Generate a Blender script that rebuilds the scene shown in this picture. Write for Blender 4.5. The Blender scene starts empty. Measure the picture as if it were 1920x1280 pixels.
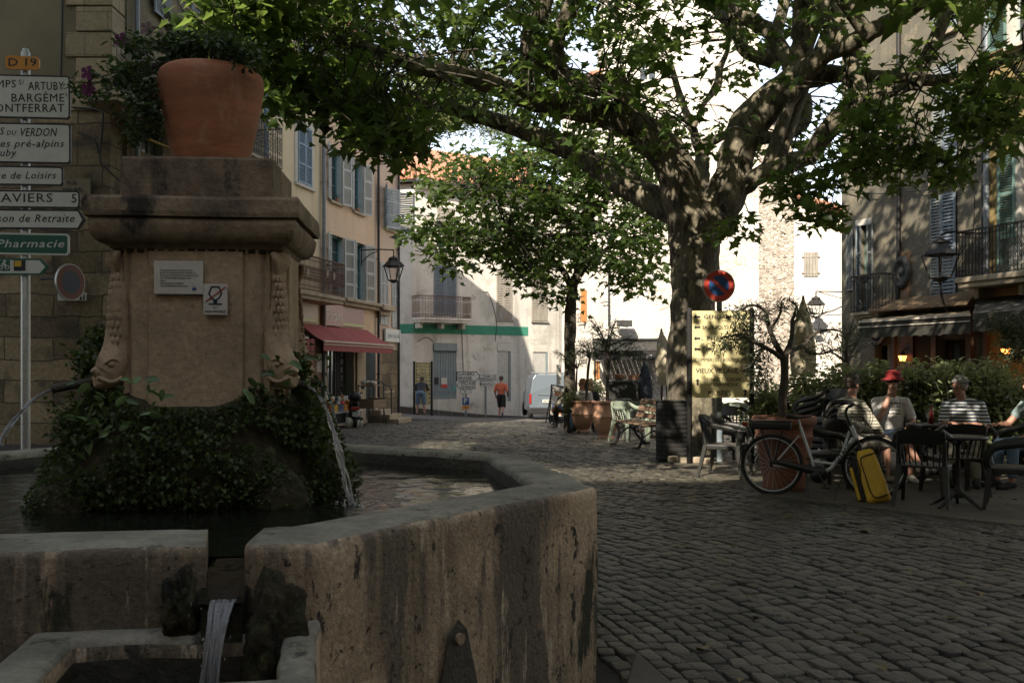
import bpy, math, random
import numpy as np
from mathutils import Vector, Matrix, noise
random.seed(7); RNG = np.random.default_rng(7)
SC = bpy.context.scene; COL = SC.collection; R = math.radians

# ---------------- camera, sky, sun, exposure ----------------
F, EYE, HOR = 1866.7, 1.45, 688.0
cam = bpy.data.objects.new("camera", bpy.data.cameras.new("camera")); COL.objects.link(cam)
cam.location = (0, 0, EYE); cam.rotation_euler = (R(90), 0, 0)
cam.data.lens = 35; cam.data.sensor_width = 36; cam.data.shift_y = 0.025
cam.data.clip_start = 0.05; cam.data.clip_end = 2000
SC.camera = cam
SUN_DIR = Vector((-0.43, -1.0, 0.81)).normalized()          # towards the sun
elev = math.asin(SUN_DIR.z); azim = math.atan2(SUN_DIR.x, SUN_DIR.y)
W = bpy.data.worlds.new("World"); SC.world = W; W.use_nodes = True
wt = W.node_tree; wt.nodes.clear()
sky = wt.nodes.new("ShaderNodeTexSky"); sky.sky_type = 'NISHITA'; sky.sun_disc = False
sky.sun_elevation = elev; sky.sun_rotation = azim % (2*math.pi); sky.dust_density = 0.6; sky.air_density = 1.0
wb = wt.nodes.new("ShaderNodeBackground"); wb.inputs[1].default_value = 0.14
wo = wt.nodes.new("ShaderNodeOutputWorld")
hs = wt.nodes.new("ShaderNodeHueSaturation"); hs.inputs['Saturation'].default_value = 0.5
wt.links.new(sky.outputs[0], hs.inputs['Color']); wt.links.new(hs.outputs[0], wb.inputs[0]); wt.links.new(wb.outputs[0], wo.inputs[0])
sl = bpy.data.lights.new("sun", 'SUN'); sl.energy = 4.4; sl.angle = R(0.5); sl.color = (1.0, 0.91, 0.78)
so = bpy.data.objects.new("sun", sl); COL.objects.link(so)
so.rotation_euler = SUN_DIR.to_track_quat('Z', 'Y').to_euler()
SC.view_settings.view_transform = 'Standard'; SC.view_settings.look = 'None'
SC.view_settings.exposure = 1.25; SC.view_settings.gamma = 1.0
SC.render.engine = 'CYCLES'
SC.cycles.max_bounces = 8; SC.cycles.diffuse_bounces = 4; SC.cycles.transparent_max_bounces = 8
SC.cycles.use_denoising = True; SC.cycles.caustics_reflective = False; SC.cycles.caustics_refractive = False
SC.cycles.sample_clamp_indirect = 4.0

# ---------------- measuring ----------------
def ss(a, b, x):
    t = min(1, max(0, (x-a)/(b-a))); return t*t*(3-2*t)
def gz(x, y):
    z = -0.029*max(0.0, y-18)
    return z + 0.07*max(0.0, -1.2-x)*ss(33, 40, y)
def at(px, py, d): return Vector(((px-960)/F*d, d, EYE+(HOR-py)/F*d))
def gp(px, py):
    d = 2.0
    while d < 70:
        p = at(px, py, d)
        if p.z <= gz(p.x, p.y): return Vector((p.x, p.y, gz(p.x, p.y)))
        d += 0.01
    return at(px, py, 45)

# ---------------- mesh builder ----------------
_tc = {}
def text_mesh(s, bold=0.0, shear=0.0, space=1.0):
    k = (s, bold, shear, space)
    if k not in _tc:
        cu = bpy.data.curves.new("lettering", 'FONT'); cu.body = s; cu.offset = bold; cu.shear = shear
        cu.space_character = space; cu.resolution_u = 2; cu.fill_mode = 'FRONT'
        o = bpy.data.objects.new("lettering", cu)
        me = bpy.data.meshes.new_from_object(o)
        vs = [tuple(v.co) for v in me.vertices]; fs = [tuple(p.vertices) for p in me.polygons]
        bpy.data.objects.remove(o); bpy.data.curves.remove(cu); bpy.data.meshes.remove(me)
        xs = [v[0] for v in vs] or [0]; ys = [v[1] for v in vs] or [0]
        _tc[k] = (vs, fs, min(xs), max(xs), min(ys), max(ys))
    return _tc[k]

def crom(pts, n=4):
    """smooth a list of tuples (any length) with Catmull-Rom"""
    P = [np.array(p, float) for p in pts]
    if len(P) < 3: return [tuple(p) for p in P]
    Q = [2*P[0]-P[1]] + P + [2*P[-1]-P[-2]]; out = []
    for i in range(1, len(Q)-2):
        for j in range(n):
            t = j/n; a, b, c, d = Q[i-1], Q[i], Q[i+1], Q[i+2]
            out.append(tuple(0.5*((2*b)+(-a+c)*t+(2*a-5*b+4*c-d)*t*t+(-a+3*b-3*c+d)*t**3)))
    out.append(tuple(P[-1])); return out

class MB:
    def __init__(s, M=None): s.v = []; s.f = []; s.m = []; s.s = []; s.M = M or Matrix.Identity(4)
    def add(s, vs, fs, mi=0, smooth=False):
        o = len(s.v); M = s.M
        s.v += [tuple(M @ Vector(v)) for v in vs]
        for f in fs: s.f.append(tuple(i+o for i in f)); s.m.append(mi); s.s.append(smooth)
        return s
    def box(s, c, d, mi=0, rot=None):
        x, y, z = d[0]/2, d[1]/2, d[2]/2
        vs = [Vector((sx*x, sy*y, sz*z)) for sz in (-1, 1) for sy in (-1, 1) for sx in (-1, 1)]
        if rot is not None: vs = [rot @ v for v in vs]
        c = Vector(c)
        return s.add([v+c for v in vs], [(0,2,3,1),(4,5,7,6),(0,1,5,4),(2,6,7,3),(0,4,6,2),(1,3,7,5)], mi)
    def b2(s, a, b, mi=0):   # box by two corners
        return s.box([(a[i]+b[i])/2 for i in range(3)], [abs(b[i]-a[i]) for i in range(3)], mi)
    def bar(s, p, q, w, h, mi=0, up=(0, 0, 1)):
        p, q = Vector(p), Vector(q); d = q-p; L = d.length
        if L < 1e-6: return s
        z = d/L; u = Vector(up)
        if abs(z.dot(u)) > .98: u = Vector((0, 1, 0))
        x = u.cross(z).normalized(); y = z.cross(x)
        rot = Matrix((x, y, z)).transposed()
        return s.box((p+q)/2, (w, h, L), mi, rot)
    def tube(s, pts, r, n=8, mi=0, caps=True, smooth=True, flat=1.0, up=None):
        P = [Vector(p) for p in pts]; m = len(P)
        rr = list(r) if hasattr(r, '__len__') else [r]*m
        vs, fs = [], []; prev = None
        for i, p in enumerate(P):
            t = (P[min(i+1, m-1)]-P[max(i-1, 0)])
            t = t.normalized() if t.length > 1e-9 else Vector((0, 0, 1))
            if prev is None:
                u = Vector(up) if up else (Vector((0, 0, 1)) if abs(t.z) < .9 else Vector((1, 0, 0)))
                x = u.cross(t).normalized()
            else:
                x = prev - t*prev.dot(t)
                x = x.normalized() if x.length > 1e-6 else prev
            prev = x; y = t.cross(x)
            for k in range(n):
                a = 2*math.pi*k/n + (math.pi/4 if n == 4 else 0)
                vs.append(p + x*math.cos(a)*rr[i] + y*math.sin(a)*rr[i]*flat)
        for i in range(m-1):
            for k in range(n):
                a, b = i*n+k, i*n+(k+1) % n; fs.append((a, b, b+n, a+n))
        s.add(vs, fs, mi, smooth)
        if caps: s.add(vs[:n], [tuple(range(n-1, -1, -1))], mi); s.add(vs[-n:], [tuple(range(n))], mi)
        return s
    def lathe(s, prof, n=32, c=(0, 0, 0), mi=0, smooth=True, wob=0.0):
        vs, fs = [], []; m = len(prof)
        for r, z in prof:
            for k in range(n):
                a = 2*math.pi*k/n; q = r*(1+wob*noise.noise(Vector((math.cos(a)*2, math.sin(a)*2, z*4))))
                vs.append((c[0]+q*math.cos(a), c[1]+q*math.sin(a), c[2]+z))
        for i in range(m-1):
            for k in range(n):
                a, b = i*n+k, i*n+(k+1) % n; fs.append((a, b, b+n, a+n))
        return s.add(vs, fs, mi, smooth)
    def prism(s, poly, z0, z1, mi=0):  # xy polygon extruded in z (counterclockwise)
        n = len(poly); vs = [(p[0], p[1], z0) for p in poly]+[(p[0], p[1], z1) for p in poly]
        fs = [tuple(range(n-1, -1, -1)), tuple(range(n, 2*n))]+[(i, (i+1) % n, (i+1) % n+n, i+n) for i in range(n)]
        return s.add(vs, fs, mi)
    def xprism(s, poly, y0, y1, mi=0):  # xz polygon extruded in y
        n = len(poly); vs = [(p[0], y0, p[1]) for p in poly]+[(p[0], y1, p[1]) for p in poly]
        fs = [tuple(range(n)), tuple(range(2*n-1, n-1, -1))]+[((i+1) % n, i, i+n, (i+1) % n+n) for i in range(n)]
        return s.add(vs, fs, mi)
    def quad(s, *p, mi=0): return s.add(p, [tuple(range(len(p)))], mi)
    def text(s, t, x, z, h, y=0.0, w=None, mi=0, bold=0.0, shear=0.0, space=1.0, align='c', turn=0.0):
        """capital height h, facing -y, in the xz plane"""
        vs, fs, x0, x1, y0, y1 = text_mesh(t, 0, shear, space)
        _, _, _, _, a0, a1 = text_mesh("H", 0)
        k = h/(a1-a0); kx = (w/(x1-x0)) if w else k
        ox = {'c': (x0+x1)/2, 'l': x0, 'r': x1}[align]; oy = (a0+a1)/2
        out = []
        for v in vs:
            a, b = (v[0]-ox)*kx, (v[1]-oy)*k
            if turn: a, b = a*math.cos(turn)-b*math.sin(turn), a*math.sin(turn)+b*math.cos(turn)
            out.append((x+a, y, z+b))
        s.add(out, fs, mi)
        if bold:   # strokes thickened by shifted copies, each a hair further out
            for j, (dx, dz) in enumerate(((1, 0), (-1, 0), (0, .7), (0, -.7))): s.add([(v[0]+dx*bold*h*.9, v[1]-.0004*(j+1), v[2]+dz*bold*h*.9) for v in out], fs, mi)
        return s
    def sphere(s, c, r, n=12, m=8, mi=0, sc=(1, 1, 1)):
        vs = [(c[0], c[1], c[2]-r*sc[2])]; fs = []
        for i in range(1, m):
            a = math.pi*i/m-math.pi/2
            for k in range(n):
                b = 2*math.pi*k/n
                vs.append((c[0]+r*sc[0]*math.cos(a)*math.cos(b), c[1]+r*sc[1]*math.cos(a)*math.sin(b), c[2]+r*sc[2]*math.sin(a)))
        vs.append((c[0], c[1], c[2]+r*sc[2])); T = len(vs)-1
        for k in range(n): fs.append((0, 1+(k+1) % n, 1+k)); fs.append((T, T-n+k, T-n+(k+1) % n))
        for i in range(m-2):
            for k in range(n):
                a, b = 1+i*n+k, 1+i*n+(k+1) % n; fs.append((a, b, b+n, a+n))
        return s.add(vs, fs, mi, True)
    def build(s, name, mats, parent=None, bevel=0, seg=2, sub=0, smooth=None):
        me = bpy.data.meshes.new(name); me.from_pydata(s.v, [], s.f)
        for m in (mats if isinstance(mats, (list, tuple)) else [mats]): me.materials.append(MAT[m] if isinstance(m, str) else m)
        me.polygons.foreach_set("material_index", s.m)
        me.polygons.foreach_set("use_smooth", s.s if smooth is None else [smooth]*len(s.s)); me.update()
        o = bpy.data.objects.new(name, me); COL.objects.link(o); o.parent = parent
        if bevel:
            b = o.modifiers.new("bevel", 'BEVEL'); b.width = bevel; b.segments = seg; b.limit_method = 'ANGLE'; b.angle_limit = R(40)
        if sub:
            b = o.modifiers.new("sub", 'SUBSURF'); b.levels = b.render_levels = sub
        return o

def tag(o, label=None, cat=None, group=None, kind=None):
    if label: o['label'] = label
    if cat: o['category'] = cat
    if group: o['group'] = group
    if kind: o['kind'] = kind
    return o
def thing(name, label, cat, loc=(0, 0, 0), rz=0.0, group=None):
    o = bpy.data.objects.new(name, None); COL.objects.link(o); o.location = loc; o.rotation_euler = (0, 0, rz)
    o.empty_display_size = .1
    return tag(o, label, cat, group)
def kids(o): return [c for c in bpy.data.objects if c.parent == o]
def dup(root, loc=None, rz=None, label=None, group=None, scale=None):
    def cp(o, par):
        c = o.copy(); COL.objects.link(c); c.parent = par
        for k in kids_of.get(o.name, []): cp(k, c)
        return c
    kids_of = {}
    for o in bpy.data.objects:
        if o.parent: kids_of.setdefault(o.parent.name, []).append(o)
    c = cp(root, None)
    if loc is not None: c.location = loc
    if rz is not None: c.rotation_euler = (c.rotation_euler[0], c.rotation_euler[1], rz)
    if label: c['label'] = label
    if group: c['group'] = group
    if scale: c.scale = (scale,)*3
    return c

# ---------------- materials ----------------
MAT = {}
def _n(t, kind, **kw):
    n = t.nodes.new(kind)
    for k, v in kw.items():
        if k in n.inputs: n.inputs[k].default_value = v
        else: setattr(n, k, v)
    return n
def c4(c): return (c[0], c[1], c[2], 1)
def mat(name, col, col2=None, sc=2.0, rough=.85, bump=.15, bsc=25.0, metal=0.0, streak=None, fine=.25, fsc=None,
        stretch=(1, 1, 1), tone=0.0, contrast=.25, spots=None, coat=0.0, spec=.5, dist=0.02, emit=None, sheen=0, layers=()):
    """col/col2 blended by large noise; fine = value variation; streak=(colour, amount, scale) vertical runs; spots=(colour, scale, threshold)"""
    m = bpy.data.materials.new(name); MAT[name] = m; m.use_nodes = True; t = m.node_tree
    b = t.nodes["Principled BSDF"]; L = t.links.new
    tc = _n(t, "ShaderNodeTexCoord"); mp = _n(t, "ShaderNodeMapping"); mp.inputs['Scale'].default_value = stretch
    L(tc.outputs['Object'], mp.inputs[0]); V = mp.outputs[0]
    cur = None
    def mixc(fac, a, bcol, blend='MIX'):
        x = _n(t, "ShaderNodeMix", data_type='RGBA', blend_type=blend)
        if hasattr(fac, 'links') or not isinstance(fac, (int, float)): L(fac, x.inputs[0])
        else: x.inputs[0].default_value = fac
        for sock, val in ((x.inputs[6], a), (x.inputs[7], bcol)):
            if isinstance(val, tuple): sock.default_value = c4(val)
            else: L(val, sock)
        return x.outputs[2]
    def ramp(src, lo, hi):
        r = _n(t, "ShaderNodeMapRange"); r.inputs[1].default_value = lo; r.inputs[2].default_value = hi
        r.interpolation_type = 'SMOOTHSTEP'; L(src, r.inputs[0]); return r.outputs[0]
    cur = tuple(col)
    if col2:
        nz = _n(t, "ShaderNodeTexNoise", Scale=sc, Detail=6, Roughness=.6); L(V, nz.inputs['Vector'])
        cur = mixc(ramp(nz.outputs[0], .5-contrast, .5+contrast), cur, tuple(col2))
    for lc, lsc, lo, hi, lst in layers:
        mp2 = _n(t, "ShaderNodeMapping"); mp2.inputs['Scale'].default_value = lst; mp2.inputs['Location'].default_value = (lsc*1.7, 3.1, lsc)
        L(tc.outputs['Object'], mp2.inputs[0])
        nz = _n(t, "ShaderNodeTexNoise", Scale=lsc, Detail=7, Roughness=.65); L(mp2.outputs[0], nz.inputs['Vector'])
        cur = mixc(ramp(nz.outputs[0], lo, hi), cur, tuple(lc))
    if streak:
        mp2 = _n(t, "ShaderNodeMapping"); mp2.inputs['Scale'].default_value = (1, 1, .08); L(tc.outputs['Object'], mp2.inputs[0])
        nz = _n(t, "ShaderNodeTexNoise", Scale=streak[2], Detail=5, Roughness=.6); L(mp2.outputs[0], nz.inputs['Vector'])
        f = ramp(nz.outputs[0], .5, .72); mu = _n(t, "ShaderNodeMath", operation='MULTIPLY'); L(f, mu.inputs[0]); mu.inputs[1].default_value = streak[1]
        cur = mixc(mu.outputs[0], cur, tuple(streak[0]))
    if spots:
        nz = _n(t, "ShaderNodeTexNoise", Scale=spots[1], Detail=3, Roughness=.5); L(V, nz.inputs['Vector'])
        cur = mixc(ramp(nz.outputs[0], spots[2], spots[2]+.06), cur, tuple(spots[0]))
    if fine:
        nz = _n(t, "ShaderNodeTexNoise", Scale=fsc or bsc, Detail=8, Roughness=.7); L(V, nz.inputs['Vector'])
        r = _n(t, "ShaderNodeMapRange"); L(nz.outputs[0], r.inputs[0]); r.inputs[1].default_value = .25; r.inputs[2].default_value = .75
        r.inputs[3].default_value = 1-fine; r.inputs[4].default_value = 1+fine*.6
        x = _n(t, "ShaderNodeVectorMath", operation='SCALE')
        if isinstance(cur, tuple): x.inputs[0].default_value = cur
        else: L(cur, x.inputs[0])
        L(r.outputs[0], x.inputs['Scale']); cur = x.outputs[0]
    if tone:
        a = _n(t, "ShaderNodeAttribute", attribute_name="tone")
        r = _n(t, "ShaderNodeMapRange"); L(a.outputs['Fac'], r.inputs[0]); r.inputs[3].default_value = 1-tone; r.inputs[4].default_value = 1+tone
        x = _n(t, "ShaderNodeVectorMath", operation='SCALE')
        if isinstance(cur, tuple): x.inputs[0].default_value = cur
        else: L(cur, x.inputs[0])
        L(r.outputs[0], x.inputs['Scale']); cur = x.outputs[0]
    if isinstance(cur, tuple): b.inputs['Base Color'].default_value = c4(cur)
    else: L(cur, b.inputs['Base Color'])
    b.inputs['Roughness'].default_value = rough; b.inputs['Metallic'].default_value = metal
    b.inputs['Specular IOR Level'].default_value = spec; b.inputs['Coat Weight'].default_value = coat
    if bump:
        nz = _n(t, "ShaderNodeTexNoise", Scale=bsc, Detail=8, Roughness=.65); L(V, nz.inputs['Vector'])
        bp = _n(t, "ShaderNodeBump", Strength=min(1, bump*2.2), Distance=dist); L(nz.outputs[0], bp.inputs['Height']); L(bp.outputs[0], b.inputs['Normal'])
    if emit: b.inputs['Emission Color'].default_value = c4(emit[0]); b.inputs['Emission Strength'].default_value = emit[1]
    m['mixn'] = 0
    return m
def leafmat(name, col, tr, rough=.5, tmix=.4):
    m = bpy.data.materials.new(name); MAT[name] = m; m.use_nodes = True; t = m.node_tree; L = t.links.new
    b = t.nodes["Principled BSDF"]; out = t.nodes["Material Output"]
    a = _n(t, "ShaderNodeAttribute", attribute_name="tone")
    def sc(c, lo, hi):
        r = _n(t, "ShaderNodeMapRange"); L(a.outputs['Fac'], r.inputs[0]); r.inputs[3].default_value = lo; r.inputs[4].default_value = hi
        x = _n(t, "ShaderNodeVectorMath", operation='SCALE'); x.inputs[0].default_value = c; L(r.outputs[0], x.inputs['Scale']); return x.outputs[0]
    L(sc(col, .55, 1.5), b.inputs['Base Color']); b.inputs['Roughness'].default_value = rough
    b.inputs['Specular IOR Level'].default_value = .35
    tr_ = _n(t, "ShaderNodeBsdfTranslucent"); L(sc(tr, .6, 1.4), tr_.inputs['Color'])
    mx = _n(t, "ShaderNodeMixShader"); mx.inputs[0].default_value = tmix
    L(b.outputs[0], mx.inputs[1]); L(tr_.outputs[0], mx.inputs[2]); L(mx.outputs[0], out.inputs['Surface']); return m
def blockmat(name, cols, mortar, bw, bh, ms=.03, rough=.9, bump=.6, axis='xz', rubble=False, warp=.06, fine=.3, stain=None):
    """stone blocks / rubble in the object's xz plane (also used on sides through x+y)"""
    m = bpy.data.materials.new(name); MAT[name] = m; m.use_nodes = True; t = m.node_tree; L = t.links.new
    b = t.nodes["Principled BSDF"]; tc = _n(t, "ShaderNodeTexCoord"); sp = _n(t, "ShaderNodeSeparateXYZ"); L(tc.outputs['Object'], sp.inputs[0])
    ad = _n(t, "ShaderNodeMath", operation='ADD'); L(sp.outputs[0], ad.inputs[0]); L(sp.outputs[1], ad.inputs[1])
    cb = _n(t, "ShaderNodeCombineXYZ"); L(ad.outputs[0], cb.inputs[0]); L(sp.outputs[2], cb.inputs[1])
    if axis == 'xy': L(sp.outputs[0], cb.inputs[0]); L(sp.outputs[1], cb.inputs[1])
    nz = _n(t, "ShaderNodeTexNoise", Scale=1.7, Detail=3); L(cb.outputs[0], nz.inputs['Vector'])
    sb = _n(t, "ShaderNodeVectorMath", operation='MULTIPLY_ADD'); L(nz.outputs['Color'], sb.inputs[0]); sb.inputs[1].default_value = (warp, warp, 0); L(cb.outputs[0], sb.inputs[2])
    if rubble:
        mp = _n(t, "ShaderNodeMapping"); mp.inputs['Scale'].default_value = (1/bw, 1/bh, 1); L(sb.outputs[0], mp.inputs[0])
        vo = _n(t, "ShaderNodeTexVoronoi", feature='DISTANCE_TO_EDGE', Scale=1.0); L(mp.outputs[0], vo.inputs['Vector'])
        vc = _n(t, "ShaderNodeTexVoronoi", feature='F1', Scale=1.0); L(mp.outputs[0], vc.inputs['Vector'])
        r = _n(t, "ShaderNodeMapRange"); L(vo.outputs['Distance'], r.inputs[0]); r.inputs[1].default_value = .02; r.inputs[2].default_value = .12
        edge = r.outputs[0]; sx = _n(t, "ShaderNodeSeparateColor"); L(vc.outputs['Color'], sx.inputs[0]); rnd = sx.outputs[0]
    else:
        br = _n(t, "ShaderNodeTexBrick", Scale=1.0); L(sb.outputs[0], br.inputs['Vector'])
        br.inputs['Color1'].default_value = (0, 0, 0, 1); br.inputs['Color2'].default_value = (1, 1, 1, 1); br.inputs['Mortar'].default_value = (.5, .5, .5, 1)
        br.inputs['Mortar Size'].default_value = ms; br.inputs['Mortar Smooth'].default_value = .3
        br.inputs['Brick Width'].default_value = bw; br.inputs['Row Height'].default_value = bh; br.offset = .5
        iv = _n(t, "ShaderNodeMath", operation='SUBTRACT'); iv.inputs[0].default_value = 1; L(br.outputs['Fac'], iv.inputs[1]); edge = iv.outputs[0]; rnd = br.outputs['Color']
    cr = _n(t, "ShaderNodeValToRGB"); cr.color_ramp.elements[0].color = c4(cols[0]); cr.color_ramp.elements[1].color = c4(cols[1])
    if len(cols) > 2: e = cr.color_ramp.elements.new(.5); e.color = c4(cols[2])
    L(rnd, cr.inputs[0])
    mx = _n(t, "ShaderNodeMix", data_type='RGBA'); L(edge, mx.inputs[0]); mx.inputs[6].default_value = c4(mortar); L(cr.outputs[0], mx.inputs[7]); cur = mx.outputs[2]
    if stain:
        n3 = _n(t, "ShaderNodeTexNoise", Scale=stain[1], Detail=6); L(tc.outputs['Object'], n3.inputs['Vector'])
        r = _n(t, "ShaderNodeMapRange"); L(n3.outputs[0], r.inputs[0]); r.inputs[1].default_value = stain[2]; r.inputs[2].default_value = stain[2]+.15; r.inputs[4].default_value = .9
        m3 = _n(t, "ShaderNodeMix", data_type='RGBA'); L(r.outputs[0], m3.inputs[0]); L(cur, m3.inputs[6]); m3.inputs[7].default_value = c4(stain[0]); cur = m3.outputs[2]
    n2 = _n(t, "ShaderNodeTexNoise", Scale=14, Detail=8, Roughness=.7); L(tc.outputs['Object'], n2.inputs['Vector'])
    r = _n(t, "ShaderNodeMapRange"); L(n2.outputs[0], r.inputs[0]); r.inputs[1].default_value = .25; r.inputs[2].default_value = .75; r.inputs[3].default_value = 1-fine; r.inputs[4].default_value = 1+fine
    x = _n(t, "ShaderNodeVectorMath", operation='SCALE'); L(cur, x.inputs[0]); L(r.outputs[0], x.inputs['Scale']); L(x.outputs[0], b.inputs['Base Color'])
    ma = _n(t, "ShaderNodeMath", operation='MULTIPLY_ADD'); L(n2.outputs[0], ma.inputs[0]); ma.inputs[1].default_value = .7; L(edge, ma.inputs[2])
    bp = _n(t, "ShaderNodeBump", Strength=bump, Distance=.03); L(ma.outputs[0], bp.inputs['Height']); L(bp.outputs[0], b.inputs['Normal'])
    b.inputs['Roughness'].default_value = rough; return m
def glassmat(name, col, rough=.08):
    m = mat(name, col, rough=rough, bump=0, fine=0, spec=.8); return m
mat("cobble", (.042, .038, .027), (.086, .077, .055), sc=1.1, rough=.48, bump=.5, bsc=34, fine=.6, tone=.6, dist=.02, layers=[((.028, .027, .021), 3.5, .5, .75, (1, 1, 1)), ((.13, .11, .075), 5, .64, .74, (1, 1, 1))])
mat("mortar", (.035, .030, .021), (.018, .016, .012), sc=3, rough=.95, bump=.4, bsc=40)
mat("paving", (.10, .085, .06), (.055, .047, .034), sc=1.2, rough=.75, bump=.2, bsc=40, dist=.006)
blockmat("flagstones", [(.055, .047, .033), (.095, .08, .056)], (.025, .021, .016), .8, .5, .012, axis='xy', bump=.3, rough=.75)
mat("asphalt", (.085, .08, .07), (.12, .11, .1), sc=1, rough=.9, bump=.3, bsc=90, dist=.006)
mat("earth", (.10, .085, .05), (.06, .07, .03), sc=.2, rough=1, bump=.2, bsc=4)
# weathered fountain stone
mat("basin_stone", (.56, .43, .28), (.31, .235, .15), sc=2.6, rough=.9, bump=.4, bsc=42, fine=.5, fsc=55, contrast=.14, dist=.012,
    layers=[((.14, .115, .082), 3.0, .46, .60, (1, 1, .10)), ((.52, .43, .30), 7.5, .56, .62, (1, 1, .16)), ((.17, .14, .10), 11, .55, .66, (1, 1, .12)), ((.035, .037, .018), 3.2, .57, .62, (1, 1, .22)), ((.05, .042, .03), 9, .60, .65, (1, 1, .5)), ((.30, .22, .16), 7, .62, .68, (1, 1, .7)), ((.045, .035, .025), 26, .60, .66, (1, 1, 1))])
mat("basin_rim", (.27, .25, .19), (.15, .14, .105), sc=4, rough=.8, bump=.35, bsc=40, fine=.4, contrast=.15, dist=.01,
    layers=[((.05, .05, .035), 9, .58, .68, (1, 1, 1)), ((.27, .25, .20), 14, .62, .70, (1, 1, 1))])
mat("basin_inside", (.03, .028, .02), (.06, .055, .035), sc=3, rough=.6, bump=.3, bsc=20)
mat("pillar_stone", (.48, .36, .225), (.29, .212, .135), sc=2.2, rough=.92, bump=.3, bsc=38, fine=.35, fsc=30, contrast=.2, dist=.01,
    layers=[((.09, .065, .045), 2.0, .56, .70, (1, 1, .35)), ((.05, .04, .03), 30, .66, .70, (1, 1, 1))])
mat("pillar_cap", (.34, .26, .165), (.16, .122, .08), sc=2.2, rough=.95, bump=.45, bsc=34, fine=.45, fsc=20, contrast=.14, dist=.012,
    layers=[((.035, .03, .022), 3.0, .54, .66, (1, 1, .5)), ((.22, .18, .12), 12, .62, .70, (1, 1, 1))])
mat("carved_stone", (.48, .36, .225), (.30, .22, .14), sc=5, rough=.9, bump=.3, bsc=45, fine=.35, dist=.008)
mat("moss_rock", (.026, .032, .010), (.06, .045, .02), sc=5, rough=1, bump=.9, bsc=28, fine=.7, dist=.03, layers=[((.11, .12, .05), 9, .58, .68, (1, 1, 1)), ((.01, .01, .006), 7, .58, .66, (1, 1, .6))])
mat("terracotta", (.42, .165, .075), (.28, .11, .052), sc=3, rough=.75, bump=.12, bsc=30, fine=.2, stretch=(1, 1, 5), contrast=.2,
    layers=[((.22, .09, .045), 2.5, .52, .72, (1, 1, 3)), ((.48, .27, .17), 5, .58, .76, (1, 1, .45)), ((.14, .07, .04), 14, .66, .70, (1, 1, 1))], dist=.006)
mat("terracotta_dark", (.24, .10, .055), (.17, .07, .04), sc=3, rough=.8, bump=.15, bsc=25, fine=.25, dist=.006)
mat("terracotta_pale", (.52, .30, .19), (.44, .23, .14), sc=3, rough=.8, bump=.15, bsc=25, fine=.2, dist=.006)
mat("old_pipe", (.10, .085, .06), (.05, .045, .035), sc=9, rough=.55, metal=.5, bump=.3, bsc=40)
# plasters
mat("plaster_yellow", (.64, .52, .34), (.56, .45, .285), sc=.7, rough=.95, bump=.25, bsc=18, fine=.12, streak=((.33, .27, .18), .6, 2.2))
mat("plaster_pink", (.66, .485, .33), (.57, .415, .275), sc=.7, rough=.95, bump=.25, bsc=18, fine=.12, streak=((.36, .27, .2), .6, 2.0))
mat("plaster_rose", (.58, .44, .335), (.49, .37, .28), sc=.8, rough=.95, bump=.25, bsc=18, fine=.12, streak=((.30, .235, .19), .6, 2.5))
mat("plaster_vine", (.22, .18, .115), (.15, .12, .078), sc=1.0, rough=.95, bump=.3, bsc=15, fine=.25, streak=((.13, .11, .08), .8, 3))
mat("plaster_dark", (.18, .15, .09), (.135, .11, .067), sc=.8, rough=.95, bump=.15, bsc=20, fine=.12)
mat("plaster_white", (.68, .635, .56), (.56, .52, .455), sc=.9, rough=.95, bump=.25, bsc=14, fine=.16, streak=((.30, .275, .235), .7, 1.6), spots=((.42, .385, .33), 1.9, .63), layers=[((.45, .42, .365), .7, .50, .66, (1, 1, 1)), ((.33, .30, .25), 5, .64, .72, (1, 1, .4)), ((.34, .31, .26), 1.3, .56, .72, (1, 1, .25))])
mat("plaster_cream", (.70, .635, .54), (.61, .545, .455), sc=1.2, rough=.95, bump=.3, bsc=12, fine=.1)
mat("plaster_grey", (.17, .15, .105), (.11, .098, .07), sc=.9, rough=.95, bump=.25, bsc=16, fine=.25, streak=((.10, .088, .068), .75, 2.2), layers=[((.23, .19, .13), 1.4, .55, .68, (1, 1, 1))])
mat("plaster_ochre", (.26, .19, .075), (.21, .155, .06), sc=.8, rough=.95, bump=.2, bsc=16, fine=.15)
mat("plaster_plain", (.66, .56, .40), (.60, .50, .36), sc=.8, rough=.95, bump=.15, bsc=14, fine=.15)
blockmat("ashlar", [(.10, .075, .04), (.27, .205, .115), (.17, .128, .07)], (.045, .036, .022), .95, .42, .012, bump=.8, warp=.16, fine=.5, stain=((.055, .045, .028), 1.6, .50))
blockmat("quoin_stone", [(.23, .185, .11), (.28, .225, .135)], (.10, .08, .055), .9, .42, .008, bump=.25)
blockmat("rubble_bright", [(.38, .32, .24), (.70, .625, .53), (.60, .53, .44)], (.66, .595, .51), .22, .12, rubble=True, bump=.7, stain=((.72, .655, .565), .8, .43))
blockmat("rubble_dark", [(.22, .19, .15), (.55, .47, .38), (.42, .36, .29)], (.50, .43, .35), .22, .12, rubble=True, bump=1.0)
blockmat("rubble_tower", [(.16, .13, .10), (.66, .57, .46), (.48, .40, .32)], (.55, .47, .38), .13, .085, rubble=True, bump=1.0)
blockmat("chimney_brick", [(.50, .20, .12), (.58, .27, .17)], (.55, .42, .33), .22, .07, .012, bump=.3, warp=.01)
mat("roof_tile", (.52, .24, .14), (.42, .19, .12), sc=4, rough=.9, bump=.3, bsc=20, fine=.4)
mat("stone_trim", (.44, .36, .25), (.32, .26, .18), sc=2.5, rough=.9, bump=.3, bsc=25, fine=.25, streak=((.17, .14, .10), .7, 3))
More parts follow.
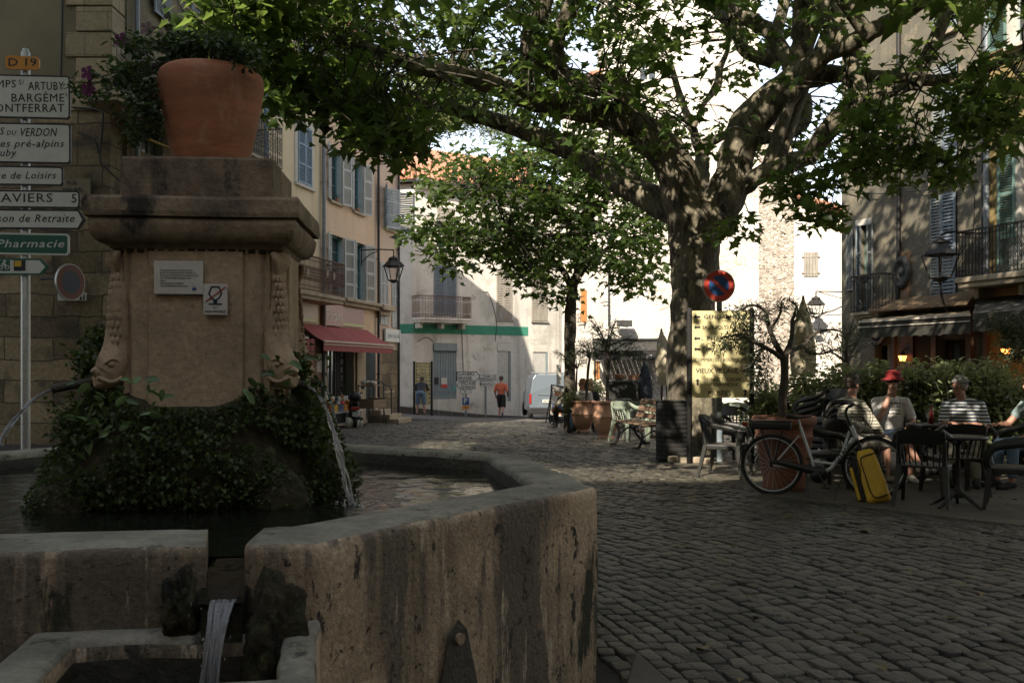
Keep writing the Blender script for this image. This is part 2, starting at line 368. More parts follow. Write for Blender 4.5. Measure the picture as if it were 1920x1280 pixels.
mat("white_trim", (.52, .48, .41), (.44, .40, .34), sc=3, rough=.9, bump=.15, bsc=25, fine=.12)
mat("reveal_blue", (.42, .45, .43), (.36, .39, .37), sc=3, rough=.8, bump=.1, bsc=20, fine=.1)
# paints, metals
mat("shutter_grey", (.46, .47, .45), (.39, .40, .385), sc=5, rough=.75, bump=.15, bsc=40, fine=.15, stretch=(1, 1, .3))
mat("shutter_blue", (.17, .25, .31), (.14, .21, .27), sc=5, rough=.7, bump=.15, bsc=40, fine=.15)
mat("shutter_slate", (.20, .235, .26), (.15, .18, .205), sc=5, rough=.75, bump=.15, bsc=40, fine=.2)
mat("shutter_wood", (.36, .325, .27), (.24, .21, .17), sc=7, rough=.9, bump=.25, bsc=40, fine=.3, stretch=(1, 1, .2))
mat("shutter_teal", (.10, .17, .14), (.13, .21, .175), sc=5, rough=.7, bump=.1, bsc=40, fine=.2)
mat("shutter_worn", (.22, .23, .215), (.14, .15, .145), sc=6, rough=.85, bump=.2, bsc=40, fine=.25, stretch=(1, 1, .3))
mat("teal_frame", (.10, .24, .24), rough=.6, bump=0)
mat("orange_wood", (.50, .22, .07), (.40, .17, .05), sc=6, rough=.6, bump=.1, bsc=30, stretch=(1, 1, .3))
mat("brown_wood", (.12, .06, .035), (.075, .04, .025), sc=6, rough=.6, bump=.15, bsc=30, stretch=(1, 1, .3))
mat("bench_wood", (.24, .15, .09), (.14, .085, .05), sc=8, rough=.75, bump=.25, bsc=40, stretch=(.2, 1, 1))
mat("grey_panel", (.22, .26, .265), (.18, .215, .22), sc=3, rough=.7, bump=.05, bsc=20, fine=.1)
mat("pale_panel", (.50, .48, .43), (.42, .40, .36), sc=3, rough=.7, bump=.05, bsc=20)
mat("green_paint", (.035, .20, .12), (.05, .25, .16), sc=2, rough=.8, bump=.15, bsc=20, fine=.2, spots=((.45, .42, .35), 4.5, .66))
mat("iron", (.018, .017, .016), (.03, .025, .02), sc=9, rough=.55, bump=.2, bsc=50, metal=.3)
mat("rusty_iron", (.16, .085, .055), (.09, .05, .035), sc=8, rough=.8, bump=.3, bsc=50)
mat("grey_iron", (.055, .055, .05), (.03, .03, .028), sc=9, rough=.6, bump=.2, bsc=50, metal=.3)
mat("zinc", (.22, .24, .25), (.16, .175, .185), sc=4, rough=.55, metal=.4, bump=.1, bsc=20)
mat("galvanised", (.42, .41, .37), (.34, .335, .31), sc=10, rough=.45, metal=.7, bump=.05, bsc=30)
mat("steel_dark", (.05, .05, .05), rough=.4, metal=.6, bump=0)
mat("chrome", (.48, .49, .48), rough=.3, metal=.3, bump=0, fine=0)
mat("rust_hood", (.17, .105, .045), (.10, .065, .035), sc=3, rough=.85, bump=.3, bsc=25)
mat("black_plastic", (.012, .012, .012), rough=.5, bump=.08, bsc=60, fine=0)
mat("rubber", (.014, .014, .014), rough=.8, bump=.1, bsc=80)
mat("chair_plastic", (.022, .022, .018), (.018, .018, .015), sc=4, rough=.42, bump=.05, bsc=60, fine=.1)
mat("chair_green", (.27, .31, .23), (.22, .26, .19), sc=4, rough=.5, bump=.05, bsc=60)
mat("chair_light", (.52, .54, .47), rough=.5, bump=.03)
mat("chair_metal", (.25, .26, .27), rough=.4, metal=.7, bump=0)
mat("bin_black", (.014, .013, .012), (.019, .017, .015), sc=6, rough=.85, bump=.15, bsc=40)
mat("bike_silver", (.50, .53, .53), rough=.35, metal=.0, bump=0, fine=0, coat=.3)
mat("yellow_fabric", (.62, .38, .025), (.52, .31, .02), sc=6, rough=.55, bump=.25, bsc=22, fine=.12, dist=.01)
mat("black_fabric", (.014, .014, .014), rough=.9, bump=.2, bsc=80)
mat("awning_red", (.30, .06, .06), (.25, .05, .05), sc=2, rough=.85, bump=.1, bsc=60, fine=.12)
mat("awning_beige", (.25, .20, .125), (.19, .15, .095), sc=2, rough=.9, bump=.15, bsc=40, fine=.2)
mat("awning_dark", (.05, .045, .032), (.035, .032, .024), sc=2, rough=.9, bump=.15, bsc=40, fine=.2)
mat("parasol_tan", (.52, .45, .32), (.42, .36, .25), sc=6, rough=.9, bump=.25, bsc=16, stretch=(1, 1, .15))
mat("parasol_blue", (.045, .055, .075), (.03, .037, .05), sc=6, rough=.9, bump=.2, bsc=16, stretch=(1, 1, .2))
mat("cream_stripe", (.55, .48, .38), rough=.8, bump=0)
mat("sign_white", (.56, .56, .51), (.50, .50, .455), sc=5, rough=.45, bump=0, fine=.08, fsc=6)
mat("sign_black", (.012, .012, .014), rough=.5, bump=0, fine=0)
mat("sign_green", (.012, .085, .055), rough=.45, bump=0, fine=.1)
mat("sign_orange", (.52, .22, .03), rough=.45, bump=0, fine=.1)
mat("sign_red", (.50, .055, .035), rough=.45, bump=0, fine=.1)
mat("sign_blue", (.02, .07, .20), rough=.45, bump=0, fine=.1)
mat("sign_beige", (.60, .52, .27), (.54, .465, .24), sc=3, rough=.5, bump=0, fine=.08)
mat("paper_white", (.58, .55, .47), (.50, .47, .40), sc=6, rough=.7, bump=.05, fine=.1)
mat("shop_fascia", (.26, .10, .085), (.22, .08, .07), sc=2, rough=.45, bump=0, fine=.12)
mat("shop_fascia_pale", (.42, .34, .22), (.36, .27, .2), sc=2, rough=.5, bump=0, fine=.12)
mat("lime", (.34, .38, .10), rough=.5, bump=0)
_m = bpy.data.materials.new("lantern_glass"); MAT["frosted"] = _m; _m.use_nodes = True; _b = _m.node_tree.nodes["Principled BSDF"]; _b.inputs["Base Color"].default_value = (.6, .6, .58, 1); _b.inputs["Alpha"].default_value = .16; _b.inputs["Roughness"].default_value = .1
glassmat("glass_dark", (.03, .035, .035)); glassmat("glass_pale", (.17, .20, .20), .15)
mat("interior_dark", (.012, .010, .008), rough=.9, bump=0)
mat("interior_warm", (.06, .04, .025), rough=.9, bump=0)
mat("lamp_glow", (1, .5, .15), rough=.5, bump=0, fine=0, emit=((1.0, .33, .07), 2.2))
mat("van_paint", (.12, .145, .165), rough=.3, bump=0, fine=.05, coat=.5)
mat("tail_red", (.30, .02, .015), rough=.25, bump=0)
# bark and leaves
mat("plane_bark", (.20, .172, .115), (.11, .092, .062), sc=4.5, rough=.9, bump=.6, bsc=20, fine=.4, contrast=.07, dist=.03, stretch=(1, 1, .55),
    layers=[((.06, .05, .034), 6, .54, .58, (1, 1, .5)), ((.26, .23, .16), 8, .62, .66, (1, 1, .5))])
mat("bark_grey", (.10, .082, .06), (.065, .054, .04), sc=9, rough=.9, bump=.5, bsc=40, fine=.3, stretch=(1, 1, .3))
mat("twig", (.05, .042, .028), rough=.9, bump=.2)
mat("pine_bark", (.35, .25, .18), (.22, .16, .12), sc=2, rough=.9, bump=.4, bsc=8)
leafmat("plane_leaf", (.042, .072, .020), (.19, .27, .055), .42, .5)
leafmat("plane_leaf_far", (.05, .08, .02), (.14, .21, .035), .5, .40)
leafmat("olive_leaf", (.10, .125, .07), (.12, .17, .06), .55, .2)
leafmat("olive_dark", (.045, .055, .03), (.07, .09, .03), .5, .2)
leafmat("hedge_leaf", (.18, .205, .095), (.32, .36, .13), .32, .32)
leafmat("fern_leaf", (.045, .065, .016), (.11, .16, .03), .5, .25)
leafmat("ivy_leaf", (.10, .16, .065), (.12, .20, .05), .35, .25)
leafmat("dry_leaf", (.14, .11, .05), (.1, .08, .03), .7, .1)
leafmat("pine_leaf", (.16, .19, .06), (.14, .18, .04), .7, .2)
leafmat("pot_leaf", (.045, .07, .025), (.08, .13, .03), .5, .3)
leafmat("petal", (.30, .06, .22), (.3, .08, .22), .6, .4)
leafmat("petal_pale", (.45, .32, .34), (.4, .3, .3), .6, .4)
# people
mat("skin", (.38, .20, .135), (.34, .175, .115), sc=8, rough=.55, bump=.05, bsc=60, fine=.08)
mat("hair_grey", (.34, .32, .28), (.2, .185, .16), sc=20, rough=.7, bump=.5, bsc=60)
mat("hair_dark", (.05, .038, .028), (.09, .07, .05), sc=20, rough=.7, bump=.5, bsc=60)
mat("hair_blond", (.36, .25, .13), (.26, .175, .09), sc=20, rough=.6, bump=.5, bsc=60)
mat("hair_ginger", (.38, .20, .09), (.28, .14, .06), sc=20, rough=.6, bump=.5, bsc=60)
mat("cloth_white", (.60, .58, .54), rough=.9, bump=.15, bsc=20)
mat("cloth_grey", (.045, .047, .052), rough=.9, bump=.15, bsc=20)
mat("cloth_denim", (.11, .17, .24), rough=.9, bump=.15, bsc=20)
mat("cloth_navy", (.02, .032, .055), rough=.9, bump=.15, bsc=20)
mat("cloth_orange", (.48, .12, .06), rough=.9, bump=.15, bsc=20)
mat("cloth_black", (.014, .013, .013), rough=.9, bump=.15, bsc=20)
mat("cloth_red", (.20, .012, .012), rough=.9, bump=.15, bsc=20)
mat("cloth_beige", (.22, .20, .16), rough=.9, bump=.15, bsc=20)
mat("cloth_aqua", (.30, .38, .37), rough=.9, bump=.15, bsc=20)
def stripemat(name, a, b, sc, duty=.5):
    m = mat(name, a, rough=.9, bump=.15, bsc=20, fine=0); t = m.node_tree; L = t.links.new
    tc = _n(t, "ShaderNodeTexCoord"); sp = _n(t, "ShaderNodeSeparateXYZ"); L(tc.outputs['Object'], sp.inputs[0])
    mu = _n(t, "ShaderNodeMath", operation='MULTIPLY'); L(sp.outputs[2], mu.inputs[0]); mu.inputs[1].default_value = sc
    fr = _n(t, "ShaderNodeMath", operation='FRACT'); L(mu.outputs[0], fr.inputs[0])
    gt = _n(t, "ShaderNodeMath", operation='GREATER_THAN'); L(fr.outputs[0], gt.inputs[0]); gt.inputs[1].default_value = duty
    mx = _n(t, "ShaderNodeMix", data_type='RGBA'); L(gt.outputs[0], mx.inputs[0]); mx.inputs[6].default_value = c4(a); mx.inputs[7].default_value = c4(b)
    L(mx.outputs[2], t.nodes["Principled BSDF"].inputs['Base Color'])
stripemat("stripe_navy", (.55, .55, .52), (.03, .045, .08), 24, .52)
stripemat("stripe_beige", (.42, .39, .31), (.09, .085, .06), 26, .72)
def watermat():
    m = bpy.data.materials.new("fountain_water"); MAT["water"] = m; m.use_nodes = True; t = m.node_tree; L = t.links.new
    b = t.nodes["Principled BSDF"]; b.inputs['Base Color'].default_value = (.010, .011, .008, 1); b.inputs['Roughness'].default_value = .02
    b.inputs['IOR'].default_value = 1.33; b.inputs['Specular IOR Level'].default_value = 1.0
    tc = _n(t, "ShaderNodeTexCoord"); mp = _n(t, "ShaderNodeMapping"); mp.inputs['Scale'].default_value = (1, 1.6, 1); L(tc.outputs['Object'], mp.inputs[0])
    n1 = _n(t, "ShaderNodeTexNoise", Scale=22, Detail=3, Roughness=.5, Distortion=.5); L(mp.outputs[0], n1.inputs['Vector'])
    n2 = _n(t, "ShaderNodeTexNoise", Scale=34, Detail=3, Roughness=.6); L(mp.outputs[0], n2.inputs['Vector'])
    ma = _n(t, "ShaderNodeMath", operation='MULTIPLY_ADD'); L(n2.outputs[0], ma.inputs[0]); ma.inputs[1].default_value = .16; L(n1.outputs[0], ma.inputs[2])
    bp = _n(t, "ShaderNodeBump", Strength=.25, Distance=.006); L(ma.outputs[0], bp.inputs['Height']); L(bp.outputs[0], b.inputs['Normal'])
    m = bpy.data.materials.new("jet_water"); MAT["jet"] = m; m.use_nodes = True; t = m.node_tree; L = t.links.new
    b = t.nodes["Principled BSDF"]; b.inputs['Base Color'].default_value = (.95, .97, .97, 1); b.inputs['Transmission Weight'].default_value = .8; b.inputs['Specular IOR Level'].default_value = 1.0
    b.inputs['Roughness'].default_value = .08; b.inputs['IOR'].default_value = 1.33
    tc = _n(t, "ShaderNodeTexCoord"); mp = _n(t, "ShaderNodeMapping"); mp.inputs['Scale'].default_value = (1, 1, .12); L(tc.outputs['Object'], mp.inputs[0])
    n1 = _n(t, "ShaderNodeTexNoise", Scale=60, Detail=3); L(mp.outputs[0], n1.inputs['Vector'])
    bp = _n(t, "ShaderNodeBump", Strength=.8, Distance=.01); L(n1.outputs[0], bp.inputs['Height']); L(bp.outputs[0], b.inputs['Normal'])
watermat()
# ---------------- leaves ----------------
def _half(pts):  # right half outline (x>=0) -> two faces folded along the midrib
    n = len(pts); fold = .28
    v = [(x, y, abs(x)*fold-.22*y*y) for x, y in pts]; v2 = [(-x*.96, y*1.03, abs(x)*fold-.22*y*y) for x, y in pts[1:-1]]
    f1 = list(range(n)); f2 = [0]+[n-1]+[n+i for i in range(n-3, -1, -1)]
    return np.array(v+v2, float), [f1, f2]
T_PLANE = _half([(0, 0), (.40, -.04), (.27, .20), (.56, .42), (.24, .50), (0, 1)])
T_OVAL = _half([(0, 0), (.22, .25), (.24, .55), (.12, .85), (0, 1)])
T_THIN = _half([(0, 0), (.09, .3), (.09, .65), (0, 1)])
T_NEEDLE = (np.array([(-.05, 0, 0), (.05, 0, 0), (.03, 1, 0), (-.03, 1, 0)], float), [[0, 1, 2, 3]])
def leaf_mesh(name, P, size, tpl, m, parent=None, up=.6, D=None, droop=.2, mats=None, tone=None):
    P = np.asarray(P, float); N = len(P)
    if N == 0: return None
    size = np.broadcast_to(np.asarray(size, float), (N,))
    nrm = RNG.normal(size=(N, 3)); nrm /= np.linalg.norm(nrm, axis=1)[:, None]; nrm[:, 2] = np.abs(nrm[:, 2])
    nrm = nrm*(1-up) + np.array([0, 0, up]); nrm /= np.linalg.norm(nrm, axis=1)[:, None]
    d = RNG.normal(size=(N, 3)) if D is None else np.asarray(D, float)+RNG.normal(size=(N, 3))*.5
    d[:, 2] -= droop; d -= nrm*np.sum(d*nrm, axis=1)[:, None]; d /= (np.linalg.norm(d, axis=1)[:, None]+1e-9)
    x = np.cross(d, nrm)
    tv, tf = tpl; K = len(tv)
    V = P[:, None, :] + size[:, None, None]*(tv[None, :, 0:1]*x[:, None, :] + tv[None, :, 1:2]*d[:, None, :] + tv[None, :, 2:3]*nrm[:, None, :])
    V = V.reshape(-1, 3)
    nf = len(tf); lens = np.tile([len(f) for f in tf], N)
    base = np.concatenate(tf); loops = (np.arange(N)[:, None]*K + base[None, :]).ravel()
    starts = np.concatenate([[0], np.cumsum(lens)[:-1]])
    me = bpy.data.meshes.new(name); me.vertices.add(len(V)); me.vertices.foreach_set("co", V.ravel())
    me.loops.add(len(loops)); me.loops.foreach_set("vertex_index", loops.astype(np.int32))
    me.polygons.add(N*nf); me.polygons.foreach_set("loop_start", starts.astype(np.int32)); me.polygons.foreach_set("loop_total", lens.astype(np.int32))
    me.update(calc_edges=True)
    at_ = me.attributes.new("tone", 'FLOAT', 'POINT')
    tn = (RNG.random(N) if tone is None else np.asarray(tone))
    at_.data.foreach_set("value", np.repeat(tn, K).astype(np.float32))
    me.materials.append(MAT[m])
    o = bpy.data.objects.new(name, me); COL.objects.link(o); o.parent = parent
    return o
def cluster(c, n, spread, flat=.5):
    q = RNG.normal(size=(n, 3))*spread; q[:, 2] *= flat
    return np.asarray(c)[None, :]+q
# ---------------- ground ----------------
FC = Vector((-1.9, 5.15, 0)); FROT = R(10)
TER = [(5.2, 8.45), (4.68, 9.1), (2.97, 11.2), (2.35, 14.6), (2.6, 15.8), (12.2, 17.8), (12.2, 6.5), (6.6, 6.5)]
def inpoly(x, y, P):
    c = False; j = len(P)-1
    for i in range(len(P)):
        if (P[i][1] > y) != (P[j][1] > y) and x < (P[j][0]-P[i][0])*(y-P[i][1])/(P[j][1]-P[i][1])+P[i][0]: c = not c
        j = i
    return c
def fl(x, y):  # fountain local
    dx, dy = x-FC.x, y-FC.y; return dx*math.cos(FROT)+dy*math.sin(FROT), -dx*math.sin(FROT)+dy*math.cos(FROT)
def in_fountain(x, y, ap=2.2):
    a, b = fl(x, y)
    if 0.0 < a < .98 and -2.95 < b < -2: return True
    return all(a*math.cos(k*math.pi/4)+b*math.sin(k*math.pi/4) < ap for k in range(8))
def ground_sheet():
    xs = list(np.arange(-45, 45.1, 1.5)); ys = list(np.arange(-14, 62, 1.0))
    vs = [(x, y, gz(x, y)-.022) for y in ys for x in xs]; n = len(xs)
    fs = [(j*n+i, j*n+i+1, (j+1)*n+i+1, (j+1)*n+i) for j in range(len(ys)-1) for i in range(n-1)]
    me = bpy.data.meshes.new("ground"); me.from_pydata(vs, [], fs); me.materials.append(MAT["mortar"])
    o = bpy.data.objects.new("ground", me); COL.objects.link(o); tag(o, "dark earth and sand bedding under the cobbled square", kind='structure')
    b = MB(); b.box((0, 0, -3.0), (3000, 3000, .5)); g = b.build("outlying_ground", "earth"); tag(g, "open ground of the hillside round the village", kind='structure')
ground_sheet()
def cobbles():
    cx, cy = -9.0, 3.0; V = []; Fc = []; tn = []; n8 = 8
    r = 8.6; rows = 0; cent = []
    while r < 38:
        w = .102 + RNG.uniform(-.012, .014) + (.025 if r > 24 else 0)
        a = -0.5+RNG.uniform(0, .01); rows += 1
        while a < 1.62:
            L = RNG.uniform(.11, .195); am = a + L/2/r; a += L/r
            x = cx+r*math.cos(am); y = cy+r*math.sin(am)
            if y < 2.3 or y > 37 or abs(x) > .56*y+1.2: continue
            if in_fountain(x, y, 2.26) or inpoly(x, y, TER): continue
            if x < -8.3+.207*(y-18) or x > 11.2-.34*(y-24): continue
            if y > 34 and x < -3.9: continue
            cent.append((x, y, am, L, w))
        r += w
    C = np.array(cent); N = len(C)
    ang = np.array([22.5+45*k for k in range(8)])*math.pi/180
    # superellipse-like octagon
    ox = np.array([.5, .36, -.36, -.5, -.5, -.36, .36, .5]); oy = np.array([.34, .5, .5, .34, -.34, -.5, -.5, -.34])
    gap = .009
    x, y, am, L, w = C.T
    jit = 1+RNG.normal(size=(N, 8))*.085
    tang = np.stack([-np.sin(am), np.cos(am)], 1); rad = np.stack([np.cos(am), np.sin(am)], 1)
    yaw = RNG.normal(size=N)*.05
    t2 = tang*np.cos(yaw)[:, None]+rad*np.sin(yaw)[:, None]; r2 = rad*np.cos(yaw)[:, None]-tang*np.sin(yaw)[:, None]
    z = np.array([gz(a, b) for a, b in zip(x, y)]) + RNG.normal(size=N)*.004
    tilt = RNG.normal(size=(N, 2))*.035
    def ring(k, dz):
        lx = ox[None]*((L-gap)*k)[:, None]*jit; ly = oy[None]*((w-gap)*k)[:, None]*jit
        p = np.stack([x, y], 1)[:, None, :]+lx[..., None]*t2[:, None, :]+ly[..., None]*r2[:, None, :]
        zz = z[:, None]+dz+lx*tilt[:, :1]+ly*tilt[:, 1:]
        return np.concatenate([p, zz[..., None]], 2)
    A = ring(1.0, -.024); B = ring(.975, -.0035); D = ring(.88, .0005); Ctr = np.stack([x, y, z+.001], 1)[:, None, :]
    V = np.concatenate([A, B, D, Ctr], 1).reshape(-1, 3); K = 25
    f4 = [(k, (k+1) % 8, 8+(k+1) % 8, 8+k) for k in range(8)]+[(8+k, 8+(k+1) % 8, 16+(k+1) % 8, 16+k) for k in range(8)]
    f3 = [(16+k, 16+(k+1) % 8, 24) for k in range(8)]
    fl4 = np.array(f4).ravel(); fl3 = np.array(f3).ravel(); base = np.concatenate([fl4, fl3])
    loops = (np.arange(N)[:, None]*K+base[None]).ravel(); lens = np.tile([4]*16+[3]*8, N)
    me = bpy.data.meshes.new("cobbled_square"); me.vertices.add(len(V)); me.vertices.foreach_set("co", V.ravel())
    me.loops.add(len(loops)); me.loops.foreach_set("vertex_index", loops.astype(np.int32))
    me.polygons.add(N*24); me.polygons.foreach_set("loop_start", np.concatenate([[0], np.cumsum(lens)[:-1]]).astype(np.int32)); me.polygons.foreach_set("loop_total", lens.astype(np.int32))
    me.update(calc_edges=True); me.polygons.foreach_set("use_smooth", [True]*len(me.polygons))
    a_ = me.attributes.new("tone", 'FLOAT', 'POINT'); a_.data.foreach_set("value", np.repeat(RNG.random(N), K).astype(np.float32))
    me.materials.append(MAT["cobble"]); o = bpy.data.objects.new("cobbled_square", me); COL.objects.link(o)
    tag(o, "worn grey stone setts laid in curving rows across the square", kind='structure'); print("cobbles", N)
cobbles()
def sheet(name, poly, mat_, label, dz=0.0, step=1.0, kind='structure'):
    """flat polygon draped on the ground as a fan of small cells"""
    b = MB(); b.add([(p[0], p[1], gz(p[0], p[1])+dz) for p in poly], [tuple(range(len(poly)))]); o = b.build(name, mat_); return tag(o, label, kind=kind)
sheet("terrace_paving", TER, "flagstones", "smooth worn stone paving under the cafe tables", .006)
# line of pale edge stones along the terrace
b = MB()
pts = [(5.2, 8.45), (4.68, 9.1), (2.97, 11.2), (2.35, 14.6)]
for (x0, y0), (x1, y1) in zip(pts, pts[1:]):
    L = math.hypot(x1-x0, y1-y0); n = int(L/.45)
    for i in range(n):
        t0, t1 = (i+.03)/n, (i+.97)/n
        b.bar((x0+(x1-x0)*t0, y0+(y1-y0)*t0, -.012), (x0+(x1-x0)*t1, y0+(y1-y0)*t1, -.012), .14, .05)
tag(b.build("terrace_kerb", "paving", bevel=.008), "row of long flush kerb stones edging the cafe terrace", kind='structure')
# big slabs at the foot of the fountain
b = MB()
for poly in ([(.46, 4.1), (.78, 4.15), (.86, 3.55), (.62, 3.1), (.1, 3.4)], [(.46, 4.2), (.62, 5.0), (.72, 4.5), (.74, 4.22)]):
    b.prism(poly[::-1], -.02, .035)
tag(b.build("fountain_step", "paving", bevel=.012), "rough flat stone slabs laid at the foot of the fountain basin", kind='structure')
# ---------------- fountain basin ----------------
fount = thing("fountain_basin", "big octagonal stone basin with streaked weathered walls and a notched overflow into a small trough", "fountain", FC, FROT)
RIM, AP, TH = .89, 2.17, .38
def octa(ap, k):
    a = R(-90+22.5+45*k); r = ap/math.cos(R(22.5)); return Vector((r*math.cos(a), r*math.sin(a), 0))
def basin_wall():
    sts = []   # (outer, inner, outward)
    def seg(o0, o1, i0, i1, first=True, last=False):
        n = max(2, int((o1-o0).length/.05))
        for j in range(0 if first else 1, n+1):
            t = j/n; sts.append((o0.lerp(o1, t), i0.lerp(i1, t)))
    o = [octa(AP, k) for k in range(8)]; i = [octa(AP-.325, k)+Vector((.055, .055, 0)) for k in range(8)]
    NX0, NX1 = .565, .70
    seg(Vector((NX1-.01, -AP, 0)), o[0], Vector((NX1+.03, -AP+.38, 0)), i[0])
    for k in range(7): seg(o[k], o[k+1], i[k], i[k+1], first=False)
    seg(o[7], Vector((NX0+.01, -AP, 0)), i[7], Vector((NX0-.03, -AP+.38, 0)), first=False)
    prof = []  # (t across 0 outer 1 inner, z, mat)
    for z in np.linspace(-.05, RIM-.03, 19): prof.append((0.0, z, 0))
    prof += [(.012, RIM-.012, 0), (.05, RIM-.001, 1)]
    for t in (.2, .35, .5, .65, .8, .93): prof.append((t, RIM+.004*math.sin(t*3.1), 1))
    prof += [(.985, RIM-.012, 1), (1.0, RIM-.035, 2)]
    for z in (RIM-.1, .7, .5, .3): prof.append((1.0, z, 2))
    vs, fs, ms = [], [], []; m = len(prof)
    for a, (oo, ii) in enumerate(sts):
        dr = (ii-oo)
        for b_, (t, z, mi) in enumerate(prof):
            p = oo+dr*t; p.z = z
            q = p+Vector((0, 0, 0)); wv = Vector((p.x*3, p.y*3, p.z*3))
            n1 = noise.noise(wv)*.012+noise.noise(wv*3.7)*.005+noise.noise(wv*11)*.002
            edge = max(0, noise.noise(wv*2.1)-.12)*.04 if (b_ in (18, 19, 20)) else 0
            if a in (0, 1, len(sts)-1, len(sts)-2): edge += .006
            out = -dr.normalized()
            p += out*(n1-edge); p.z += n1*.5-edge*.6
            vs.append(p)
    for a in range(len(sts)-1):
        for b_ in range(m-1):
            fs.append((a*m+b_, (a+1)*m+b_, (a+1)*m+b_+1, a*m+b_+1)); ms.append(prof[b_][2])
    b = MB(); b.add(vs, fs, 0, True); b.m = ms
    e0 = list(range(m)); e1 = [(len(sts)-1)*m+k for k in range(m)]
    b.f.append(tuple(e0)); b.m.append(0); b.s.append(False); b.f.append(tuple(reversed(e1))); b.m.append(0); b.s.append(False)
    # block below the notch and inner floor
    b.b2((NX0-.06, -AP+.02, -.05), (NX1+.06, -AP+TH-.01, .70), 2)
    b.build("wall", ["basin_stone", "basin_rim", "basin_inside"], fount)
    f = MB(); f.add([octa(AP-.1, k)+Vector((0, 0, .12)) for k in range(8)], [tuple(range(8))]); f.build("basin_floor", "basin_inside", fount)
basin_wall()
w = MB(); OW = [octa(AP-.30, k)+Vector((.055, .055, 0)) for k in range(8)]; cc = Vector((.055, .055, 0)); LAND = [Vector((*fl(-.766, 4.77), 0)), Vector((*fl(-.95, 5.5), 0)), Vector((*fl(-2.44, 4.45), 0))]
def wave(x, y):
    p = Vector((x, y, 0)); z = .0035*noise.noise(Vector((x*4.2, y*7.5, 1)))+.0031*noise.noise(Vector((x*10+3, y*15, 4)))+.0018*noise.noise(Vector((x*22, y*32, 7)))
    for l in LAND: d_ = (p-l).length; z += .0028*math.sin(d_*62)*math.exp(-d_*3.2)+.012*noise.noise(Vector((x*40, y*40, 2)))*math.exp(-d_*7)
    return z
NR, NA = 84, 264; vs = [(cc.x, cc.y, 0)]
for i_ in range(1, NR+1):
    for k in range(NA):
        a_ = k/NA*8; e_ = int(a_); q = OW[e_].lerp(OW[(e_+1) % 8], a_-e_); q = cc+(q-cc)*(i_/NR)**.8; vs.append((q.x, q.y, wave(q.x, q.y)))
fs = [(0, 1+k, 1+(k+1) % NA) for k in range(NA)]+[(1+(i_-1)*NA+k, 1+i_*NA+k, 1+i_*NA+(k+1) % NA, 1+(i_-1)*NA+(k+1) % NA) for i_ in range(1, NR) for k in range(NA)]
w.add(vs, fs, 0, True); w.add([Vector((.57, -2.16, -.03)), Vector((.70, -2.16, -.03)), Vector((.70, -1.84, .0)), Vector((.57, -1.84, .0))], [(0, 1, 2, 3)])
wo_ = w.build("fountain_water", "water"); wo_.location = (FC.x, FC.y, .79); wo_.rotation_euler = (0, 0, FROT)
tag(wo_, "dark rippling water filling the stone basin", kind='structure')
# drain hole with its wet stain on the right wall
d = MB(); c0, c1 = octa(AP, 0), octa(AP, 1); u = (c1-c0).normalized(); nrm = Vector((u.y, -u.x, 0))
hit = at(885, 1200, 3.72); hl = Vector((*fl(hit.x, hit.y), 0)); s = (hl-c0).dot(u); hz = hit.z
P0 = c0+u*s
d.tube([P0-nrm*.02+Vector((0, 0, hz)), P0+nrm*.035+Vector((0, 0, hz-.004))], .022, 12, 0)
poly = [(0, .07), (-.05, .03), (-.085, -.1), (-.13, -.2), (-.12, -.27), (-.17, -.34), (-.16, -.9+hz*0), (.22, -.9), (.19, -.42), (.14, -.28), (.11, -.16), (.055, .02)]
d.build("drain_pipe", "carved_stone", fount)
dm = MB(); dm.add([P0+nrm*.019+u*a+Vector((0, 0, max(.02, hz+b_))) for a, b_ in poly], [tuple(range(len(poly)))]); dm.build("wet_stain", "basin_inside", fount)
# trough
tr = MB()
def ring_block(b, ox0, ox1, oy0, oy1, ix0, ix1, iy0, iy1, z0, z1, mi=0, steps=8):
    O = [(ox0, oy0), (ox1, oy0), (ox1, oy1), (ox0, oy1)]; I = [(ix0, iy0), (ix1, iy0), (ix1, iy1), (ix0, iy1)]
    vs, fs = [], []; ns = steps; rows = []
    for k in range(4):
        for j in range(ns):
            t = j/ns; a = k; c = (k+1) % 4
            rows.append((Vector((O[a][0]+(O[c][0]-O[a][0])*t, O[a][1]+(O[c][1]-O[a][1])*t, 0)), Vector((I[a][0]+(I[c][0]-I[a][0])*t, I[a][1]+(I[c][1]-I[a][1])*t, 0))))
    prof = [(0, z0), (0, (z0+z1)/2), (0, z1-.05), (.03, z1-.015), (.12, z1), (.5, z1+.004), (.88, z1), (.97, z1-.02), (1, z1-.06), (1, z1-.2), (1, z1-.45)]
    m = len(prof)
    for o_, i_ in rows:
        for t, z in prof:
            p = o_.lerp(i_, t); p.z = z; n1 = noise.noise(p*5)*.014+noise.noise(p*16)*.005; p += Vector((n1, n1*.7, n1*.5)); vs.append(p)
    n = len(rows)
    fs = [(a*m+q, ((a+1) % n)*m+q, ((a+1) % n)*m+q+1, a*m+q+1) for a in range(n) for q in range(m-1)]
    b.add(vs, fs, mi, True)
    for k, f in enumerate(fs): b.m[-len(fs)+k] = (1 if 3 <= (k % (m-1)) <= 6 else (2 if (k % (m-1)) > 7 else 0))
ring_block(tr, .05, .925, -2.92, -2.13, .215, .815, -2.745, -2.29, -.05, .64)
tr.b2((.2, -2.76, .05), (.83, -2.28, .12), 2)
tr.build("overflow_trough", ["basin_stone", "basin_rim", "basin_inside"], fount)
w2 = MB(); w2.quad((.2, -2.76, 0), (.83, -2.76, 0), (.83, -2.28, 0), (.2, -2.28, 0)); o = w2.build("trough_water", "water"); o.location = (FC.x, FC.y, .42); o.rotation_euler = (0, 0, FROT)
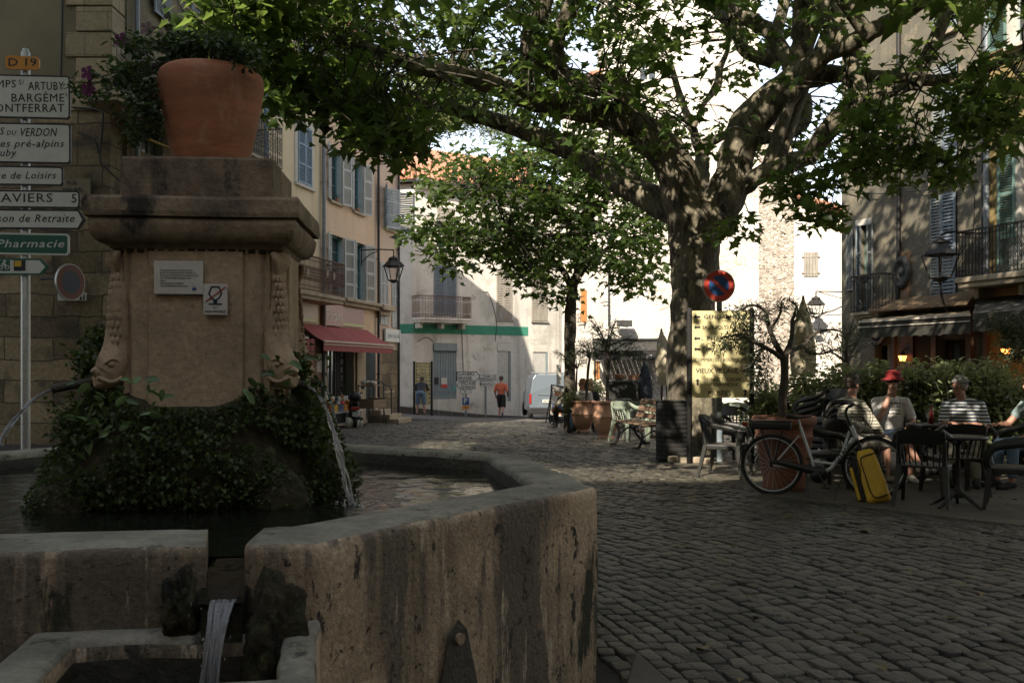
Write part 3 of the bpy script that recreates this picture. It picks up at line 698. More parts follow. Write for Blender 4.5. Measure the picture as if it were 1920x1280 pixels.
tag(o, "dark water standing in the small trough under the overflow", kind='structure')
def rock(c, sc, seed, mi=0, n=22, m=14, amp=.22, b=None):
    b = b or MB(); k0 = len(b.v); b.sphere((0, 0, 0), 1, n, m, mi)
    for k in range(k0, len(b.v)):
        v = Vector(b.v[k]); f = 1+amp*noise.noise(v*1.3+Vector((seed, 0, 0)))+amp*.6*noise.noise(v*3.1+Vector((0, seed, 0)))+amp*.3*noise.noise(v*8)
        b.v[k] = (c[0]+v.x*f*sc[0], c[1]+v.y*f*sc[1], c[2]+v.z*f*sc[2])
    return b
for cc, sc_, sd in (((.505, -2.215, .72), (.055, .075, .11), 3), ((.79, -2.26, .63), (.095, .12, .19), 9)):
    rock(cc, sc_, sd, n=60, m=40, amp=.38).build("mossy_lip_stone", "moss_rock", fount)
b = MB(); b.add([(.56, -1.95, .745), (.71, -1.95, .745), (.70, -2.2, .735), (.67, -2.30, .70), (.60, -2.30, .70), (.57, -2.2, .735)], [(0, 5, 2, 1), (5, 4, 3, 2)])
b.prism([(.575, -2.29), (.695, -2.29), (.71, -1.9), (.56, -1.9)], .45, .728); b.build("overflow_channel", "moss_rock", fount)
b = MB(); vs = [(.555+.155*u_/8*(1-.12*v_/14)+.009*v_/14, -1.83-.47*v_/14, .783-.043*(v_/14)**2+.006*noise.noise(Vector((u_*.9, v_*.7, 3)))) for v_ in range(15) for u_ in range(9)]
b.add(vs, [(v_*9+u_, (v_+1)*9+u_, (v_+1)*9+u_+1, v_*9+u_+1) for v_ in range(14) for u_ in range(8)], 0, True); o = b.build("overflow_water", "water"); o.location = FC; o.rotation_euler = (0, 0, FROT); tag(o, "thin sheet of dark water sliding through the basin notch", kind='structure')
def sheet_water(name, ps, ws, label, loc, rz, th=.012):
    """falling ribbon: ps centres, ws half widths, ragged and rope-like"""
    b = MB()
    for s_ in range(17):
        off = (s_-8)/8.2; pts = []; rr = []
        for k, (p, w_) in enumerate(zip(ps, ws)):
            wob = noise.noise(Vector((s_*3.1, k*.55, 1)))*.35
            pts.append(Vector(p)+Vector((w_*(off+wob), noise.noise(Vector((s_, k*.4, 5)))*w_*.5, 0))); rr.append(max(.002, w_*.13*(1+1.1*noise.noise(Vector((s_*2, k*.8, 9))))))
        b.tube(crom(pts, 3), np.interp(np.linspace(0, 1, (len(pts)-1)*3+1), np.linspace(0, 1, len(pts)), rr), 7, 0)
    for k in range(90):
        j = random.randrange(1, len(ps)); q = Vector(ps[j-1]).lerp(Vector(ps[j]), random.random()); b.sphere(q+Vector((random.gauss(0, .03), random.gauss(0, .012), 0)), random.uniform(.0012, .003), 5, 4, 0, (1, 1, 2))
    for k in range(120):
        q = Vector(ps[-1]); r_ = abs(random.gauss(0, .05)); a_ = random.uniform(0, 6.28); b.sphere(q+Vector((r_*math.cos(a_), r_*math.sin(a_), random.uniform(0, .06)*max(0, 1-r_*9))), random.uniform(.0015, .0045), 5, 4)
    o = b.build(name, "jet"); o.location = loc; o.rotation_euler = (0, 0, rz); return tag(o, label, "water jet")
sheet_water("falling_water", [(.638, -2.27, .742), (.636, -2.33, .73), (.632, -2.375, .69), (.625, -2.41, .62), (.615, -2.43, .53), (.61, -2.44, .42)],
            [.034, .032, .026, .024, .027, .031], "thick rope of water spilling from the basin notch into the trough", FC, FROT)
# ---------------- pillar ----------------
PC = Vector((-1.555, 5.15, 0)); PR = R(4.3)
pil = thing("fountain_pillar", "square weathered stone pillar with heavy cornice and carved dolphins standing in the basin", "fountain pillar", PC, PR)
def chrect(hx, hy, ch): return [(hx-ch, -hy), (hx, -hy+ch), (hx, hy-ch), (hx-ch, hy), (-hx+ch, hy), (-hx, hy-ch), (-hx, -hy+ch), (-hx+ch, -hy)]
def ringstack(b, levels, mi=0, smooth=False, nz=0.006, sub=6):
    """levels: (hx, hy, chamfer, z)"""
    rows = []
    for hx, hy, ch, z in levels:
        P = chrect(hx, hy, max(ch, .0015)); row = []
        for k in range(8):
            a, c = P[k], P[(k+1) % 8]; n = 1 if k in (0, 2, 4, 6) and ch < .02 else sub
            for j in range(sub):
                t = j/sub; p = Vector((a[0]+(c[0]-a[0])*t, a[1]+(c[1]-a[1])*t, z))
                n1 = noise.noise(p*4)*nz+noise.noise(p*13)*nz*.6; p += Vector((p.x, p.y, 0)).normalized()*n1; p.z += n1*.5; row.append(p)
        rows.append(row)
    n = len(rows[0]); vs = [p for r in rows for p in r]
    fs = [(i*n+k, i*n+(k+1) % n, (i+1)*n+(k+1) % n, (i+1)*n+k) for i in range(len(rows)-1) for k in range(n)]
    b.add(vs, fs, mi, smooth); b.add(rows[-1], [tuple(range(n))], mi); b.add(rows[0], [tuple(reversed(range(n)))], mi)
sh = MB(); ringstack(sh, [(.405, .32, .10, z) for z in np.linspace(.3, 2.05, 14)])
for sy in (-1, 1): sh.box((0, sy*.327, 1.25), (.45, .022, 1.52))
for sx in (-1, 1): sh.box((sx*.412, 0, 1.25), (.022, .32, 1.52))
sh.build("shaft", "pillar_stone", pil, bevel=.006)
co = MB(); ringstack(co, [(.40, .315, .05, 2.018), (.416, .331, .03, 2.026), (.418, .333, .02, 2.040)]+[(.418+.072*math.sin(t)**.8, .333+.072*math.sin(t)**.8, .006, 2.042+.112*(1-math.cos(t))) for t in np.linspace(.05, 1.5, 9)]+[(.480, .395, .003, 2.160)], nz=.006, smooth=True)
ringstack(co, [(.502, .415, .003, 2.168), (.506, .42, .003, 2.19), (.504, .418, .003, 2.25), (.496, .41, .003, 2.265)], nz=.007)
ringstack(co, [(.45, .36, .003, 2.157), (.45, .36, .003, 2.17)])
co.build("cornice", "pillar_cap", pil)
pl = MB(); ringstack(pl, [(.366, .305, .003, 2.26), (.366, .305, .003, 2.46), (.36, .30, .003, 2.473)], nz=.008); pl.build("plinth", "pillar_cap", pil)
b = MB()  # rough mortar joint under the cornice
for k in range(16): b.box((-.36+k*.048, -.31, 2.012+random.uniform(-.004, .004)), (.035, .03, .02), 0)
b.build("joint_rubble", "moss_rock", pil, bevel=.004)
def dolphin(x, y, ang):
    """carved fish head down, facing outwards along ang"""
    b = MB(Matrix.Translation((x, y, 0)) @ Matrix.Rotation(ang, 4, 'Z'))   # local +x outwards
    P = crom([(.0, 0, 2.0), (.012, 0, 1.93), (.02, .01, 1.86), (.022, .012, 1.76), (.02, 0, 1.65), (.03, -.005, 1.55), (.05, 0, 1.47), (.075, 0, 1.41), (.11, 0, 1.385), (.135, 0, 1.385)], 5)
    rr = np.interp(np.linspace(0, 1, len(P)), np.linspace(0, 1, 10), [.03, .032, .036, .048, .057, .062, .074, .070, .046, .028])
    k0 = len(b.v); b.tube(P, rr, 20, 0)
    # fluted shell tail
    for k in range(7):
        a = (k-3)*.27; b.tube([(.03, math.sin(a)*.02, 1.90), (.055, math.sin(a)*.06, 1.965), (.045, math.sin(a)*.085, 2.005)], [.012, .017, .011], 7)
    # scales: little rings of half discs
    for i in range(9):
        z = 1.88-i*.038; rad = float(np.interp(1.9-z, [0, .1, .25, .4], [.040, .052, .064, .074]))
        for k in range(6):
            a = (k-2.5)*.42+(i % 2)*.21
            b.sphere((.020+rad*.88*math.cos(a)*.95, rad*.88*math.sin(a)*.95, z), .017, 8, 6, 0, (.38, .9, 1.25))
    for sy in (-1, 1):
        b.sphere((.080, sy*.060, 1.462), .017, 10, 8, 0); b.tube(crom([(.045, sy*.066, 1.475), (.078, sy*.070, 1.49), (.11, sy*.054, 1.468)], 3), .008, 6)   # eye and brow
        b.tube(crom([(.03, sy*.070, 1.40), (.08, sy*.058, 1.378), (.13, sy*.030, 1.40)], 4), [.012]*9, 6)       # lips

    b.tube([(.09, 0, 1.43), (.125, 0, 1.425), (.145, 0, 1.44)], [.036, .030, .016], 10)
    b.box((-.02, 0, 1.62), (.07, .09, .8))
    return b
DOL = []
for sx, sy, ang in ((1, -1, -32), (-1, -1, -142), (1, 1, 35), (-1, 1, 140)):
    x, y = sx*(.405-.045), sy*(.32-.045)
    o = dolphin(x, y, R(ang)).build("carved_dolphin", "carved_stone", pil); DOL.append((x, y, ang))
def wpos(x, y, z=0): c, s = math.cos(PR), math.sin(PR); return Vector((PC.x+x*c-y*s, PC.y+x*s+y*c, z))
def pipe(x, y, pang, L=.26, z0=1.405, dz=-.03):
    c, s = math.cos(R(pang)), math.sin(R(pang)); b = MB()
    p0 = Vector((x+.05*c, y+.05*s, z0+.0)); p1 = Vector((x+.05*c+L*c, y+.05*s+L*s, z0+dz))
    b.tube([p0, p1], .021, 14, 0); b.tube([p1-(p1-p0).normalized()*.008, p1+(p1-p0).normalized()*.001], .0235, 14, 0)
    b.build("spout_pipe", "old_pipe", pil); return wpos(p1.x, p1.y, p1.z-.004)
t1 = pipe(.36, -.275, -8, .13, 1.385, -.03); t2 = pipe(-.36, -.275, -172, .27, 1.40, -.055); t3 = pipe(.36, .275, 10, .12, 1.39, -.03)
def jet(p, land, label, n=14, r0=.010, r1=.010, strands=7):
    p, land = Vector(p), Vector(land); b = MB()
    for s_ in range(strands):
        pts, rr = [], []
        for k in range(n+1):
            t = k/n; q = p.lerp(land, t); q.z = p.z-(p.z-land.z)*t*t*.88-(p.z-land.z)*.12*t
            sp = (.004+.017*t)
            q += Vector((noise.noise(Vector((s_*7.3, t*5, 0))), noise.noise(Vector((s_*3.3, t*5, 7))), 0))*sp*1.6
            pts.append(q-p); rr.append(max(.0012, (r0+(r1-r0)*t)*(.42+.75*noise.noise(Vector((s_*5, t*14, 3))))))
        m_ = crom(pts, 3); b.tube(m_, np.interp(np.linspace(0, 1, len(m_)), np.linspace(0, 1, n+1), rr), 8)
    for k in range(150):
        a = random.uniform(0, 6.28); r_ = abs(random.gauss(0, .06)); b.sphere((land.x-p.x+r_*math.cos(a), land.y-p.y+r_*math.sin(a), land.z-p.z+random.uniform(0, .07)*max(0, 1-r_*8)), random.uniform(.0015, .005), 6, 4)
    for k in range(60):
        t = random.uniform(.3, 1); q = p.lerp(land, t); q.z = p.z-(p.z-land.z)*t*t*.88-(p.z-land.z)*.12*t; q += Vector((random.gauss(0, .014*t), random.gauss(0, .014*t), 0)); b.sphere(q-p, random.uniform(.0015, .0035), 6, 4, 0, (1, 1, 2.2))
    o = b.build("water_jet", "jet"); o.location = p; return tag(o, label, "water jet", "jets from the dolphin spouts")
jet(t1, at(660, 950, 4.77), "water jet arching from the dolphin spout on the pillar's shop side")
jet(t2, (-2.44, 4.45, .78), "water jet arching from the dolphin spout beside the signpost")
jet(t3, (t3.x+.13, t3.y+.04, .78), "water jet half hidden behind the pillar's mossy mound")
# notices
def plate(name, label, cat, px0, px1, py0, py1, d, mats, draw, th=.006, rz=PR, bevel=.002, yl=None):
    a = at((px0+px1)/2, (py0+py1)/2, d); w_ = (px1-px0)/F*d; h = (py1-py0)/F*d
    b = MB(); b.box((0, 0, 0), (w_, th, h), 0); draw(b, w_, h, -th/2-.0012)
    o = b.build(name, mats, bevel=0); o.location = a; o.rotation_euler = (0, 0, rz); return tag(o, label, cat)
def draw_notice(b, w_, h, y):
    ls = ["Si vos animaux aiment se gaver des eaux,", "plaisir, ils rentrent les soirs, quelques un", "de chaque chiens gourmets, souvenez-vous qu'il", "ainsi que les produits toxiques sont à", "bannir.", "Cette eau part aux ruisseaux.", "Vous contribuez par votre civisme."]
    for k, l in enumerate(ls): b.text(l, -w_*.37, h*.22-k*h*.078, h*.036, y, align='l', mi=1, w=w_*.76*(len(l)/46), bold=.02)
    b.text("Mairie", w_*.32, -h*.25, h*.03, y, mi=2)
    b.add([(w_*.32+.011*math.cos(a), y, -h*.35+.009*math.sin(a)) for a in np.linspace(0, 6.28, 14)[:-1]], [tuple(range(13))], 2)
plate("notice_board", "white typed paper notice fixed on the fountain pillar", "notice", 290, 380, 489, 551, 4.79, ["paper_white", "sign_black", "sign_blue"], draw_notice)
def draw_glass(b, w_, h, y):
    # glass outline with a red bar through it
    z0 = h*.08
    pts = [(-.16*w_, h*.40), (.16*w_, h*.40), (.26*w_, h*.18), (.14*w_, h*.02), (.05*w_, h*.0), (.05*w_, -h*.08), (.07*w_, -h*.11), (-.07*w_, -h*.11), (-.05*w_, -h*.08), (-.05*w_, 0), (-.14*w_, h*.02), (-.26*w_, h*.18)]
    for p, q in zip(pts, pts[1:]+pts[:1]): b.bar((p[0], y, p[1]), (q[0], y, q[1]), .0012, .007, 1, up=(0, 1, 0)) if False else b.bar((p[0], y, p[1]), (q[0], y, q[1]), .007, .0015, 1, up=(0, 1, 0))
    b.box((0, y, -h*.155), (w_*.56, .0015, h*.045), 1); b.box((0, y, -h*.06), (w_*.07, .0015, h*.12), 1)
    b.bar((-.40*w_, y-.001, -h*.08), (.44*w_, y-.001, h*.40), .005, .0015, 2, up=(0, 1, 0))
    b.text("EAU", 0, -h*.27, h*.055, y, mi=1); b.text("NON POTABLE", 0, -h*.39, h*.06, y, w=w_*.85, mi=1, bold=.02)
plate("water_warning_sign", "small white no drinking water sign with a crossed out glass", "sign", 382, 426, 532, 590, 4.80, ["paper_white", "cloth_navy", "tail_red"], draw_glass)
# ---------------- terracotta pot and flowers ----------------
pot = MB()
pot.lathe([(0, 0), (.185, 0), (.19, .02), (.207, .10), (.228, .20), (.248, .30), (.262, .385), (.266, .425), (.262, .455), (.25, .478), (.235, .49), (.225, .49), (.222, .47), (.22, .3), (0, .3)], 64, wob=.006)
po = pot.build("terracotta_pot", "terracotta"); po.location = (-1.548, 5.12, 2.474)
tag(po, "large rounded terracotta pot on top of the fountain pillar", "pot")
pp = thing("flowering_plant", "trailing green plant with a few purple petunias spilling from the pot on the pillar", "plant", (-1.548, 5.12, 2.94))
b = MB(); L_, D_ = [], []
def stems(b, ctrs, base, L_):
    for c in ctrs:
        c = Vector(c); mid = base.lerp(c, .5)+Vector((0, 0, .06)); pts = crom([base, mid, c], 4); b.tube(pts, .0028, 5)
ctrs = []
for k in range(95):
    ppx = random.choice([random.gauss(250, 45), random.gauss(300, 60), random.gauss(400, 60), random.gauss(455, 20)])
    lo = np.interp(ppx, [150, 200, 240, 290, 330, 400, 500], [190, 185, 175, 225, 104, 98, 125]); hi = np.interp(ppx, [150, 200, 240, 300, 350, 400, 450, 500], [150, 120, 75, 62, 70, 60, 85, 115])
    y_ = random.uniform(hi, lo); d_ = 5.12+random.uniform(-.22, .28); p = at(ppx, y_, d_); ctrs.append(p-Vector((-1.548, 5.12, 2.94)))
for k in range(14):
    p = at(random.uniform(225, 300), random.uniform(190, 262), 5.1+random.uniform(-.2, .2)); ctrs.append(p-Vector((-1.548, 5.12, 2.94)))
stems(b, ctrs, Vector((0, 0, 0)), None); b.build("stem", "twig", pp)
P = np.concatenate([cluster(c, 30, .035, .8) for c in ctrs]); leaf_mesh("foliage", P, RNG.uniform(.022, .048, len(P)), T_OVAL, "pot_leaf", pp, up=.35)
def flower(px, py, d, m):
    c = at(px, py, d)-Vector((-1.548, 5.12, 2.94)); b = MB()
    for k in range(5):
        a = k*2*math.pi/5; a2 = a+.5
        b.add([c, c+Vector((math.cos(a-.55)*.03, -.012, math.sin(a-.55)*.03)), c+Vector((math.cos(a)*.042, -.004, math.sin(a)*.042)), c+Vector((math.cos(a+.55)*.03, -.012, math.sin(a+.55)*.03))], [(0, 1, 2, 3)], 0, True)
    b.tube([c, c+Vector((.01, .03, -.01))], [.012, .003], 8, 0); b.build("flower", m, pp)
for px_, py_, d_, m_ in ((228, 76, 5.0, "petal"), (166, 138, 5.0, "petal"), (166, 168, 5.02, "petal"), (277, 55, 5.0, "petal_pale"), (440, 112, 5.1, "petal_pale")): flower(px_, py_, d_, m_)
# ---------------- mossy mound ----------------
md = thing("fern_mound", "dark mound of moss, maidenhair fern and ivy growing round the pillar foot", "plant", PC+Vector((-.05, 0, .7)), PR)
def mound_r(a, z):   # local radius multiplier
    prof = np.interp(z, [.0, .12, .25, .4, .52, .62, .70, .78], [.60, .66, .66, .62, .56, .49, .42, .36])
    return prof*(1+.13*noise.noise(Vector((math.cos(a)*1.7, math.sin(a)*1.7, z*3+2)))+.05*noise.noise(Vector((math.cos(a)*5, math.sin(a)*5, z*9))))
def top_z(a):  # mound is lower in the middle of the front
    f = abs(((a+math.pi/2+math.pi) % (2*math.pi))-math.pi); return .56+.17*ss(.25, 1.0, f)
b = MB(); vs, fs = [], []; na, nz_ = 72, 22
for i in range(nz_+1):
    for k in range(na):
        a = 2*math.pi*k/na; z = top_z(a)*i/nz_; r_ = mound_r(a, z)*(.93 if i < nz_ else .8); vs.append((r_*math.cos(a)*1.05, r_*math.sin(a)*.86, z))
fs = [(i*na+k, i*na+(k+1) % na, (i+1)*na+(k+1) % na, (i+1)*na+k) for i in range(nz_) for k in range(na)]
b.add(vs, fs, 0, True); b.build("mossy_rock", "moss_rock", md)
P, D = [], []
for k in range(15500):
    a = random.uniform(0, 2*math.pi); 
    if math.sin(a) > .55 and random.random() < .8: continue
    z = top_z(a)*random.random()**.8
    bare = noise.noise(Vector((math.cos(a)*2.2+5, math.sin(a)*2.2, z*4)))
    if bare > .28: continue
    # bare rock patch on the right front
    if -.95 < a-2*math.pi < -.45 and z < .38 and random.random() < .8: continue
    r_ = mound_r(a, z)*(.97+.12*random.random()); P.append((r_*math.cos(a)*1.05, r_*math.sin(a)*.86, z)); D.append((math.cos(a)*.7, math.sin(a)*.7, -.6))
leaf_mesh("fern_foliage", P, RNG.uniform(.014, .033, len(P)), T_PLANE, "fern_leaf", md, up=.25, D=D)
P, D = [], []
for k in range(46):
    p = at(random.uniform(118, 290), random.uniform(705, 850), 4.45+random.uniform(-.03, .05)); q = p-md.location; P.append((q.x, q.y-.02, q.z)); D.append((random.choice((-1, 1))*.8, -.3, -.3))
for k in range(24):
    p = at(random.uniform(430, 600), random.uniform(660, 740), 4.75+random.uniform(-.2, .1)); q = p-md.location; P.append(tuple(q)); D.append((.5, -.3, .2))
leaf_mesh("ivy_foliage", P, RNG.uniform(.042, .075, len(P)), T_OVAL, "ivy_leaf", md, up=.15, D=D)
P = []
for k in range(1700):
    # sprays sticking out at the left and right shoulders
    c = random.choice([(165, 680, 5.0, 22, 26), (130, 800, 4.9, 26, 40), (555, 690, 5.1, 20, 24), (585, 800, 4.9, 20, 50), (190, 640, 5.2, 14, 18)])
    p = at(random.gauss(c[0], c[3]*.7), random.gauss(c[1], c[4]*.7), c[2]+random.gauss(0, .08)); P.append(tuple(p-md.location))
leaf_mesh("spray_foliage", P, RNG.uniform(.018, .038, len(P)), T_PLANE, "fern_leaf", md, up=.3)
for c, s_, sd in (((-.52, -.46, .06), (.18, .15, .17), 5), ((.44, -.44, .10), (.16, .13, .17), 8), ((.30, -.46, .22), (.13, .10, .16), 11)): rock(c, s_, sd).build("mossy_boulder", "moss_rock", md)

P, D = [], []   # fine moss tufts over the boulders
for c, s_ in (((-.52, -.46, .06), (.18, .15, .17)), ((.44, -.44, .10), (.16, .13, .17)), ((.30, -.46, .22), (.13, .10, .16))):
    for k in range(1500):
        v = Vector((random.gauss(0, 1), random.gauss(0, 1), random.gauss(.3, 1))).normalized()
        if noise.noise(v*2+Vector(c)*9) > .12: continue
        P.append((c[0]+v.x*s_[0]*1.08, c[1]+v.y*s_[1]*1.08, c[2]+v.z*s_[2]*1.08)); D.append((v.x, v.y, v.z-.3))
leaf_mesh("moss_foliage", P, RNG.uniform(.010, .022, len(P)), T_PLANE, "fern_leaf", md, up=.2, D=D)
# ---------------- facades ----------------
class Frame:
    """local x along the wall (to the right as seen from the street), local y into the building, z up"""
    def __init__(s, ox, oy, ux, uy):
        L = math.hypot(ux, uy); s.o = Vector((ox, oy)); s.u = Vector((ux/L, uy/L)); s.n = Vector((-s.u.y, s.u.x)); s.rz = math.atan2(uy, ux)
    def x(s, px, y=0.0):
        k = (px-960)/F; o = s.o+s.n*y     # o + u*a = (k t, t)
        return (k*o.y-o.x)/(s.u.x-k*s.u.y)
    def d(s, px, y=0.0): return s.o.y+s.n.y*y+s.u.y*s.x(px, y)
    def z(s, px, py, y=0.0): return EYE+(HOR-py)/F*s.d(px, y)
    def w(s, x, y=0.0, z=0.0): p = s.o+s.u*x+s.n*y; return Vector((p.x, p.y, z))
    def loc(s): return (s.o.x, s.o.y, 0)
def bldg(name, label, fr, cat="building", group=None): return thing(name, label, cat, fr.loc(), fr.rz, group)
def wall_part(root, x0, x1, z0, z1, depth, holes, m, reveal=None, rd=.22, name="wall", chop=None, back=True):
    """front wall with real openings (x0,x1,z0,z1), sides and back; hole edges get reveals of depth rd"""
    b = MB(); xs = sorted({x0, x1, *[max(x0, min(x1, h[i])) for h in holes for i in (0, 1)]}); zs = sorted({z0, z1, *[max(z0, min(z1, h[i])) for h in holes for i in (2, 3)]})
    for i in range(len(xs)-1):
        for j in range(len(zs)-1):
            cx, cz = (xs[i]+xs[i+1])/2, (zs[j]+zs[j+1])/2
            if any(h[0] < cx < h[1] and h[2] < cz < h[3] for h in holes): continue
            b.quad((xs[i], 0, zs[j]), (xs[i+1], 0, zs[j]), (xs[i+1], 0, zs[j+1]), (xs[i], 0, zs[j+1]))
    for h in holes:
        a, c, e, g = h[:4]; dd = h[4] if len(h) > 4 else rd
        b.quad((a, 0, e), (a, dd, e), (a, dd, g), (a, 0, g), mi=1); b.quad((c, 0, e), (c, 0, g), (c, dd, g), (c, dd, e), mi=1)
        b.quad((a, 0, g), (a, dd, g), (c, dd, g), (c, 0, g), mi=1); b.quad((a, 0, e), (c, 0, e), (c, dd, e), (a, dd, e), mi=1)
    if back:
        b.quad((x0, depth, z0), (x0, 0, z0), (x0, 0, z1), (x0, depth, z1)); b.quad((x1, 0, z0), (x1, depth, z0), (x1, depth, z1), (x1, 0, z1))
        b.quad((x1, depth, z0), (x0, depth, z0), (x0, depth, z1), (x1, depth, z1)); b.quad((x0, 0, z1), (x1, 0, z1), (x1, depth, z1), (x0, depth, z1))
    return b.build(name, [m, reveal or m], root)
def roof_part(root, x0, x1, z, depth, rise=1.6, over=.45, m="roof_tile", flip=False, name="roof"):
    """mono pitch tiled roof rising away from the street, with half round tile rows and a gutter board"""
    b = MB(); y0, y1 = -over, depth+.1
    b.add([(x0-.1, y0, z+.02), (x1+.1, y0, z+.02), (x1+.1, y1, z+.02+rise), (x0-.1, y1, z+.02+rise), (x0-.1, y0, z+.12), (x1+.1, y0, z+.12), (x1+.1, y1, z+.12+rise), (x0-.1, y1, z+.12+rise)],
          [(0, 3, 2, 1), (4, 5, 6, 7), (0, 1, 5, 4), (2, 3, 7, 6), (1, 2, 6, 5), (3, 0, 4, 7)])
    n = int((x1-x0)/.22)
    for k in range(n+1):
        x = x0+(x1-x0)*k/n; b.tube([(x, y0-.03, z+.13), (x, y1, z+.13+rise)], .07, 6)
    return b.build(name, m, root)
def eave_part(root, x0, x1, z, over=.4, m="stone_trim", gut="zinc"):
    b = MB(); b.b2((x0, -over*.45, z-.28), (x1, -.002, z-.14)); b.b2((x0, -over*.8, z-.138), (x1, -.002, z-.02)); o = b.build("cornice", m, root, bevel=.02)
    g = MB(); g.tube([(x0, -over-.03, z+.0), (x1, -over-.03, z+.0)], .07, 8); g.build("gutter", gut, root); return o
def shutter_leaf(root, xh, z0, z1, w, ang, side, m, panels=3, y=-.02, solid=0, name="shutter", label=None, th=.035, dens=.055):
    """leaf hinged at x=xh; side +1 extends to +x; ang degrees opens towards the street (0 = closed)"""
    M = Matrix.Translation((xh, y, 0)) @ Matrix.Rotation(R(-ang*side), 4, 'Z')
    b = MB(M); W_ = w*side; f = min(.06, w*.14)
    def bx(a0, a1, zz0, zz1, t=th): b.b2((min(a0, a1), -t/2, zz0), (max(a0, a1), t/2, zz1))
    bx(0, f*side, z0, z1); bx(W_-f*side, W_, z0, z1)
    H_ = z1-z0; n = panels
    for k in range(n+1):
        zz = z0+H_*k/n; a, c = (zz, zz+f) if k == 0 else ((zz-f, zz) if k == n else (zz-f*.6, zz+f*.6)); bx(f*side, W_-f*side, a, c, th*.95)
    for k in range(n):
        a, c = z0+H_*k/n+f*.8, z0+H_*(k+1)/n-f*.8
        if k < solid: bx(f*side, W_-f*side, a, c, th*.4); continue
        m_ = max(3, int((c-a)/dens)); x_a, x_b = sorted((f*side, W_-f*side))
        for i in range(m_):
            zz = a+(c-a)*(i+.5)/m_; t = dens*.36
            b.add([(x_a, -th*.42, zz-t), (x_b, -th*.42, zz-t), (x_b, th*.42, zz+t), (x_a, th*.42, zz+t), (x_a, -th*.42, zz-t+.008), (x_b, -th*.42, zz-t+.008), (x_b, th*.42, zz+t+.008), (x_a, th*.42, zz+t+.008)],
                  [(0, 3, 2, 1), (4, 5, 6, 7), (0, 1, 5, 4), (2, 3, 7, 6)])
    o = b.build(name, m, root)
    if label: o['label'] = label
    return o
def window_part(root, x0, x1, z0, z1, y=.18, fm="white_trim", gm="glass_dark", cols=2, rows=3, name="window", fw=.05, curtain=None):
    b = MB(); b.b2((x0, y-.03, z0), (x0+fw, y+.03, z1)); b.b2((x1-fw, y-.03, z0), (x1, y+.03, z1)); b.b2((x0+fw, y-.03, z0), (x1-fw, y+.03, z0+fw)); b.b2((x0+fw, y-.03, z1-fw), (x1-fw, y+.03, z1))
    for k in range(1, cols): xx = x0+(x1-x0)*k/cols; b.b2((xx-fw*.6, y-.025, z0+fw), (xx+fw*.6, y+.025, z1-fw))
    for k in range(1, rows):
        zz = z0+(z1-z0)*k/rows
        for c in range(cols):
            xa, xb = x0+(x1-x0)*c/cols+fw*.7, x0+(x1-x0)*(c+1)/cols-fw*.7; b.b2((xa, y-.015, zz-.012), (xb, y+.015, zz+.012))
    o = b.build(name, fm, root)
    g = MB(); g.quad((x0+.01, y+.012, z0+.01), (x1-.01, y+.012, z0+.01), (x1-.01, y+.012, z1-.01), (x0+.01, y+.012, z1-.01)); g.build("pane", gm, o)
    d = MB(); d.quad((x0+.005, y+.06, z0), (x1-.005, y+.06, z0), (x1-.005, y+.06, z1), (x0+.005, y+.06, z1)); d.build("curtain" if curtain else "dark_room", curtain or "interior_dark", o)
    return o
def surround(root, x0, x1, z0, z1, w=.12, t=.025, m="white_trim", sill=True, name="window_surround"):
    b = MB(); b.b2((x0-w, -t, z0), (x0, -.001, z1+w)); b.b2((x1, -t, z0), (x1+w, -.001, z1+w)); b.b2((x0, -t, z1), (x1, -.001, z1+w))
    if sill: b.b2((x0-w*1.1, -t-.06, z0-.08), (x1+w*1.1, .12, z0-.002))
    return b.build(name, m, root)
def sill(root, x0, x1, z, m="stone_trim", t=.08, out=.10): b = MB(); b.b2((x0-.05, -out, z-t), (x1+.05, .1, z-.002)); return b.build("window_sill", m, root, bevel=.008)
def railing(root, pts, z0, z1, m="iron", gap=.11, scroll=True, r=.009, name="railing", diag=False):
    """iron balustrade along local points (x,y)"""
    b = MB()
    for (xa, ya), (xb, yb) in zip(pts, pts[1:]):
        L = math.hypot(xb-xa, yb-ya); n = max(1, round(L/gap)); P = lambda t, z: (xa+(xb-xa)*t, ya+(yb-ya)*t, z)
        for z, h in ((z1, .03), (z1-.13, .012), (z0+.03, .018), (z0+.16, .012)): b.bar(P(0, z), P(1, z), .03 if h > .02 else .014, h)
        for k in range(n+1):
            t = k/n; b.bar(P(t, z0), P(t, z1), .012, .012)
            if scroll and k < n:
                for zc, s_ in ((z1-.065, .045), (z0+.095, .045)):
                    tc = (k+.5)/n; ring = [P(tc+math.cos(a)*s_/L, zc+math.sin(a)*s_) for a in np.linspace(0, 2*math.pi, 9)]; b.tube(ring, .006, 4, caps=False)
                if diag:
                    zc = (z0+z1)/2
                    for q in (-1, 1): b.tube([P((k+.5)/n+q*.035/L, zc+.22), P((k+.5)/n-q*.03/L, zc+.08), P((k+.5)/n+q*.035/L, zc), P((k+.5)/n-q*.03/L, zc-.08), P((k+.5)/n+q*.035/L, zc-.22)], .005, 4, caps=False)
    return b.build(name, m, root)
def slab(root, x0, x1, z, out, th=.14, m="stone_trim", brackets=True, name="balcony_slab"):
    b = MB(); b.b2((x0, -out, z-th*.5), (x1, -.002, z)); b.b2((x0+.04, -out+.05, z-th), (x1-.04, -.002, z-th*.5-.001))
    if brackets:
        for t in (.08, .5, .92): x = x0+(x1-x0)*t; b.xprism([(x-.07, z-th-.24), (x+.07, z-th-.24), (x+.07, z-th-.001), (x-.07, z-th-.001)], -out*.6, -.004)
    return b.build(name, m, root, bevel=.015)
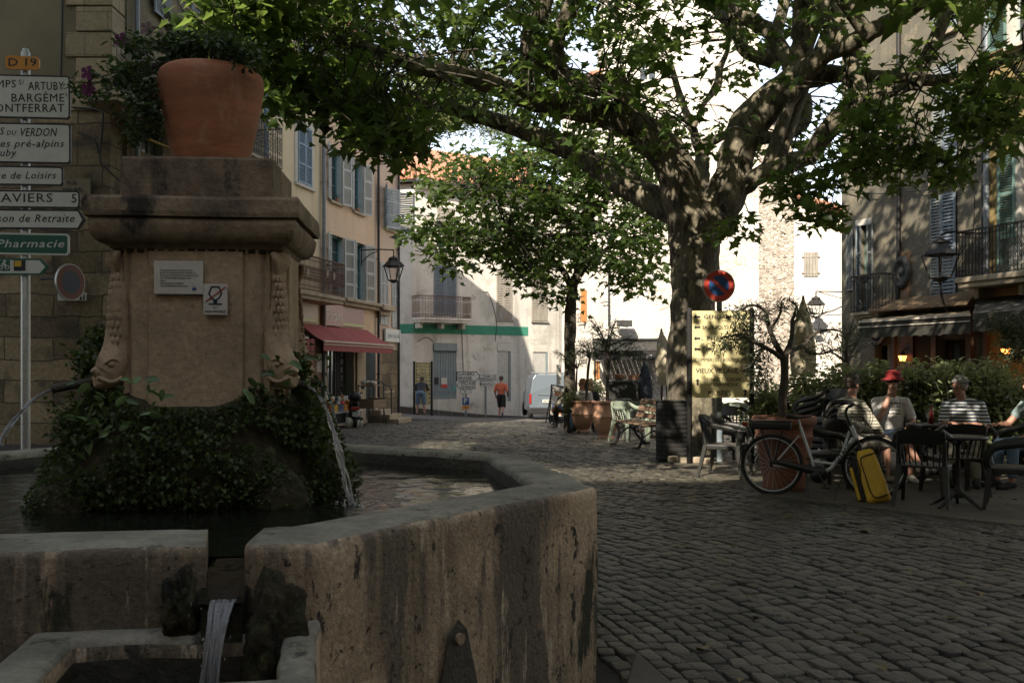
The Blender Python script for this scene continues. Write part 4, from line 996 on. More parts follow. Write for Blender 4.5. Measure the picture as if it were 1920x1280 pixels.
def downpipe(root, x, z0, z1, m="zinc", r=.05, y=-.08, name="downpipe"):
    b = MB(); b.tube([(x, y, z0), (x, y, z1)], r, 12)
    for z in np.arange(z0+.8, z1, 2.0): b.tube([(x, y, z-.02), (x, y, z+.02)], r*1.25, 12); b.b2((x-.012, y, z-.01), (x+.012, -.002, z+.01))
    return b.build(name, m, root)
def lantern(name, label, loc, rz, h=.62, arm=None, glow=None, group=None, m="iron"):
    """French street lantern with its bottom at the root; arm: list of world-local points for the bracket"""
    t = thing(name, label, "lantern", loc, rz, group); b = MB(); w0, w1 = h*.15, h*.27
    z0, z1, z2 = h*.10, h*.60, h*.86
    for sx, sy in ((1, 1), (1, -1), (-1, -1), (-1, 1)): b.bar((sx*w0, sy*w0, z0), (sx*w1, sy*w1, z1), h*.03, h*.03)
    for zz, ww in ((z0, w0), (z1, w1)):
        for a, c in (((1, 1), (1, -1)), ((1, -1), (-1, -1)), ((-1, -1), (-1, 1)), ((-1, 1), (1, 1))): b.bar((a[0]*ww, a[1]*ww, zz), (c[0]*ww, c[1]*ww, zz), h*.035, h*.035)
    b.lathe([(w1*1.55, z1), (w1*1.5, z1+h*.03), (w1*.75, z2-.02), (w1*.7, z2)], 4, (0, 0, 0), 0, False); b.lathe([(w1*.72, z2), (w1*.72, z2+h*.04), (w1*.3, z2+h*.09), (.001, z2+h*.14)], 8)
    b.lathe([(w0*1.3, z0), (w0*.8, z0-h*.06), (.001, z0-h*.10)], 8)
    b.build("lantern_frame", m, t)
    g = MB()
    for a, c in (((1, 1), (1, -1)), ((1, -1), (-1, -1)), ((-1, -1), (-1, 1)), ((-1, 1), (1, 1))): k = .93; g.quad((a[0]*w0*k, a[1]*w0*k, z0), (c[0]*w0*k, c[1]*w0*k, z0), (c[0]*w1*k, c[1]*w1*k, z1), (a[0]*w1*k, a[1]*w1*k, z1))
    g.build("lantern_pane", glow or "frosted", t)
    if arm: a = MB(); [a.tube(crom(p, 4), r_, 6) for p, r_ in arm]; a.build("bracket", m, t)
    return t
# ---------------- left row of houses ----------------
LF = Frame(-8.19, 18, .207, 1)
X = LF.x; Z = LF.z
xV0, xY0, xP0, xN0, xE = X(212), X(492), X(604), X(705), X(745)
def opening(pxa, pxb, pya, pyb, at_=None):  # px left,right, top & bottom y measured at px at_
    q = at_ if at_ is not None else (pxa+pxb)/2; return (X(pxa), X(pxb), Z(q, pyb), Z(q, pya))
# vine-covered house (nearest)
vb = bldg("old_house", "shaded brownish plaster house behind the terracotta pot with bare vine stems on its wall", LF)
w1 = opening(370, 391, -60, 108); w0 = opening(303, 322, -160, 42)
lowv = (X(262), X(305), Z(283, 290), Z(283, 205))
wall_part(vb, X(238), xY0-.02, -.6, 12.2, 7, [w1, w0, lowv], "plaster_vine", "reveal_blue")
for w_ in (w1, w0): window_part(vb, *w_, cols=2, rows=4, gm="glass_pale"); sill(vb, w_[0], w_[1], w_[2])
window_part(vb, *lowv, fm="zinc", cols=3, rows=1, gm="glass_pale")
b = MB(); b.b2((lowv[0], -.25, lowv[3]-.28), (lowv[1], .1, lowv[3]-.02)); b.b2((lowv[0], -.22, lowv[2]+.2), (lowv[1], -.15, lowv[2]+.24)); b.build("yellow_blind", mat("yellow_blind", (.42, .30, .02), rough=.6), vb)
for (xh, sd) in ((w1[0]-.02, -1), (w1[1]+.02, 1)): shutter_leaf(vb, xh, w1[2], w1[3], .42, 172, -sd, "shutter_slate", 3, -.05)
shutter_leaf(vb, w0[0]-.02, w0[2], w0[3], .42, 172, 1, "shutter_slate", 3, -.05)
downpipe(vb, X(420), -.5, 12, "shutter_blue", .055); downpipe(vb, X(249), 2.6, 12, "zinc", .05, -.1)
roof_part(vb, X(238), xY0-.02, 12.2, 7); 
b = MB()
for k in range(9):  # bare vine stems sweeping down to the right
    o = k*.045; pts = []
    for t in np.linspace(0, 1, 9):
        px_ = 277+(338-277)*t**1.35+k*2.2*(1-t*.4); py_ = -5+90*t-k*1.5; pts.append((X(px_), -.05-.02*math.sin(k*2+t*5), Z(px_, py_)))
    b.tube(crom(pts, 2), .014+.006*(k % 3), 6)
for (a, c_) in (((330, 0), (352, 30)), ((335, 40), (350, 62)), ((300, 60), (340, 95))):
    b.tube(crom([(X(a[0]), -.03, Z(a[0], a[1])), (X((a[0]+c_[0])/2), -.03, Z((a[0]+c_[0])/2, (a[1]+c_[1])/2+5)), (X(c_[0]), -.03, Z(c_[0], c_[1]))], 4), .012, 5)
b.build("vine_stem", "twig", vb)
# its long balcony
by = -.85
bx0, bx1 = X(222, by), X(531, by); zb = Z(531, 312, by); zt = zb+.95
slab(vb, bx0, bx1, zb, -by, .16, "stone_trim", brackets=False)
railing(vb, [(bx0, by+.03), (bx1, by+.03), (bx1, -.03)], zb, zt, "iron", .13, True, name="balcony_railing", diag=True)
# yellow house
yb = bldg("yellow_house", "tall pale yellow plaster house with one closed blue louvred shutter", LF)
s1 = (X(557), X(583), Z(570, 348), Z(570, 236)); s2 = (X(557), X(583), Z(570, 190), Z(570, 40))
gl = (X(500), X(545), 1.0, 3.2)
wall_part(yb, xY0, xP0-.01, -.6, 12.6, 7, [s1, s2, gl], "plaster_yellow", "plaster_yellow")
for s_ in (s1, s2):
    surround(yb, *s_, w=.17, m="white_trim"); xm = (s_[0]+s_[1])/2
    window_part(yb, *s_, fm="shutter_blue")
    shutter_leaf(yb, s_[0]+.005, s_[2]+.02, s_[3]-.01, xm-s_[0]-.01, 2, 1, "shutter_blue", 3, -.03); shutter_leaf(yb, s_[1]-.005, s_[2]+.02, s_[3]-.01, xm-s_[0]-.01, 2, -1, "shutter_blue", 3, -.03)
window_part(yb, *gl)
downpipe(yb, X(494), 0, 12.6, "shutter_blue", .06); roof_part(yb, xY0, xP0-.01, 12.6, 7)
# pink house with the grocery
pb = bldg("pink_house", "pinkish beige house with grey open shutters above the grocery with the dark red awning", LF)
U1 = (X(618.6), X(640), Z(640, 371+13), Z(640, 284)); U2 = (X(662), X(680), Z(679, 402), Z(679, 307))
M1 = (X(618.6), X(644), Z(640, 560), Z(640, 445)); M2 = (X(667), X(684), Z(684, 566), Z(684, 459))
zf0 = Z(604.6, 607); zf1 = Z(604.6, 570)    # fascia band
T1 = (X(618.6), X(640), Z(640, 215), Z(640, 60)); T2 = (X(662), X(680), Z(679, 245), Z(679, 110))
gnd = gz(-5, 31)
shopw = (X(613), X(664), gnd+.02, zf0-.05, .9); door2 = (X(684), X(704), gnd+.05, zf0-.25, .5)
wall_part(pb, xP0, xN0, -1.0, 12.0, 7, [U1, U2, M1, M2, T1, T2, shopw, door2], "plaster_pink", "reveal_blue")
def open_shutters(root, w_, m, wleaf, a1=168, a2=168, pan=3, solid=0, l=True, r=True, y=-.04):
    if l: shutter_leaf(root, w_[0]-.01, w_[2], w_[3], wleaf, a1, 1, m, pan, y, solid)
    if r: shutter_leaf(root, w_[1]+.01, w_[2], w_[3], wleaf, a2, -1, m, pan, y, solid)
for w_ in (U1, U2, T1, T2): window_part(pb, *w_, y=.19, fm="teal_frame", cols=2, rows=3); sill(pb, w_[0], w_[1], w_[2], "stone_trim")
for w_ in (M1, M2): window_part(pb, *w_, y=.19, fm="teal_frame", cols=2, rows=4); sill(pb, w_[0], w_[1], w_[2], "stone_trim")
lw = (U2[0]-U1[1])/2-.03
for w_ in (U1, U2, T1, T2): open_shutters(pb, w_, "shutter_grey", lw, 165, 165)
lw2 = (M2[0]-M1[1])/2-.03
for w_ in (M1, M2): open_shutters(pb, w_, "shutter_grey", lw2, 165, 165, 4)
zc = Z(645, 565)
b = MB(); b.b2((X(636), -.30, zc-.02), (xN0+.02, -.002, zc+.10)); b.b2((X(636), -.20, zc-.14), (xN0+.02, -.002, zc-.022)); b.build("shop_cornice", "stone_trim", pb, bevel=.03)
byp = -.75; zbp = Z(648, 558, byp); x0b, x1b = X(546, byp), X(648, byp)
slab(pb, x0b, x1b, zbp, -byp, .22, "stone_trim", brackets=False); r_ = railing(pb, [(x0b, -.03), (x0b, byp+.03), (x1b, byp+.03), (x1b, -.03)], zbp, zbp+.98, "rusty_iron", .085, True, name="balcony_railing", diag=True)
b = MB()
for px_, py_ in ((564, 488), (577, 510), (613.5, 513), (626, 518)):
    x_, z_ = X(px_, byp), Z(px_, py_, byp)
    for a in range(3): A = a*math.pi/3; b.bar((x_-math.cos(A)*.075, byp-.012, z_-math.sin(A)*.11), (x_+math.cos(A)*.075, byp-.012, z_+math.sin(A)*.11), .025, .012)
b.build("star_ornament", "cream_stripe", r_)
# flower pots on sills
def sill_pot(x, z, n, lab):
    t = thing("flower_pot", lab, "flower pot", LF.w(x, -.02, z), 0, "flower pots on the window sills"); b = MB(); b.lathe([(0, 0), (.05, 0), (.075, .12), (.065, .12), (0, .1)], 14); b.build("pot", "terracotta", t)
    leaf_mesh("foliage", cluster((0, 0, .2), n, .06, .8), RNG.uniform(.04, .07, n), T_OVAL, "pot_leaf", t)
sill_pot(U1[0]+(U1[1]-U1[0])*.55, U1[2], 60, "small green potted plant on the sill of the first open window of the pink house"); sill_pot(U2[0]+(U2[1]-U2[0])*.4, U2[2], 40, "small red flowered pot on the sill of the second open window of the pink house")
# shop front
b = MB(); b.b2((X(557), -.06, zf0), (X(592), -.004, zf1+.05), 1); b.b2((X(601), -.16, zf0-.04), (X(634), -.004, zf1+.02), 0); b.b2((X(634)+.01, -.06, zf0), (X(679), -.004, zf1+.0), 0)
b.b2((X(557), -.063, zf0+.03), (X(592), -.06, zf0+.10), 2); b.b2((X(634)+.01, -.063, zf0+.03), (X(679), -.06, zf0+.10), 2)
b.text("Proxi", (X(601)+X(634))/2, (zf0+zf1)/2-.01, .34, -.164, w=(X(634)-X(601))*.86, mi=3, bold=.03)
b.build("shop_fascia", ["shop_fascia", "shop_fascia_pale", "lime", "paper_white"], pb)
for pa, pc, o_, dz_ in ((666, 674, .08, .05), (675, 684, .05, .1), (604, 612.5, .05, .06)):
    b = MB(); b.b2((X(pa), -o_, gnd), (X(pc), -.003, zf0-dz_)); b.build("pilaster", "stone_trim", pb, bevel=.02)
b = MB(); b.b2((X(580), -.045, gnd), (X(602), -.004, zf0-.08)); b.build("wood_panel", "bench_wood", pb)
b = MB(); nx = X(592); b.b2((nx-.05, -.055, 1.30), (nx+.35, -.047, 1.85)); b.build("shop_notice", "paper_white", pb)
window_part(pb, shopw[0], X(648), gnd+.5, shopw[3], y=.35, fm="zinc", cols=4, rows=1, name="shop_window")
b = MB(); xs_, xe_ = X(648), X(664); b.b2((xs_, .30, gnd+.05), (xe_, .36, shopw[3])); 
for k, ch in enumerate("SORTIE"): b.text(ch, (xs_+xe_)/2+.05, 2.0-k*.27-.1, .16, .296, mi=1, bold=.02)
b.build("exit_door_panel", ["black_fabric", "sign_white"], pb)
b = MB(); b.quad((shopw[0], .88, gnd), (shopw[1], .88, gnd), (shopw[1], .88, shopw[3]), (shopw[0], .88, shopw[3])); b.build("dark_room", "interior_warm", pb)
window_part(pb, door2[0], door2[1], gnd+.05, door2[3], y=.4, fm="brown_wood", cols=2, rows=2, name="shop_door")
def awning(name, label, xa, xb, zt, zf, out, val, m, stripe=True, front_x=None, group=None, fr=LF, par=None, vm=None, scal=0):
    t = thing(name, label, "awning", fr.loc(), fr.rz, group); b = MB(); n = 24
    vs = []; fxa, fxb = front_x or (xa, xb)
    for i in range(n+1):
        for j in range(7):
            u, v = i/n, j/6; x = (xa+(xb-xa)*u)*(1-v)+(fxa+(fxb-fxa)*u)*v; y = -.08-(out-.08)*v; z = zt+(zf-zt)*v-.05*math.sin(math.pi*v)-.012*math.sin(u*n*1.5)*math.sin(math.pi*v); vs.append((x, y, z))
    b.add(vs, [(i*7+j, i*7+j+1, (i+1)*7+j+1, (i+1)*7+j) for i in range(n) for j in range(6)], 0, True); b.build("canopy", m, t)
    v = MB(); vs = []
    for i in range(n*2+1):
        u = i/(n*2); x = fxa+(fxb-fxa)*u; y = -out-.01*math.sin(i*1.3)
        sc_ = scal*abs(math.sin(u*math.pi*12)) if scal else 0
        vs += [(x, -out, zf), (x, y, zf-val+sc_)]
    v.add(vs, [(2*i, 2*i+1, 2*i+3, 2*i+2) for i in range(n*2)], 0, True); v.build("valance", vm or m, t)
    if stripe:
        s_ = MB(); s_.bar((fxa, -out-.012, zf), (fxb, -out-.012, zf), .03, .05); s_.bar((fxa, -out-.022, zf-val*.32), (fxb, -out-.022, zf-val*.32), .008, .025); s_.build("front_bar", "cream_stripe", t)
    a = MB()
    for x0_, x1_ in ((xa+.15, fxa+.15), (xb-.15, fxb-.15)): a.bar((x0_, -.05, zt-.25), ((x0_+x1_)/2, -out*.6, (zt+zf)/2-.14), .035, .035); a.bar(((x0_+x1_)/2, -out*.6, (zt+zf)/2-.14), (x1_, -out+.02, zf-.02), .035, .035)
    a.build("folding_arm", "zinc", t); return t
ao = 1.0
awning("shop_awning", "long dark red shop awning with cream edge above the grocery window", X(558), X(684), Z(620, 612), Z(606.5, 639, -ao), ao, .27, "awning_red", front_x=(X(606.5, -ao), X(737, -ao)))
awning("shop_awning", "short dark red awning partly hidden behind the fountain pillar", X(515), X(550), Z(540, 606), Z(577, 633, -ao), ao, .35, "awning_red", front_x=(X(540, -ao), X(577, -ao)))
b = MB(); vs = []
for i in range(17): x_ = X(562, -ao)+i*.06; vs += [(x_, -ao+.05*math.sin(i*1.4), Z(577, 633, -ao)-.02), (x_+.02, -ao+.06*math.sin(i*1.4), .45)]
b.add(vs, [(2*i, 2*i+1, 2*i+3, 2*i+2) for i in range(16)], 0, True); o = b.build("awning_curtain", mat("curtain_pink", (.32, .10, .09), rough=.8), None); o.location = LF.loc(); o.rotation_euler = (0, 0, LF.rz); tag(o, "hanging red side curtain below the short awning beside the fountain", "curtain")
roof_part(pb, xP0, xN0, 12.0, 7); downpipe(yb, xP0-.09, .2, 12.4, "zinc", .055, -.1); downpipe(pb, xN0-.02, .4, 12, "iron", .045, -.1)
# last narrow house at the street corner
nb = bldg("corner_house", "narrow rose beige house closing the shop row at the street corner", LF)
UN = (X(721), X(738), Z(738, 434), Z(722, 352)); UT = (X(720), X(735), Z(735, 300), Z(735, 225)); L1 = (X(712), X(727), Z(722, 609), Z(716, 492)); L2 = (X(734), X(744), Z(742, 614), Z(742, 528))
GW = (X(720), X(733.5), Z(727, 732), Z(727, 662))
wall_part(nb, xN0+.005, xE, -1.2, 10.1, 6.5, [UN, UT, L1, L2, GW], "plaster_rose", "reveal_blue")
window_part(nb, *UN, fm="teal_frame"); window_part(nb, *UT, fm="white_trim"); window_part(nb, *L1); window_part(nb, *L2)
shutter_leaf(nb, UN[0]-.01, UN[2], UN[3], .85, 158, 1, "shutter_slate", 3, -.04); shutter_leaf(nb, UN[1]+.01, UN[2], UN[3], .75, 120, -1, "shutter_grey", 3, -.04); sill(nb, UN[0], UN[1], UN[2])
shutter_leaf(nb, UN[0]+.02, UN[2], UN[3], .7, 30, 1, "shutter_grey", 3, -.03)
for w_ in (L1, L2):
    xm = (w_[0]+w_[1])/2; shutter_leaf(nb, w_[0]+.01, w_[2], w_[3], xm-w_[0]-.015, 1, 1, "shutter_grey", 3, -.02, 1); shutter_leaf(nb, w_[1]-.01, w_[2], w_[3], xm-w_[0]-.015, 1, -1, "shutter_grey", 3, -.02, 1)
surround(nb, *GW, w=.14, m="stone_trim")
b = MB(); 
for k in range(8): xx = GW[0]+(GW[1]-GW[0])*(k+.5)/8; b.b2((xx-.02, .02, GW[2]), (xx+.02, .05, GW[3]))
for k in range(14): zz = GW[2]+(GW[3]-GW[2])*(k+.5)/14; b.b2((GW[0], .051, zz-.02), (GW[1], .07, zz+.02))
b.build("window_grille", mat("grille_yellow", (.38, .29, .14), rough=.7), nb); window_part(nb, *GW, y=.2)
zs0 = Z(727, 640)
b = MB(); b.b2((xN0+.25, -.05, -1.2), (xE-.02, -.003, Z(727, 655))); b.build("stone_base", "ashlar", nb)
b = MB(); b.b2((xN0-.15, -.35, Z(715, 583)), (xN0+1.2, -.003, Z(715, 572))); b.b2((xN0-.05, -.2, Z(715, 592)), (xN0+1.0, -.003, Z(715, 584))); b.build("corner_cornice", "stone_trim", nb, bevel=.03)
b = MB(); xa_, xb_ = X(717.5), X(745.5); za_, zb__ = Z(732, 641), Z(732, 617); b.b2((xa_, -.12, za_), (xb_, -.055, zb__), 0); b.text("Salomé & Antonin", (xa_+xb_)/2, (za_+zb__)/2, .19, -.123, w=(xb_-xa_)*.8, mi=1, shear=.3); b.build("shop_sign", ["sign_white", "zinc"], nb)
roof_part(nb, xN0, xE, 10.1, 6.5, rise=2.6); eave_part(nb, xN0, xE, 10.1); downpipe(nb, xE-.08, -1, 10.0, "grey_iron", .05)
b = MB()  # stair rail at the corner door
for a, c_ in (((713, 714, 0), (734, 728, 0)), ((734, 728, 0), (734, 778, 0)), ((706, 712, 0), (713, 714, 0))):
    b.tube([(X(a[0], -.7), -.7, Z(a[0], a[1], -.7)), (X(c_[0], -.7), -.7, Z(c_[0], c_[1], -.7))], .022, 6)
b.build("stair_rail", "grey_iron", nb)
b = MB(); gg = gz(-4.8, 34.5)
for k in range(3): b.b2((X(690)-.0, -1.1+k*.32, -1.2), (X(716)-k*.12, -.003+.0*k, gg+.14+k*.15))
b.build("doorstep", "stone_trim", nb, bevel=.02)
# street lantern on a bracket
lx, lz = X(738, -1.15), Z(738, 531, -1.15)
p = LF.w(lx, -1.15, lz)
lantern("street_lantern", "black street lantern hanging from a wall bracket at the corner of the shop row", p, LF.rz, .92, [([(0, 0, .9), (0, 0, 1.02), (0, 0, 1.12)], .02), ([(0, 0, 1.1), (0, .5, 1.13), (0, 1.12, 1.12)], .022), ([(0, .5, 1.1), (0, .85, .95), (0, 1.12, .70)], .015), ([(0, 1.12, 1.2), (0, 1.12, .6)], .022)])
# ---------------- quoined stone house at the frame edge ----------------
QF = Frame(-16.0, 19.45, 1, 0.0)
qx1 = QF.x(207); qb = bldg("stone_house", "dark stone house with plaster top and big quoin blocks behind the direction signs", QF)
wall_part(qb, -2, qx1, -.6, QF.z(100, 205), 6, [], "ashlar", name="stone_wall")
wall_part(qb, -2, qx1, QF.z(100, 205)+.002, 12.5, 6, [], "plaster_dark", name="plaster_wall")
b = MB(); zq = QF.z(150, 205); k = 0
while zq < 12.3:
    h = .50; wl = (qx1-QF.x(144)) if k % 2 else (qx1-QF.x(124)); b.b2((qx1-wl, -.05, zq+.015), (qx1+.05, .62, zq+h-.012)); zq += h; k += 1
b.build("quoin", "quoin_stone", qb, bevel=.018)
b = MB(); zq = QF.z(150, 835)
b.b2((QF.x(-40), -.03, QF.z(100, 207)), (qx1+.03, .3, QF.z(100, 203))); b.build("string_course", "stone_trim", qb)
b = MB(); 
for pts in ([(120, -5), (119, 60), (117, 145)], [(140, 203), (190, 210), (195, 235), (190, 300), (205, 320), (232, 345)], [(150, 250), (178, 262), (188, 290)]):
    b.tube(crom([(QF.x(a), -.07, QF.z(a, c_)) for a, c_ in pts], 5), .02, 6)
b.build("cable", "black_plastic", qb)
b = MB(); xa_, xb_ = QF.x(100), QF.x(173); b.b2((xa_, -.09, QF.z(140, 375)), (xb_, -.055, QF.z(140, 337)), 0)
b.text("RUE", (xa_+xb_)/2+.02, QF.z(140, 344.5), .075, -.093, mi=1, bold=.02); b.text("MAUREL", (xa_+xb_)/2+.05, QF.z(140, 357.5), .075, -.093, mi=1, bold=.02)
o = b.build("street_name_plate", ["plaster_vine", "sign_black"], None); o.location = QF.loc(); tag(o, "cream street name plate RUE on the stone corner behind the signs", "sign")
b = MB(); xa_, xb_ = QF.x(112), QF.x(165); b.b2((xa_, -.09, QF.z(140, 564)), (xb_, -.055, QF.z(140, 549)), 0)
b.text("SORTIE", QF.x(138), QF.z(140, 553.5), .045, -.093, mi=1, bold=.03); b.text("LOISIRS", QF.x(138), QF.z(140, 560), .045, -.093, mi=1, bold=.03)
for q, s_ in ((155, 1.0), (161, .7)): b.b2((QF.x(q)-.02*s_, -.094, QF.z(140, 563)), (QF.x(q)+.02*s_, -.093, QF.z(140, 563)+.13*s_), 1); b.box((QF.x(q), -.0935, QF.z(140, 563)+.155*s_), (.03*s_, .001, .03*s_), 1)
o = b.build("small_wall_sign", ["sign_white", "sign_black"], None); o.location = QF.loc(); tag(o, "small white pictogram plate low on the stone wall behind the round sign", "sign")
roof_part(qb, -2, qx1, 12.5, 6)
# ---------------- pale corner house at the end of the street ----------------
o_ = at(775, 700, 42.3); GF = Frame(o_.x, o_.y, math.cos(R(33)), math.sin(R(33))); X = GF.x; Z = GF.z
gb = bldg("pale_house", "pale weathered house with green painted band and rusty balcony at the end of the street", GF)
gE = X(1053); zE = Z(775, 344)
def op(a, c_, t, bt, q=None): q = q or (a+c_)/2; return (X(a), X(c_), Z(q, bt), Z(q, t))
bw = op(813, 856, 498, 592); w2_ = op(931, 960, 507, 599); w3_ = op(997, 1026, 497, 602); u1 = op(820, 852, 389, 432); u2 = op(944, 962, 395, 480); u3 = op(1003, 1024, 400, 482)
g1 = op(812, 856, 643, 748); g2 = op(932, 958, 643, 752); g3 = op(999, 1027, 645, 758)
wall_part(gb, 0, gE, -2, zE, 8, [bw, w2_, w3_, u1, u2, u3, g1, g2, g3], "plaster_white", "plaster_white", rd=.14)
for w_, m_ in ((bw, "shutter_slate"), (w2_, "shutter_wood"), (w3_, "shutter_wood"), (u1, "shutter_wood"), (u2, "shutter_wood"), (u3, "shutter_wood")):
    xm = (w_[0]+w_[1])/2; lw = xm-w_[0]-.015
    shutter_leaf(gb, w_[0]+.01, w_[2]+.02, w_[3]-.01, lw, 1, 1, m_, 4, -.01, 1 if m_ == "shutter_wood" and w_ in (w2_, w3_) else 0, dens=.075); shutter_leaf(gb, w_[1]-.01, w_[2]+.02, w_[3]-.01, lw, 1, -1, m_, 4, -.01, 1 if m_ == "shutter_wood" and w_ in (w2_, w3_) else 0, dens=.075)
    window_part(gb, *w_, y=.1)
    if w_ not in (bw,): sill(gb, w_[0], w_[1], w_[2], "shutter_wood", .07, .08)
byg = -.75; x0g, x1g = X(788, byg), X(884, byg); zbg = Z(836, 596, byg)
slab(gb, x0g, x1g, zbg, -byg, .2, "plaster_white"); railing(gb, [(x0g, -.03), (x0g, byg+.03), (x1g, byg+.03), (x1g, -.03)], zbg, zbg+.92, "rusty_iron", .13, True, name="balcony_railing", diag=True)
b = MB(); zt_ = Z(775, 607); b.b2((0.0, -.012, zt_-.40), (X(990), -.002, zt_), 0); b.build("green_band", "green_paint", gb)
# chamfered corner
CH = MB(); cx_, cy_ = -1.1, 1.25
def chq(z0, z1, off=0.0, mi=0): n = Vector((-cy_, cx_*-1*-1, 0)); d_ = Vector((cx_, cy_, 0)).normalized(); o2 = Vector((-d_.y, d_.x, 0))*off; CH.quad(Vector((cx_, cy_, z0))+o2, Vector((0, 0, z0))+o2, Vector((0, 0, z1))+o2, Vector((cx_, cy_, z1))+o2, mi=mi)
chq(-2, zE); chq(zt_-.40, zt_, .012, 1)
CH.quad((cx_, cy_+7, -2), (cx_, cy_, -2), (cx_, cy_, zE), (cx_, cy_+7, zE)); CH.build("corner_wall", ["plaster_white", "green_paint"], gb)
b = MB()   # string course and eaves
zs_ = Z(775, 474); b.b2((-.02, -.05, zs_-.05), (X(800), -.002, zs_+.05)); b.b2((-.05, -.35, zE-.02), (gE, .02, zE+.10)); b.b2((-.03, -.2, zE-.18), (gE, -.002, zE-.03)); b.build("cornice", "plaster_cream", gb, bevel=.02)
b = MB(); b.tube([(-1.3, 1.0, zE+.1), (-.1, -.42, zE+.1), (gE, -.42, zE+.1)], .08, 8); b.build("gutter", "zinc", gb)
b = MB(); rz_ = zE+.12; pk = 2.3
E_ = [(-.2, -.5, rz_), (gE+.2, -.5, rz_), (gE+.2, 8.2, rz_), (-1.5, 8.2, rz_), (-1.5, 1.1, rz_)]; RG = [(2.0, 4, rz_+pk), (gE-1.2, 4, rz_+pk)]
b.add(E_+RG, [(0, 1, 6, 5), (1, 2, 6), (2, 3, 5, 6), (3, 4, 5), (4, 0, 5)])
def tiles(p0, p1, q0, q1, n):
    for k in range(n+1):
        t = k/n; a = Vector(p0).lerp(Vector(p1), t); c_ = Vector(q0).lerp(Vector(q1), t); b.tube([a+Vector((0, 0, .04)), c_+Vector((0, 0, .04))], .085, 5)
tiles(E_[0], E_[1], (2.0, 4, rz_+pk), (gE-1.2, 4, rz_+pk), 36); tiles(E_[4], E_[0], RG[0], RG[0], 7); tiles(E_[3], E_[4], RG[0], RG[0], 24); b.build("roof", "roof_tile", gb)
def chimney(root, x, y, z, w_, h, par_label=None):
    b = MB(); b.box((x, y, z+h/2), (w_, w_*.7, h)); b.box((x, y, z+h+.06), (w_*1.12, w_*.8, .12)); b.box((x, y, z+h+.16), (w_*1.0, w_*.7, .08)); b.build("chimney", "chimney_brick", root)
p = at(786, 300, 44.5); lx_, ly_ = (p.x-GF.o.x)*GF.u.x+(p.y-GF.o.y)*GF.u.y, (p.x-GF.o.x)*GF.n.x+(p.y-GF.o.y)*GF.n.y
chimney(gb, lx_, ly_, zE+.5, .85, 1.15)
b = MB(); b.box((lx_, ly_-.25, zE+.62), (1.0, .9, .35)); b.build("chimney_base", "white_trim", gb)
p = at(976, 330, 47.5); lx_, ly_ = (p.x-GF.o.x)*GF.u.x+(p.y-GF.o.y)*GF.u.y, (p.x-GF.o.x)*GF.n.x+(p.y-GF.o.y)*GF.n.y
chimney(gb, lx_, ly_, zE+.9, .95, 1.35)
# ground floor fittings
b = MB(); b.b2((g1[0]+.01, -.08, g1[3]-.33), (g1[1]-.01, .1, g1[3]-.01), 0)
for k in range(9): xx = g1[0]+(g1[1]-g1[0])*k/9; b.b2((xx+.012, .05, g1[2]+.55), (xx+(g1[1]-g1[0])/9-.006, .09, g1[3]-.34), 0)
b.b2((g1[0], .04, g1[2]), (g1[1], .10, g1[2]+.54), 0)
for k in range(5): xx = g1[0]+(g1[1]-g1[0])*(k+.5)/5; b.b2((xx-.07, .035, g1[2]+.22), (xx+.07, .039, g1[2]+.42), 1)
f = b.build("shop_shutter", ["grey_panel", "shutter_slate"], gb)
b = MB(); x_ = g1[0]+.08; zz = Z(835, 720); b.b2((x_, .02, zz), (x_+.2, .03, zz+.3), 0); b.b2((x_+.33, .02, zz-.15), (x_+.62, .03, zz+.28), 1); b.b2((x_+.33, .016, zz-.15), (x_+.62, .02, zz), 2); b.b2((x_+.85, .02, zz-.3), (x_+1.1, .03, zz-.08), 3)
b.build("poster", ["sign_black", "paper_white", "sign_red", mat("poster_teal", (.12, .30, .28), rough=.6)], gb)
for g_, nm in ((g2, "pale_panel"), (g3, "pale_panel")):
    b = MB(); b.b2((g_[0]+.01, .02, g_[2]), (g_[1]-.12, .06, g_[3]-.38), 0); b.b2((g_[0]+.01, -.02, g_[3]-.36), (g_[1]-.01, .08, g_[3]-.01), 1); b.b2((g_[1]-.11, -.01, g_[2]), (g_[1]-.01, .09, g_[3]-.37), 2)
    b.build("shop_shutter", [nm, "paper_white", "grey_panel"], gb)
b = MB(); b.b2((X(908), -.02, Z(914, 656.6)), (X(920), -.003, Z(914, 648.6))); b.text("PLACE", X(914), Z(914, 651), .05, -.022, mi=1); b.text("DE L'EGLISE", X(914), Z(914, 654), .05, -.022, w=.4, mi=1); b.build("street_plate", ["paper_white", "brown_wood"], gb)
b = MB(); b.b2((X(777), -.02, Z(780, 654)), (X(785), -.003, Z(780, 648))); b.build("street_plate", ["paper_white"], gb)
b = MB()
for pts in ([(778, 470), (800, 473), (900, 481), (985, 489), (1048, 494)], [(865, 604), (866, 640), (868, 700), (867, 770)], [(905, 548), (916, 551), (930, 600), (928, 640)], [(782, 640), (800, 632), (812, 640)]):
    b.tube(crom([(X(a), -.03, Z(a, c_)) for a, c_ in pts], 4), .014, 5)
b.build("cable", "grey_iron", gb)
downpipe(gb, X(1049), -1, zE, "galvanised", .06, -.1)
b = MB(); b.tube([(X(1049), -.1, -1), (X(1049), -.1, Z(1049, 684))], .08, 10); b.build("red_pipe_boot", mat("pipe_red", (.42, .10, .07), rough=.7), gb)
